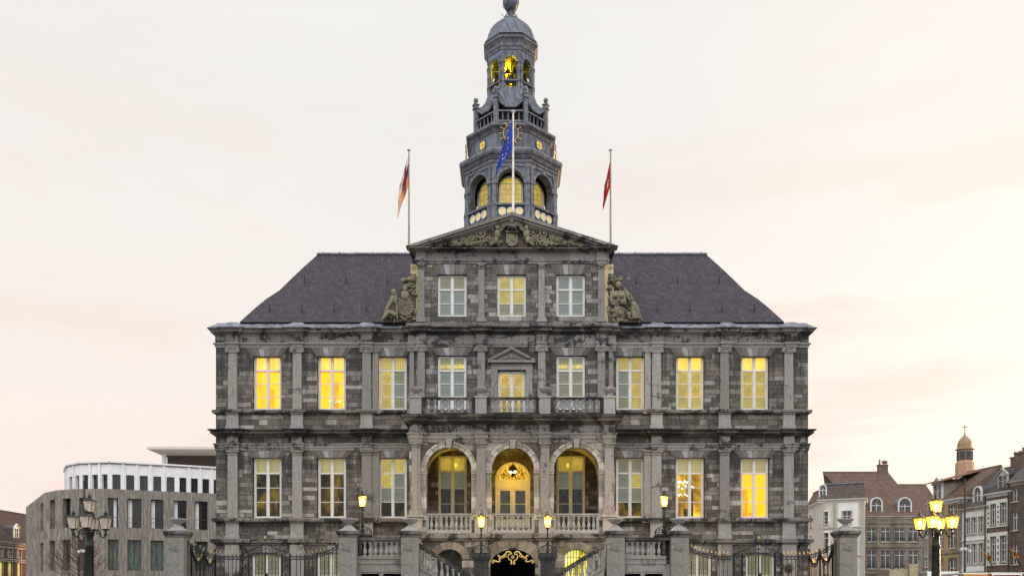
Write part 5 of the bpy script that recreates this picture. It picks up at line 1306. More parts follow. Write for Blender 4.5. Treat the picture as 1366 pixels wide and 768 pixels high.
# chandeliers seen through two windows
def chandelier(x, y, z, s, label):
    t = thing('chandelier', label, 'chandelier', (x, y, z), group='chandeliers behind the windows')
    a = MB(); a.tube([(0, 0, .1*s), (0, 0, 1.3*s)], .012, 5); n = 8
    for k in range(n):
        c, q = math.cos(2*math.pi*k/n), math.sin(2*math.pi*k/n); a.tube([(0, 0, .0), (.16*s*c, .16*s*q, -.06*s), (.34*s*c, .34*s*q, .02*s), (.36*s*c, .36*s*q, .1*s)], .012, 4)
    a.lathe([(.02, -.25*s), (.08*s, -.15*s), (.04*s, 0), (.07*s, .2*s), (.03*s, .4*s)], n=8); a.build('arms', plain('bright_brass', (.9, .75, .35), .3), t)
    a = MB()
    for k in range(n):
        c, q = math.cos(2*math.pi*k/n), math.sin(2*math.pi*k/n); a.ball((.36*s*c, .36*s*q, .14*s), .024*s, 6)
        if s > 1: a.ball((.2*s*c, .2*s*q, .34*s), .03*s, 6); a.ball((.22*s*c, .22*s*q, -.15*s), .022*s, 5)
    a.build('bulbs', emis('candle_bulb', (1, .9, .65), 9), t)
chandelier(PX(446.5)*1.02, .95, PZ(538, 46), .75, 'small bright chandelier low behind an upper window, second from the left')
chandelier(PX(912)*1.02, .85, PZ(655, 46), 1.35, 'tall crystal chandelier behind the ground floor window right of the stair lamp')

# ------------------------------------------------------------------ IRON FENCES
def fence(s, label):
    """local frame: origin at the outer pillar foot; built in world then shifted"""
    xo, xi_ = abs(xf_(251)), abs(xf_(455)); X = lambda px: s*abs(xf_(px))
    t = thing('iron_fence', label, 'fence', (X(350), YF, 0), group='black iron fences with gilded spikes')
    T = Matrix.Translation((-X(350), -YF, 0))
    def top(px):      # rail height along the fence, px measured on the left-hand fence
        if px < 300: u = (300-px)/49; return zf_(741)-(.0)+(u**2.0)*(zf_(722)-zf_(741))
        if px > 405: u = (px-405)/50; return zf_(741)+(u**1.9)*(zf_(724)-zf_(741))
        return zf_(741)
    spikes = []; a = MB(); pxs = [251+5.35*k for k in range(39)]
    def rail(dz, r=.022, lo=251, hi=455):
        pts = [(X(p), YF, top(p)+dz) for p in [lo+(hi-lo)*k/26 for k in range(27)]]; a.tube(pts, r, 5)
    rail(-.02, .024, 251, 327); rail(-.02, .024, 387, 455); rail(-.14, .02, 251, 327); rail(-.14, .02, 387, 455)
    for p in pxs:
        if 322 < p < 391: continue
        z = top(p); a.tube([(X(p), YF, .12), (X(p), YF, z+.02)], .016, 5); a.tube([(X(p), YF, z+.02), (X(p), YF, z+.1)], [.016, .012], 5)
        spikes.append((X(p)-X(350), 0, z+.06))
    # rings between the two rails
    for p in [253.5+5.35*k for k in range(38)]:
        if 322 < p < 391: continue
        z = top(p)-.08; a.tube([(X(p)+.045*math.cos(q), YF, z+.045*math.sin(q)) for q in [k*math.pi/4 for k in range(9)]], .011, 4)
    a.box(min(X(251), X(455)), max(X(251), X(455)), YF-.02, YF+.02, .5, .55); a.box(min(X(251), X(455)), max(X(251), X(455)), YF-.1, YF+.1, 0, .12)
    a.xf(T); a.build('bars', M['iron'], t)
    gl = MB(); gl.lathe([(.004, 0), (.022, .04), (.016, .08), (.003, .15)], (0, 0, 0), 5); sp0 = gl.build('gilded_spike', M['gold'], t, loc=spikes[0])
    for q in spikes[1:]: o = sp0.copy(); scn.collection.objects.link(o); o.location = q
    # gate with scroll panels and overthrow
    a = MB(); g0, g1 = 333, 375; zt = zf_(738)
    for p in (323, 332, 376, 387): a.box(X(p)-.035, X(p)+.035, YF-.035, YF+.035, 0, zt)
    for p0, p1 in ((323, 332), (376, 387)):
        xm = (X(p0)+X(p1))/2; hw = abs(X(p1)-X(p0))/2
        for k in range(9):
            z = zt-.2-.36*k
            for sg in (-1, 1):
                for r, dz in ((hw*.5, 0),): a.tube([(xm+sg*hw*.5+r*math.cos(q)*(1-q/16), YF, z+dz+.13*math.sin(q)*(1-q/16)) for q in [k2*.65 for k2 in range(13)]], .012, 4)
                a.tube([(xm+sg*hw*.9, YF, z+.18), (xm, YF, z), (xm+sg*hw*.9, YF, z-.18)], .011, 4)
    # arched head of gate
    xc = (X(332)+X(376))/2; hw = abs(X(376)-X(332))/2
    a.tube([(xc+hw*u, YF, zt-.12+.16*(1-u*u)) for u in [k/8-1 for k in range(17)]], .032, 5); a.tube([(xc+hw*u, YF, zt-.2+.16*(1-u*u)) for u in [k/8-1 for k in range(17)]], .016, 5)
    for k in range(1, 10):
        u = k/5-1; a.tube([(xc+hw*u, YF, .15), (xc+hw*u, YF, zt-.2+.16*(1-u*u))], .016 if k != 5 else .035, 5)
    a.box(xc-hw, xc+hw, YF-.02, YF+.02, .5, .58); a.box(xc-hw, xc+hw, YF-.02, YF+.02, 1.5, 1.56); a.ball((xc+.05, YF-.04, zf_(766)), .08, 8)
    a.xf(T); gt = a.build('gate', M['iron'], t)
    a = MB()
    a.tube([(xc, YF, zt-.05), (xc, YF, zf_(711))], .018, 5)
    for sg in (-1, 1):
        a.tube([(xc+sg*.95, YF, zt-.02), (xc+sg*.8, YF, zt+.09), (xc+sg*.45, YF, zt+.22), (xc+sg*.15, YF, zt+.36), (xc+sg*.02, YF, zt+.48)], .02, 5)
        for cx, cz, r in ((.75, .05, .09), (.5, .09, .11), (.25, .12, .12), (.2, .33, .1), (.42, .26, .09), (.62, .19, .08), (.85, .12, .07), (1.0, .03, .07), (.1, .2, .09)):
            spiral(a, xc+sg*cx, zt+cz+.02, YF, r, 1.5, .012, sg, random.uniform(0, 6))
        for k in range(7): a.tube([(xc+sg*.13*k, YF, zt+.02), (xc+sg*(.13*k+.1), YF, zt+.14), (xc+sg*(.13*k+.02), YF, zt+.24-.02*k)], .009, 4)
        a.tube([(xc, YF, zf_(720)), (xc+sg*.15, YF, zf_(718)), (xc+sg*.16, YF, zf_(715)), (xc, YF, zf_(711.5))], .012, 4)
    a.xf(T); ov = a.build('overthrow', M['iron'], gt)
    a = MB(); z = zf_(716); st = [((.085 if k % 2 == 0 else .036)*math.sin(k*math.pi/5), (.085 if k % 2 == 0 else .036)*math.cos(k*math.pi/5)) for k in range(10)]
    a.prism([(xc+p[0], z+p[1]) for p in st][::-1], YF-.04, YF-.02); a.xf(T); a.build('gilded_star', M['gold'], gt)
    # return fence, scalloped, back to the building corner
    sp2 = []; a = MB(); xr = s*abs(xf_(251))*1.0; n = 18; y0, y1 = YF+.4, -.35
    def pos(u): return (xr+(s*15.0-xr)*u, y0+(y1-y0)*u)
    def sc_(u): f = abs(math.sin(math.pi*2*u)); return zf_(728)-.62*f**.8+.0
    rp_, r2 = [], []
    for k in range(49):
        u = k/48; x, y = pos(u); rp_.append((x, y, sc_(u))); r2.append((x, y, sc_(u)-.13))
    a.tube(rp_, .05, 5); a.tube(r2, .03, 5)
    for k in range(n):
        u = (k+.5)/n; x, y = pos(u); z = sc_(u); a.tube([(x, y, .12), (x, y, z)], .022, 5); sp2.append((x-X(350), y-YF, z+.03)); a.ball((x, y, z-.065), .03, 5)
    for u in (0, .5, 1): x, y = pos(u); a.lathe([(.05, 0), (.05, 3.9), (.09, 3.95), (.09, 4.15), (.06, 4.2), (.1, 4.28), (.02, 4.4)], (x, y, -.2 if u != 1 else -.1), 8)
    a.xf(T); sd = a.build('return_rail', M['iron'], t); 
    for q in sp2: o = sp0.copy(); scn.collection.objects.link(o); o.parent = sd; o.location = q; o.scale = (1.25, 1.25, 1.2)
    return t
fence(-1, 'black iron fence with gold spikes and starred gate, on the modern building side')
fence(1, 'black iron fence with gold spikes and starred gate, on the old houses side')
# clipped ball trees by the fence
leafm = plain('box_leaf', (.035, .05, .018), .7, 20, .5)
def ball_tree(x, y, label, zc_=3.05, r=.24):
    t = thing('topiary_tree', label, 'topiary', (x, y, 0), group='clipped ball trees behind the fences'); rnd = random.Random(3)
    a = MB(); a.lathe([(.2, 0), (.27, .5), (.3, .52), (.3, .56), (.25, .56)], n=10); a.build('pot', M['dark'], t)
    a = MB(); a.tube([(0, 0, .5), (.01, 0, 1.6), (0, 0, zc_)], [.03, .025, .02], 6); a.build('trunk', M['post'], t)
    a = MB()
    for k in range(900):
        d = Vector((rnd.gauss(0, 1), rnd.gauss(0, 1), rnd.gauss(0, 1))).normalized(); p = d*r*rnd.uniform(.6, 1.12); q = .03; u = d.orthogonal().normalized(); u.rotate(Matrix.Rotation(rnd.uniform(0, 6), 3, d)); w_ = d.cross(u)+d*rnd.uniform(-.5, .5)
        c = Vector((0, 0, zc_))+p; a.face([c-u*q*.5, c+w_*q, c+u*q*.5, c-w_*q*.6])
    a.build('crown', leafm, t)
ball_tree(xf_(317, 40.5), -4.5, 'small clipped ball tree left of the left gate', PZ(770, 40.5)+.05)
ball_tree(xf_(1052, 40.5), -4.5, 'small clipped ball tree right of the right gate', PZ(757.5, 40.5))

# ------------------------------------------------------------------ FIVE-LANTERN STREET LAMPS
def street_lamp(x, y, lit, label):
    d = y+CAM_D; t = thing('street_lamp', label, 'street lamp', (x, y, 0), -math.atan2(x, d)-R(24)); zc_ = PZ(711, d)    # arms spring here
    a = MB(); a.lathe([(.34, 0), (.34, .12), (.26, .16), (.24, .7), (.3, .76), (.2, .85), (.15, 1.0), (.16, 1.9), (.19, 1.95), (.15, 2.02), (.135, zc_-.55), (.17, zc_-.5), (.14, zc_-.42), (.12, zc_-.1), (.17, zc_-.02), (.19, zc_+.05), (.14, zc_+.12), (.05, zc_+.2), (.03, zc_+.78)], n=14); 
    for k in range(12):
        c, s_ = math.cos(k*math.pi/6), math.sin(k*math.pi/6); a.tube([(.155*c, .155*s_, 1.05), (.14*c, .14*s_, zc_-.58)], .012, 4)
    a.build('post', M['post'], t)
    hx = .57
    for k in range(4):
        an = k*math.pi/2+R(12); c, s_ = math.cos(an), math.sin(an)
        a = MB(); P_ = [(.12, .08), (.2, .16), (.32, .14), (.37, .02), (.40, -.10), (.46, -.15), (.53, -.12), (.57, .0), (.57, .12)]
        a.tube([(c*r, s_*r, zc_+z) for r, z in P_], .028, 6)
        a.tube([(c*(.30+.085*math.cos(q)*(1-q/12)), s_*(.30+.085*math.cos(q)*(1-q/12)), zc_+.03+.085*math.sin(q)*(1-q/12)) for q in [j*.6 for j in range(12)]], .018, 5)
        a.ball((c*.57, s_*.57, zc_-.02), .06, 8); a.ball((c*.16, s_*.16, zc_+.14), .05, 6)
        a.build('arm', M['post'] if not lit else M['post'], t)
        lantern(t, (c*hx, s_*hx, zc_+.14), .178, .42, lit, 4, metal='post' if not lit else 'copper')
    lantern(t, (0, 0, zc_+.78), .178, .42, lit, 4, metal='post' if not lit else 'copper')
    if lit:
        plight((x, y, zc_+.95), 24, .12)
    return t
street_lamp(PX(119.5, 34), -11, False, 'dark street lamp with five unlit lanterns in front of the concrete building')
street_lamp(PX(1248.5, 34), -11, True, 'dark green street lamp with five glowing lanterns in front of the old houses')

# ================================================================== LEFT: modern concrete building
concrete = None
def conc(name, c0, c1, sc=1.0):
    m, g, b = new_mat(name); t = g.n('ShaderNodeTexCoord', out=3); x, y, z = g.xyz(t)
    s = g.m('ADD', g.m('MULTIPLY', x, 1.0), g.m('MULTIPLY', y, .8))
    n1 = g.noise(g.comb(g.m('MULTIPLY', s, 5), 0, g.m('MULTIPLY', z, .7)), 1.2, 6, .72); n2 = g.noise(t, 5, 5, .7)
    f = g.m('FRACT', g.m('MULTIPLY', s, 1/.3)); bd = g.m('GREATER_THAN', g.m('ABSOLUTE', g.m('SUBTRACT', f, .5)), .46)
    rb = g.n('ShaderNodeTexWhiteNoise', {'W': g.m('FLOOR', g.m('MULTIPLY', s, 1/.3))}, noise_dimensions='1D')
    c = g.mix(g.step(n1, .35, .68), c0, c1); c = g.mix(g.m('MULTIPLY', rb, .35), c, tuple(k*.7 for k in c0)); c = g.mix(g.m('MULTIPLY', bd, .4), c, tuple(k*.5 for k in c0)); c = g.mix(g.m('MULTIPLY', n2, .3), c, tuple(k*.75 for k in c0))
    setb(g, b, c, .85, g.m('ADD', n1, bd), .4, .02); return m
M['concrete'] = conc('board_marked_concrete', lin(106, 99, 90), lin(168, 159, 147))
M['white_panel'] = plain('white_wall_panel', lin(226, 224, 224), .5, 1.5, .06, bstr=.03)
M['dark_glass'] = None
def dglass(name, a_, b_, es=0):
    m, g, b = new_mat(name); t = g.n('ShaderNodeTexCoord', out=3); x, y, z = g.xyz(t); n = g.noise(g.comb(g.m('MULTIPLY', g.m('ADD', x, y), 2.5), 0, g.m('MULTIPLY', z, .8)), 1.2, 4, .6)
    c = g.ramp(n, [(.35, a_), (.65, b_)]); setb(g, b, c, .12, spec=.7, emis=c if es else None, estr=es or None); return m
M['dark_glass'] = dglass('dark_office_glass', (.004, .005, .007), (.02, .03, .034))
M['green_glass'] = dglass('green_curtained_glass', lin(40, 50, 46), lin(96, 118, 106))
MBT = thing('modern_building', 'curved concrete office building with white top storey behind the unlit lamp', 'building', (-40, 40, 0))
Tm = Matrix.Translation((40, -40, 0))
def seg_frame(p0, p1):
    d = Vector((p1[0]-p0[0], p1[1]-p0[1])); L = d.length; an = math.atan2(d.y, d.x)
    return Matrix.Translation((p0[0], p0[1], 0)) @ Matrix.Rotation(an, 4, 'Z'), L
def u_at(px, p0, p1):
    k = (px-683)/F_PX       # x = k*(y+45)
    # p0 + u*d : x0+u dx = k (y0+u dy+45)
    L = math.hypot(p1[0]-p0[0], p1[1]-p0[1]); dx, dy = (p1[0]-p0[0])/L, (p1[1]-p0[1])/L
    return (k*(p0[1]+45)-p0[0])/(dx-k*dy)
foot = [(-55.5, 56), (-46.2, 42.4), (-43.9, 40.3), (-41.4, 39.3), (-38.6, 39.2), (-29.6, 43.3-.4), (-18, 47.6)]
zroof = PZ(652, 84.5); ztop1 = PZ(664.5, 85); zbot1 = PZ(703.5, 85); ztop2 = PZ(719.5, 85); zbot2 = PZ(760, 85)
openings = {0: [(54, 57.6), (59, 62.2)], 1: [(66.2, 73)], 2: [(83.5, 94)], 3: [(104, 120)], 4: [(137.5, 157.5), (170, 188.5), (201, 218), (231.5, 248.5), (260, 277)], 5: []}
for i in range(len(foot)-1):
    p0, p1 = foot[i], foot[i+1]; Fm, L = seg_frame(p0, p1); ops = []
    for a_, b_ in openings[i]:
        u0, u1 = u_at(a_, p0, p1), u_at(b_, p0, p1)
        u0, u1 = max(.12, min(u0, L-.3)), max(.3, min(u1, L-.12))
        if u1-u0 > .2: ops.append((u0, u1))
    if i == 5: ops = [(1.2+2.2*k, 2.5+2.2*k) for k in range(4)]
    hs = [rect(u0, u1, a_, b_) for u0, u1 in ops for a_, b_ in ((zbot1, ztop1), (zbot2, ztop2))]
    a = MB(); a.prism(rect(0, L, 0, zroof), 0, .8, hs); a.xf(Tm @ Fm); a.build('wall', M['concrete'], MBT)
    for u0, u1 in ops:
        for lv, (a_, b_) in enumerate(((zbot1, ztop1), (zbot2, ztop2))):
            w_ = u1-u0; a = MB()
            a.box(u0, u0+.06, .5, .6, a_, b_); a.box(u1-.06, u1, .5, .6, a_, b_); a.box(u0+.06, u1-.06, .5, .6, a_, a_+.06); a.box(u0+.06, u1-.06, .5, .6, b_-.06, b_)
            a.box(u0+w_*.48-.03, u0+w_*.48+.03, .5, .6, a_+.06, b_-.06)
            if lv == 0: a.box(u0, u1, .1, .13, a_+.95, a_+1.0); a.box(u0, u1, .1, .13, a_+.5, a_+.53)
            a.xf(Tm @ Fm); o = a.build('window', M['copper'], MBT)
            a = MB(); a.box(u0, u1, .56, .58, a_, b_); a.xf(Tm @ Fm); a.build('pane', M['dark_glass' if lv == 0 else 'green_glass'], o)
            if lv == 0:
                a = MB(); q0 = u0+w_*(.55 if (len(ops)+int(u0)) % 2 else .05); a.box(q0, q0+w_*.28, .45, .5, a_+.06, b_-.06); a.xf(Tm @ Fm); a.build('window_column', M['white_panel'], o)
a = MB(); a.prism_xy([(p[0]+.5, p[1]+.85) for p in foot]+[(-18, 75), (-54.5, 75)], zroof-.5, zroof-.1); a.xf(Tm); a.build('roof', M['lead'], MBT)
# white set-back storey with fins
foot2 = [(-46.5, 47), (-44.0, 42.6), (-42.0, 41.1), (-38.9, 40.5), (-33.2, 42.7), (-29.3, 44.6), (-18, 49)]
zw0, zw1 = zroof, PZ(615.8, 86); wz0, wz1 = zroof+.1, PZ(633, 86)
for i in range(len(foot2)-1):
    p0, p1 = foot2[i], foot2[i+1]; Fm, L = seg_frame(p0, p1); n = max(1, round(L/1.17)); st = L/n
    hs = [rect(st*k+st*.2, st*(k+1)-st*.2, wz0, wz1) for k in range(n)]
    a = MB(); a.prism(rect(0, L, zw0-.05, zw1-.15), 0, .5, hs)
    for k in range(n+1):
        if 0 < k < n: a.box(st*k-.1, st*k+.1, -.12, -.002, zw0, zw1-.2)
    a.box(0, L, -.2, .5, zw1-.148, zw1); a.xf(Tm @ Fm); ow = a.build('white_storey', M['white_panel'], MBT)
    for k in range(n):
        a = MB(); a.box(st*k+st*.2, st*(k+1)-st*.2, .3, .33, wz0, wz1); a.xf(Tm @ Fm); a.build('pane', M['dark_glass'], ow)
a = MB(); a.prism_xy(foot2+[(-18, 75), (-46.5, 75)], zw1-.3, zw1-.1); a.xf(Tm); a.build('white_roof', M['white_panel'], MBT)
# flat slab roof of the building beyond
t = thing('flat_roof_building', 'dark building under a thin cantilevered flat roof rising behind the modern building', 'building', (-35, 60, 0))
d1 = 112; zs1 = PZ(595.3, d1); x0 = PX(196, d1); y1_ = d1-45; a = MB(); a.xf
a.box(x0+35, -8+35, y1_-60, y1_+16-60, zs1-.32, zs1); a.build('roof', plain('pale_roof_slab', lin(190, 182, 168), .6, 2, .1), t)
xw = PX(227, 118); a = MB(); a.box(xw+35, 26, y1_+5-60, y1_+15-60, 0, zs1-.33); a.build('wall', plain('dark_cladding', lin(74, 62, 56), .6), t)
xk = PX(223, 117); a = MB(); a.lathe([(.3, 0), (.3, zs1-.33)], (xk+35, y1_+4-60, 0), 12); a.build('column', M['white_panel'], t)
# little bare tree and camera pole
def bare_tree(x, y, top, label):
    t = thing('bare_tree', label, 'tree', (x, y, 0)); rnd = random.Random(4); a = MB(); b = MB()
    a.tube([(0, 0, 0), (.05, 0, top*.5), (0, .05, top*.97)], [.11, .07, .02], 7)
    def br(p, d, L, r, dep):
        q = p+d*L*.5+Vector((0, 0, L*.05)); e = p+d*L+Vector((0, 0, L*.22)); b.tube([p, q, e], [r, r*.7, r*.35], 4)
        if dep:
            for k in range(3):
                dd = (d+Vector((rnd.uniform(-.7, .7), rnd.uniform(-.7, .7), rnd.uniform(-.1, .8)))).normalized(); br(p.lerp(e, rnd.uniform(.35, 1)), dd, L*rnd.uniform(.45, .7), r*.55, dep-1)
    for k in range(34):
        h = top*(.4+.58*k/34); an = k*2.4; L = 1.7*(1.02-k/36)+.25
        br(Vector((0, 0, h)), Vector((math.cos(an), math.sin(an), .25+.5*k/34)).normalized(), L, .035, 2)
    m = plain('twig_bark', lin(92, 68, 56), .9); a.build('trunk', m, t); b.build('branches', m, t)
bare_tree(PX(104, 62), 17, PZ(712, 62), 'small bare winter tree behind the unlit street lamp')
def camera_pole(px, d, ytop, ycam, label, side=-1, cross=False):
    x = PX(px, d); t = thing('camera_pole', label, 'camera pole', (x, d-CAM_D, 0)); H = PZ(ytop, d)
    a = MB(); a.lathe([(.09, 0), (.075, H*.5), (.05, H)], n=8); a.build('pole', M['copper'], t)
    zc_ = PZ(ycam, d)
    for k, (dx, dz) in enumerate(((-.28, 0), (.0, .05), (.3, -.12))):
        a = MB(); a.box(min(0, dx), max(0, dx)+.02, -.06, -.02, zc_+dz+.14, zc_+dz+.17); a.lathe([(.12, .12), (.12, 0)][::-1], (dx, -.08, zc_+dz), 10); a.ball((dx, -.08, zc_+dz), .11, 10); a.build('camera', M['white'], t)
    if cross:
        a = MB(); a.box(-.75, .75, -.03, .03, PZ(661, d), PZ(661, d)+.07); a.box(-.5, .05, -.1, .0, PZ(678, d), PZ(678, d)+.35); a.build('crossbar', M['copper'], t)
camera_pole(112, 60, 640, 736, 'thin grey pole with white security cameras behind the unlit lamp')
camera_pole(1287, 62, 638, 733, 'tall grey pole with white cameras in front of the white house', cross=True)

# ================================================================== HOUSES
brick = lambda n, c0, c1, c2: ashlar(n, .09, .26, [(0, c0), (.5, c1), (1, c2)], lin(150, 140, 128), .006, (), .3, .2)
M['brick_red'] = brick('red_brick', lin(66, 44, 38), lin(88, 58, 48), lin(108, 74, 62))
M['brick_brown'] = brick('brown_brick', lin(76, 58, 48), lin(98, 76, 64), lin(122, 98, 84))
M['brick_dark'] = brick('dark_brown_brick', lin(66, 54, 46), lin(84, 70, 60), lin(104, 88, 76))
M['stone_grey'] = sooty('grey_house_stone', lin(128, 118, 106), .35, joint=.9)
M['stone_pale'] = sooty('pale_house_stone', lin(176, 170, 160), .25, joint=.9, thr=.6)
M['white_wall'] = plain('white_rendered_wall', lin(218, 216, 210), .7, 1.2, .1)
M['cream_render'] = plain('cream_grey_render', lin(196, 186, 172), .7, 1.2, .12)
M['ochre'] = plain('ochre_render', lin(166, 144, 98), .75, 1.2, .16)
def tiles(name, h, w, c): return slate(name, h, w, [(0, tuple(k*.6 for k in c)), (.5, c), (1, tuple(k*1.35 for k in c))], .75, .9)
M['tile_red'] = tiles('clay_pantile', .3, .24, lin(130, 90, 68)); M['tile_brown'] = tiles('brown_tile', .36, .28, lin(100, 76, 62)); M['tile_mansard'] = tiles('mansard_tile', .25, .2, lin(88, 74, 70)); M['tile_slate'] = tiles('grey_slate_tile', .22, .22, lin(84, 78, 80)); M['tile_dark'] = tiles('dark_house_tile', .25, .2, lin(62, 48, 46))
M['hglass'] = dglass('house_window_glass', (.012, .012, .013), (.10, .095, .085))
M['hglass_lit'] = dglass('house_window_lit', (.25, .2, .01), (1.0, .8, .05), 1.0)
def hwin(parent, x0, x1, z0, z1, y=.12, frame='white', cols=2, tr=.32, bars=0, glass='hglass', sill='stone_pale', arched=False, surround=None, sw=.14):
    a = MB(); f = .07
    a.box(x0, x0+f, y, y+.08, z0, z1); a.box(x1-f, x1, y, y+.08, z0, z1); a.box(x0+f, x1-f, y, y+.08, z0, z0+f); a.box(x0+f, x1-f, y, y+.08, z1-f, z1)
    for c in range(1, cols):
        x = x0+(x1-x0)*c/cols; a.box(x-f*.5, x+f*.5, y-.01, y+.07, z0+f, z1-f)
    if tr: z = z1-(z1-z0)*tr; a.box(x0+f, x1-f, y-.02, y+.07, z-f*.5, z+f*.5)
    for k in range(bars):
        z = z0+(z1-z0)*(1-tr)*(k+1)/(bars+1); a.box(x0+f, x1-f, y+.02, y+.05, z-.015, z+.015)
    o = a.build('window', M[frame], parent)
    a = MB(); a.face([(x0, y+.045, z0), (x1, y+.045, z0), (x1, y+.045, z1), (x0, y+.045, z1)]); a.build('pane', M[glass], o)
    if sill: a = MB(); a.box(x0-.1, x1+.1, -.12, .12, z0-.1, z0-.002); a.build('sill', M[sill], o)
    if surround:
        a = MB(); a.box(x0-sw, x0, -.05, .1, z0, z1); a.box(x1, x1+sw, -.05, .1, z0, z1); a.box(x0-sw, x1+sw, -.06, .1, z1, z1+sw*1.2); a.build('surround', M[surround], o)
    return o
def house(name, label, cat, p0, p1, eave, depth, wallmat, rows, roof=None, roofmat='tile_red', cornice='white', group='old houses along the square', flip=False, **kw):
    """p0 -> p1 left to right as seen from the square; rows = [(z0,z1,[(u0,u1)...],opts)]"""
    L = math.hypot(p1[0]-p0[0], p1[1]-p0[1]); an = math.atan2(p1[1]-p0[1], p1[0]-p0[0])
    t = thing(name, label, cat, (p0[0], p0[1], 0), an, group)
    hs = [rect(u0, u1, z0, z1) for z0, z1, us, _ in rows for u0, u1 in us]
    a = MB(); a.prism(rect(0, L, 0, eave), 0, .3, hs); a.box(0, .3, .301, depth, 0, eave); a.box(L-.3, L, .301, depth, 0, eave); a.box(.301, L-.301, depth-.3, depth-.001, 0, eave)
    a.box(.301, L-.301, .6, .65, 0, eave-.1)
    a.build('wall', M[wallmat], t)
    for z0, z1, us, o in rows:
        for u0, u1 in us: hwin(t, u0, u1, z0, z1, **o)
    if cornice:
        a = MB(); a.sweep([(0, depth*.5), (0, 0), (L, 0), (L, depth*.5)], [(-.1, eave-.35), (.04, eave-.35), (.06, eave-.22), (.18, eave-.12), (.3, eave-.08), (.32, eave+.04), (-.1, eave+.05)]); a.build('cornice', M[cornice], t)
    if roof:
        rise, run = roof[:2]; hipl, hipr = (roof+(0, 0))[2:4]; e = .2
        A = [(-e*.5, -e, eave+.05), (L+e*.5, -e, eave+.05), (L+e*.5, run*2, eave+.05), (-e*.5, run*2, eave+.05)]
        B = [(hipl, run, eave+rise), (L-hipr, run, eave+rise)]
        a = MB(); a.face([A[0], A[1], B[1], B[0]]); a.face([A[2], A[3], B[0], B[1]]); 
        rf = a.build('roof', M[roofmat], t)
        a = MB(); a.face([A[3], A[0], B[0]]); a.face([A[1], A[2], B[1]])
        a.build('gable', M[roofmat if (hipl or hipr) else 'brick_brown' if name == 'ochre_house' else wallmat], rf)
        a = MB(); a.tube([B[0], B[1]], .11, 6); a.build('ridge_tiles', M[roofmat], rf)
    return t, L
def chimney(t, x, y, z0, z1, w=.5, d=.5, pots=2, mat='brick_red'):
    a = MB(); a.box(x-w, x+w, y-d*.5, y+d*.5, z0, z1); a.box(x-w-.06, x+w+.06, y-d*.5-.06, y+d*.5+.06, z1-.16, z1)
    o = a.build('chimney', M[mat], t)
    for k in range(pots):
        a = MB(); px = x-w+2*w*(k+.5)/pots; a.lathe([(.13, 0), (.1, .1), (.1, .45), (.13, .5), (.09, .52)], (px, y, z1), 8); a.build('chimney_pot', M['tile_red'], o)
def dormer(t, x0, x1, z0, z1, y0, dep, kind='arch', frame='white', side='lead', bars=1):
    """dormer whose face stands at local y0, running back dep"""
    xc = (x0+x1)/2; hw = (x1-x0)/2; a = MB(); zs = z1-hw if kind == 'arch' else z1
    if kind == 'arch': out = arch_pts(xc, hw, z0, zs, 12); inn = arch_pts(xc, hw-.17, z0+.1, zs, 12)
    elif kind == 'gable': out = [(x0, z0), (x1, z0), (x1, z1), (xc, z1+hw*.8), (x0, z1)]; inn = rect(x0+.14, x1-.14, z0+.1, z1-.08)
    else: out = rect(x0, x1, z0, z1); inn = rect(x0+.14, x1-.14, z0+.1, z1-.12)
    a.prism(out, y0, y0+.15, [inn]); 
    if kind == 'gable':
        a.prism([(x0-.12, z1-.05), (xc, z1+hw*.85), (x1+.12, z1-.05), (x1+.12, z1+.05), (xc, z1+hw*.85+.12), (x0-.12, z1+.05)], y0-.12, y0+.1)
    o = a.build('dormer', M[frame], t)
    a = MB(); a.prism(out, y0+.151, y0+dep); a.build('dormer_roof', M[side], o)
    a = MB(); xi0, xi1 = inn[0][0], inn[1][0]; zt = max(p[1] for p in inn)
    a.box(xc-.04, xc+.04, y0+.04, y0+.1, z0+.1, zt if kind != 'arch' else zs); a.box(xi0, xi1, y0+.03, y0+.1, zs-.35 if kind == 'arch' else z0+.62*(z1-z0), (zs-.27) if kind == 'arch' else z0+.62*(z1-z0)+.06)
    a.build('dormer_bars', M[frame], o)
    a = MB(); a.prism(inn, y0+.1, y0+.12); a.build('pane', M['hglass'], o)

def zz(py, d): return PZ(py, d)
# --- left: brick houses
dL = 110; xL = PX(0, dL)
p0, p1 = (xL-.0, 57), (xL+.6, 80)
def uL(px): return u_at(px, p0, p1)
ev = zz(722, 110)
rowsU = []; us1 = []
step_ = 1.95; base_u = uL(1)
us = [(base_u+step_*k-.42-6*step_, base_u+step_*k+.42-6*step_) for k in range(1, 13)]
us = [u for u in us if u[0] > .5 and u[1] < 22.5]
t, L = house('brick_house', 'red brick terrace with slate roof and white dormers at the far left', 'house', p0, p1, ev, 9, 'brick_red',
      [(zz(742, 111), zz(731, 111), us, dict(tr=.35, surround='stone_pale', sw=.1)), (.8+.9, zz(749, 111), us, dict(tr=.3, surround='stone_pale', sw=.1, glass='hglass_lit'))],
      (4.6, 4.5), 'tile_dark', 'stone_pale', 'brick houses beyond the modern building')
a = MB(); a.box(0, 23, -.1, -.002, zz(730, 111)-.02, zz(728.5, 111)); a.box(0, 23, -.1, -.002, zz(746, 111), zz(744.5, 111)); a.box(0, 23, -.12, -.002, zz(748.5, 111), zz(747, 111)); a.build('stone_band', M['stone_pale'], t)
for px in (2, 30): u = uL(px); dormer(t, u-1.0, u+.1, ev+.5, ev+2.0, .5, 3.2, 'gable', side='tile_slate')
p0b, p1b = (-80, 92), (-58, 98)
t, L = house('slate_roof_house', 'tall house with blue slate roof and one brick chimney at the far left', 'house', p0b, p1b, 11.8, 9, 'brick_brown', [(8, 10, [(2+2.5*k, 3+2.5*k) for k in range(8)], {})], (3.6, 4.5), 'tile_slate', 'stone_pale', 'brick houses beyond the modern building')
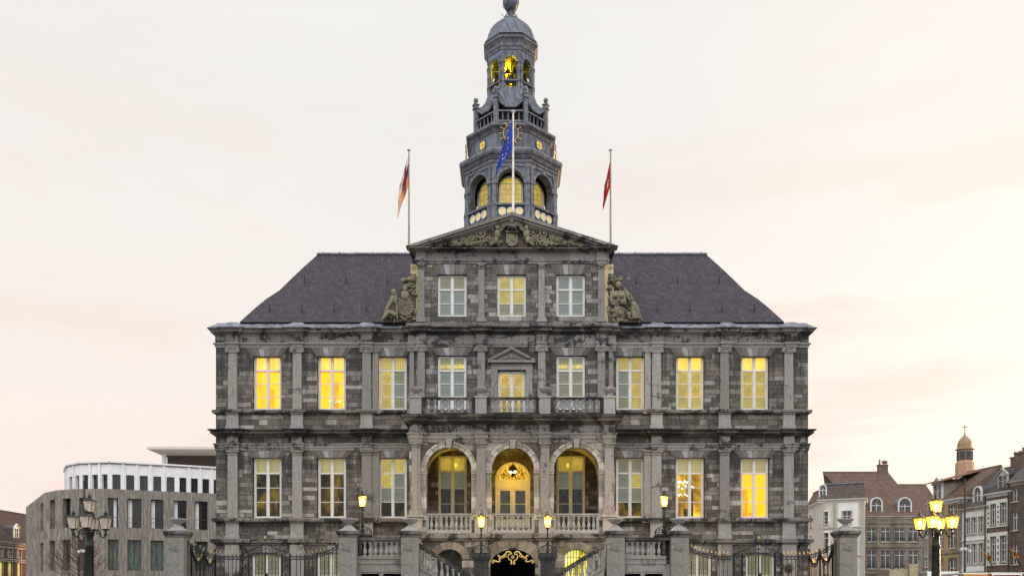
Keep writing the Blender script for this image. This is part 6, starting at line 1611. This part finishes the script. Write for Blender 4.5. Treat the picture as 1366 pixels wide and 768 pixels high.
chimney(t, 17.2, 4.0, 13, 17.1, .55, .6, 1)
# --- right: corner house with the grey mansard (A)
def front_house(px0, px1, d0, d1): return (PX(px0, d0), d0-45), (PX(px1, d1), d1-45)
dA = 112
A0, A1 = front_house(1093, 1153.5, dA, dA-2)
def uA(px): return u_at(px, A0, A1)
evA = zz(665.5, dA-1)
R1, R2_, R3 = (zz(698.5, 111), zz(681, 111)), (zz(738, 111), zz(709.5, 111)), (zz(768, 111)-.8, zz(748, 111))
rowsA = [(R1[0], R1[1], [(uA(1094.5), uA(1105)), (uA(1124), uA(1135.5))], dict(tr=.4, bars=1, surround='white_wall', sw=.16)), (R2_[0], R2_[1], [(uA(1095), uA(1105.5)), (uA(1125), uA(1136))], dict(tr=.25, surround='white_wall', sw=.16)), (1.2, R3[1]-1.5, [(uA(1095), uA(1105.5)), (uA(1125), uA(1136))], dict(tr=.25))]
t, L = house('corner_house', 'pale rendered corner house with grey mansard roof and one arched dormer', 'house', A0, A1, evA, 11, 'cream_render', rowsA, None)
a = MB()
for px in (1093.5, 1112, 1148): a.box(max(0, uA(px)), min(L, uA(px)+.5), -.1, -.002, 1, evA-.4)
a.build('pilaster_strips', M['stone_pale'], t)
a = MB(); a.prism(rect(uA(1116), uA(1145), 1, evA-.45), -.05, -.003, [rect(u0, u1, z0, z1) for z0, z1, us, _ in rowsA for u0, u1 in us[1:]]); a.build('white_bay', M['white_wall'], t)
a = MB(); a.box(0, L, -.14, -.001, zz(742, 111), zz(740, 111)); a.box(0, L, -.14, -.001, zz(704, 111), zz(702.5, 111)); a.build('string_course', M['stone_pale'], t)
# mansard
a = MB(); z0, z1 = evA+.05, zz(645.5, dA); 
a.poly([(-.1, -.15, z0), (L+.1, -.15, z0), (L+.1, 9, z0), (-.1, 9, z0), (.7, .75, z1), (L-.1, .75, z1), (L-.1, 8, z1), (.7, 8, z1)], [(0, 1, 5, 4), (1, 2, 6, 5), (2, 3, 7, 6), (3, 0, 4, 7), (4, 5, 6, 7)])
rfm = a.build('roof', M['tile_mansard'], t); a = MB(); a.box(.6, L-.0, .62, .9, z1-.02, z1+.14); a.build('roof_edge', M['lead'], rfm)
dormer(t, uA(1091.5)+.05, uA(1102)+.1, evA+.1, zz(646, 111)+.2, .1, 2.2, 'arch', side='tile_brown')
# its chamfered corner to the left
B0, B1 = (PX(1077, 118), 73), A0
t, L = house('side_wing', 'narrow cream side wing seen between town hall and corner house', 'house', B0, B1, evA-.3, 1.6, 'cream_render', [(R1[0], R1[1], [(1.4, 2.3)], dict(tr=.4, surround='white_wall', sw=.12)), (R2_[0], R2_[1], [(1.4, 2.3)], dict(tr=.3, surround='white_wall', sw=.12))], (1.9, .8, 0, .3), 'tile_brown')
# --- B stone house with big tiled roof
dB = 121
B0, B1 = front_house(1152, 1230, dB, dB)
def uB(px): return u_at(px, B0, B1)
evB = zz(688, dB); wins = [(1156.5, 1169.5), (1175, 1188), (1193.5, 1207), (1212, 1225)]
usB = [(uB(a_), uB(b_)) for a_, b_ in wins]
t, L = house('stone_house', 'grey stone house with huge tiled roof and two arched dormers', 'house', B0, B1, evB, 12, 'stone_grey',
      [(zz(722, dB), zz(703, dB), usB, dict(tr=.28, surround='stone_grey')), (zz(758, dB), zz(733, dB), usB, dict(tr=.28, surround='stone_grey')), (.8, 4.2, usB, dict(tr=.28))], (6.9, 6.2, -3.4, 2.0), 'tile_brown', 'stone_pale')
a = MB(); a.box(-.0, L, -.1, -.002, zz(698, dB), zz(696, dB)); a.box(0, L, -.14, -.002, zz(729.5, dB), zz(727, dB)); a.box(0, L, -.14, -.002, zz(765, dB), zz(761, dB)); a.build('string_course', M['stone_grey'], t)
a = MB()
for u0, u1 in usB:
    for z in (zz(722, dB), zz(758, dB)):
        a.box(u0, u1, -.1, -.07, z+.5, z+.54)
        for k in range(9): a.box(u0+(u1-u0)*k/8-.012, u0+(u1-u0)*k/8+.012, -.095, -.075, z, z+.5)
a.build('window_rail', M['iron'], t)
for px0, px1 in ((1162.5, 1179), (1199.5, 1218)): dormer(t, uB(px0), uB(px1), evB+.15, zz(661, dB-1), .35, 3.6, 'arch', side='lead')
chimney(t, uB(1203), 6.3, evB+5, evB+8.0, .65, .7, 0, 'brick_brown')
a = MB(); a.tube([(uB(1199), 6.3, evB+8.0), (uB(1199), 6.3, evB+8.7)], .12, 6); a.ball((uB(1206), 6.3, evB+8.35), .35, 8, (1.3, .6, .8)); a.build('chimney_pot', M['tile_red'], t)
# narrow house behind, between stone house and ochre house
C0, C1 = front_house(1228, 1262, 124, 124)
def uC(px): return u_at(px, C0, C1)
t, L = house('narrow_house', 'narrow grey house with long tiled roof between stone and ochre houses', 'house', C0, C1, zz(690, 124), 10, 'stone_grey',
      [(zz(717, 124), zz(707, 124), [(uC(1233), uC(1240))], dict(tr=.0, bars=2, cols=3)), (zz(742, 124), zz(731, 124), [(uC(1233), uC(1240))], dict(tr=.0, bars=2, cols=3)), (zz(756, 124), zz(745, 124), [(uC(1233), uC(1240))], dict(tr=.0, bars=2, cols=3))], (5.4, 6, -4.5, 0), 'tile_brown')
# --- street row C, D, E, F
def rowpt(s): return (46.2-.18*s, 40+.98*s)
PC0, PC1, PD1, PE1, PF1 = rowpt(9.46), rowpt(4.4), rowpt(.85), rowpt(-2.23), rowpt(-9)
def dd_(p): return p[1]+45
# ochre house
dC = dd_(PC0)*.5+dd_(PC1)*.5
def uu(px, p0, p1): return u_at(px, p0, p1)
eC = zz(667, 91.5)
wC = [(uu(1251.5, PC0, PC1), uu(1258.5, PC0, PC1)), (uu(1266, PC0, PC1), uu(1275.5, PC0, PC1))]
t, L = house('ochre_house', 'ochre rendered house with timber dormer right of the stone house', 'house', PC0, PC1, eC, 9, 'ochre',
    [(zz(694, dC), zz(671, dC)-.3, wC, dict(tr=.3, surround='stone_grey', sw=.12)), (zz(731.5, dC), zz(704, dC), wC, dict(tr=.4, surround='stone_grey', sw=.12)), (zz(769, dC)-.6, zz(745, dC), wC, dict(tr=.4, surround='stone_grey', sw=.12))], (3.4, 4.5), 'tile_brown')
a = MB(); a.box(0, L, -.12, -.002, zz(738.5, dC), zz(735.5, dC)); a.build('string_course', M['stone_grey'], t)
for q in (0, L-.4): a = MB(); a.box(q, q+.4, -.06, -.001, 0, eC-.4); a.build('corner_strip', M['stone_grey'], t)
dormer(t, .4, 1.9, eC-.1, eC+1.9, .1, 3.5, 'gable', side='stone_grey'); 
a = MB(); a.poly([(-.2, -.35, eC+2.0), (2.6, -.35, eC+2.0), (2.6, 4.2, eC+3.2), (-.2, 4.2, eC+3.2), (-.2, -.35, eC+2.12), (2.6, -.35, eC+2.12), (2.6, 4.2, eC+3.34), (-.2, 4.2, eC+3.34)], [(0, 3, 2, 1), (4, 5, 6, 7), (0, 1, 5, 4), (1, 2, 6, 5), (2, 3, 7, 6), (3, 0, 4, 7)]); a.build('dormer_canopy', M['tile_red'], t)
# white house
dD = (dd_(PC1)+dd_(PD1))/2
def u3(px0, w_, n, st, p0, p1): return [(uu(px0+st*k, p0, p1), uu(px0+st*k+w_, p0, p1)) for k in range(n)]
wD = u3(1287.5, 6.3, 3, 9.2, PC1, PD1); eD = zz(676.5, dD)
t, L = house('white_house', 'narrow white house with one arched dormer between ochre and brick houses', 'house', PC1, PD1, eD, 9, 'white_wall',
    [(zz(711.5, dD), zz(690, dD), wD, dict(tr=.35, surround='stone_pale', sw=.08)), (zz(751.5, dD), zz(725, dD), wD, dict(tr=.35, surround='stone_pale', sw=.08)), (.8, 3.6, wD, {})], (4.1, 4.2), 'tile_slate', 'stone_pale')
a = MB(); a.box(0, L, -.12, -.002, zz(720.5, dD), zz(718.5, dD)); a.build('string_course', M['white_wall'], t); a = MB(); a.box(0, L, -.16, -.002, zz(762, dD), zz(757.5, dD)); a.build('shop_cornice', M['white_wall'], t)
u = uu(1293.5, PC1, PD1); dormer(t, u, u+1.25, eD+.1, eD+2.15, .35, 3, 'arch', side='tile_slate')
# brick house with quoined windows
dE = (dd_(PD1)+dd_(PE1))/2; eE = zz(657, dE)
wE = [(uu(1321.5, PD1, PE1), uu(1329, PD1, PE1)), (uu(1334.5, PD1, PE1), uu(1343, PD1, PE1))]
t, L = house('brick_house', 'brown brick house with white quoined windows beside the white house', 'house', PD1, PE1, eE, 9, 'brick_brown',
    [(zz(698.5, dE), zz(670, dE), wE, dict(tr=.3, bars=1)), (zz(749, dE), zz(714, dE), wE, dict(tr=.3, bars=2)), (.8, 3.4, wE, {})], (3.2, 4), 'tile_dark', 'white')
a = MB()
for zt_, zb__ in ((zz(666, dE), zz(701, dE)), (zz(709.5, dE), zz(752, dE))):
    a.box(.05, L-.05, -.05, -.002, zt_-.34, zt_); a.box(.05, L-.05, -.09, -.002, zb__-.1, zb__)
    xs = [(.05, wE[0][0]-.03), (wE[0][1]+.03, wE[1][0]-.03), (wE[1][1]+.03, L-.05)]
    for x0, x1 in xs:
        n = 9; h = (zt_-.34-zb__)/n
        for k in range(n):
            if k % 2 == 0: a.box(x0, x1, -.045, -.002, zb__+h*k, zb__+h*(k+1)-.0)
            else: a.box(x0, x0+(x1-x0)*.25, -.045, -.002, zb__+h*k+.002, zb__+h*(k+1)-.002); a.box(x1-(x1-x0)*.25, x1, -.045, -.002, zb__+h*k+.002, zb__+h*(k+1)-.002)
a.build('quoin_stones', M['white_wall'], t)
dormer(t, 1.0, 2.3, eE+.1, eE+1.7, .4, 3.2, 'gable', frame='stone_pale', side='tile_dark')
chimney(t, .3, 4, eE+1.5, eE+4.2, .5, 1.5, 2, 'brick_brown')
# dark brick house, nearest
dFv = dd_(PE1)-1; eF = zz(641.5, dFv)
wF = [(uu(1350.5, PE1, PF1), uu(1358.5, PE1, PF1)), (uu(1369, PE1, PF1), uu(1378, PE1, PF1))]
t, L = house('dark_brick_house', 'dark brown brick house at the right edge of the square', 'house', PE1, PF1, eF, 9, 'brick_dark',
    [(zz(668, dFv), zz(651, dFv), wF, dict(tr=.0, bars=1)), (zz(706.5, dFv), zz(682, dFv), wF, dict(tr=.3)), (zz(752, dFv), zz(725, dFv), wF, dict(tr=.35)), (.8, 3.3, wF, {})], (3.9, 4.2), 'tile_slate', 'stone_pale')
chimney(t, 1.5, 3.2, eF+1.5, eF+3.6, .9, .6, 4, 'brick_brown')
# rear house with a tall party wall and chimney pots
t, L = house('rear_house', 'tall brick rear house with a row of chimney pots behind the white house', 'house', (rowpt(7)[0]+5.5, rowpt(7)[1]), (rowpt(-3)[0]+5.5, rowpt(-3)[1]), zz(634, 92), 8, 'brick_brown', [(6, 8, [(2, 3), (5, 6)], {})], (1.6, 4), 'tile_red')
chimney(t, 2.0, 1.2, 14, zz(622, 97)+.1, 1.3, .6, 4, 'brick_brown')
# church turret
dT = 140; xt = PX(1287, dT); t = thing('church_turret', 'small octagonal church turret with copper dome and cross above the roofs', 'church turret', (xt, dT-45, 0))
zt0 = zz(628, dT); a = MB(); a.lathe([(1.4, 0), (1.4, zt0), (1.35, zz(617, dT)), (1.12, zz(615.5, dT))], n=8, a0=math.pi/8, smooth=False); a.lathe([(1.12, zz(615.6, dT)), (1.12, zz(600.5, dT))], n=8, a0=math.pi/8, smooth=False); tb = a.build('tower_wall', plain('turret_stone', lin(176, 138, 112), .7), t)
a = MB(); a.lathe([(1.15, zz(601, dT)), (1.4, zz(599.5, dT)), (1.4, zz(598.8, dT)), (1.12, zz(597.5, dT)), (1.08, zz(592, dT)), (.92, zz(588, dT)), (.6, zz(584, dT)), (.25, zz(581.5, dT)), (.1, zz(579, dT)), (.05, zz(576, dT))], n=8, a0=math.pi/8, smooth=False); a.build('dome', plain('turret_copper', lin(150, 118, 92), .5), t)
a = MB(); z = zz(576, dT); a.box(-.06, .06, -.06, .06, z, zz(566, dT)); a.box(-.45, .45, -.06, .06, zz(570, dT), zz(570, dT)+.13); a.build('cross', M['gold'], t)
for k in range(8):
    an = -math.pi/2+k*math.pi/4; a = MB(); n = 7
    for q in range(n): z = zz(613.5, dT)+q*.2; a.poly([(-.3, -.04, z), (.3, -.04, z), (.3, .1, z+.12), (-.3, .1, z+.12)], [(0, 1, 2, 3)])
    a.box(-.33, .33, .0, .02, zz(613.8, dT), zz(602.5, dT)); a.box(-.37, -.32, -.06, .02, zz(614, dT), zz(602.3, dT)); a.box(.32, .37, -.06, .02, zz(614, dT), zz(602.3, dT))
    a.xf(Matrix.Rotation(an+math.pi/2, 4, 'Z') @ Matrix.Translation((0, -1.05, 0))); a.build('louvre', M['tile_slate'], t)
# carnival flags on the houses
mflag, g, b = new_mat('carnival_flag_cloth'); uv = g.n('ShaderNodeTexCoord', out=2); u, v, _ = g.xyz(uv)
cc = g.ramp(g.m('FRACT', g.m('ADD', g.m('MULTIPLY', u, .9), g.m('MULTIPLY', v, .35))), [(0, lin(170, 20, 24)), (.34, lin(226, 170, 20)), (.62, lin(24, 92, 30)), (.9, lin(200, 150, 20))], 'CONSTANT'); setb(g, b, cc, .8)
def pole_flag(label, d, hoist, fly, seed): return flag(label, d, hoist, fly, mflag, .12, seed, 'carnival_flag', 'carnival flags on the house fronts')
pole_flag('red, yellow and green flag hanging at an angle from the white house', 83.5, ((1312.5, 733), (1317, 746)), ((1324, 741), (1319, 750.5)), 1)
pole_flag('larger red, yellow and green flag on the dark brick house', 79.5, ((1346.5, 727.5), (1350, 738)), ((1360, 739), (1356, 748.5)), 2)
pole_flag('small drooping red, yellow and green flag before the stone house', 90, ((1200, 753), (1200, 762)), ((1196.5, 758), (1197, 765.5)), 3)
for px0, py0, px1, py1, d, lb in ((1325, 750, 1312, 732, 83.6, 'thin flagpole leaning out from the white house'), (1362, 746, 1346, 726, 79.6, 'thin flagpole leaning out from the dark brick house')):
    a = MB(); a.tube([(PX(px0, d+1.5), d-43.5, zz(py0+8, d+1.5)), (PX(px1, d), d-45, zz(py1, d))], .035, 6); o = a.build('leaning_flagpole', M['dark']); tag(o, lb, 'flagpole', 'flagpoles on the house fronts')

# ------------------------------------------------------------------ MARKET STALLS at the right edge
def sign_text(txt, size, mat, parent, loc, name='lettering'):
    c = bpy.data.curves.new('lettering', 'FONT'); c.body = txt; c.size = size; c.extrude = .006; c.align_x = 'CENTER'; c.align_y = 'CENTER'; c.offset = .008
    tmp = bpy.data.objects.new('tmp_text', c); scn.collection.objects.link(tmp); dg = bpy.context.evaluated_depsgraph_get(); me = bpy.data.meshes.new_from_object(tmp.evaluated_get(dg)); bpy.data.objects.remove(tmp)
    o = bpy.data.objects.new(name, me); scn.collection.objects.link(o); o.parent = parent; o.location = loc; o.rotation_euler = (math.pi/2, 0, 0); me.materials.clear(); me.materials.append(mat); return o
def stall(px0, px1, py, d, label, face, edge, txt, tcol, h=.55, roofm=None, size=.3, rz=0):
    x0, x1 = PX(px0, d), PX(px1, d); t = thing('market_stall', label, 'market stall', ((x0+x1)/2, d-45, 0), rz, 'market stalls on the square'); hw = (x1-x0)/2; z = zz(py, d)
    a = MB(); a.box(-hw, hw, 0, 2.4, .9, z-h-.05); a.box(-hw+.05, hw-.05, -.35, 0, .85, .95); a.box(-hw, hw, -.0, 2.4, 0, .9); a.build('body', roofm or M['white_wall'], t)
    a = MB(); a.box(-hw-.1, hw+.1, -.1, 2.5, z-.06, z); a.build('roof', M['white_wall'], t)
    a = MB(); a.box(-hw, hw, -.1, -.05, z-h, z-.06); f = a.build('sign_board', edge, t)
    a = MB(); a.box(-hw+.06, hw-.06, -.115, -.101, z-h+.05, z-.12); a.build('sign_face', face, f)
    sign_text(txt, size, tcol, f, (0, -.122, z-.06-h*.5)); return t
cw_, orange, brown, red, wht = plain('sign_cream', lin(235, 215, 180), .5), plain('sign_amber', lin(214, 160, 60), .5), plain('sign_brown', lin(170, 92, 50), .5), plain('sign_red', lin(120, 14, 26), .5), plain('sign_white', lin(235, 232, 225), .5)
stall(1284.5, 1321.5, 763.3, 45, 'market stall with orange and brown churros sign', brown, orange, 'SPAANSE CHURROS', cw_, .5, size=.155)
stall(1322.5, 1362, 763, 44.8, 'market stall with dark red churros sign', red, wht, 'SPAANSE CHURROS', wht, .5, size=.165)
stall(1236, 1277, 761.5, 60, 'white market stall with faint red lettering behind the lit street lamp', wht, wht, 'SPECIALITEITEN', red, .6, size=.2)
t = thing('market_tent', 'beige square tent panel beside the white market stall', 'tent', (PX(1219, 58), 13, 0)); a = MB(); a.box(-.3, .3, 0, .6, 0, zz(751.5, 58)); a.box(-1.6, -.31, .1, 2, 0, zz(759, 58)); a.build('canvas', plain('beige_canvas', lin(168, 154, 124), .8), t)
a = MB(); 
for x in (-1.62, -.32, .3): a.box(x, x+.04, -.03, -.001, 0, zz(760, 58))
a.build('post', M['lead'], t)


# rain pipes between the old houses
for p_, h_, m_ in ((PC0, 12, 'stone_pale'), (PD1, 12, 'dark'), (PE1, 12.5, 'dark'), (PC1, 11.5, 'lead')):
    a = MB(); a.tube([(0, 0, .2), (0, 0, h_)], .07, 6); a.tube([(0, 0, h_), (.1, .1, h_+.3)], .08, 6); a.box(-.14, .14, -.1, .12, h_-.05, h_+.15)
    near = min([o for o in scn.objects if o.parent is None and o.name.endswith('house') or o.name.startswith('brick_house')], key=lambda o: (o.location.x-p_[0])**2+(o.location.y-p_[1])**2)
    inv = (Matrix.Translation(near.location) @ Matrix.Rotation(near.rotation_euler.z, 4, 'Z')).inverted()
    a.xf(inv @ Matrix.Translation((p_[0]-.2, p_[1]-.1, 0))); a.build('rain_pipe', M[m_], near)
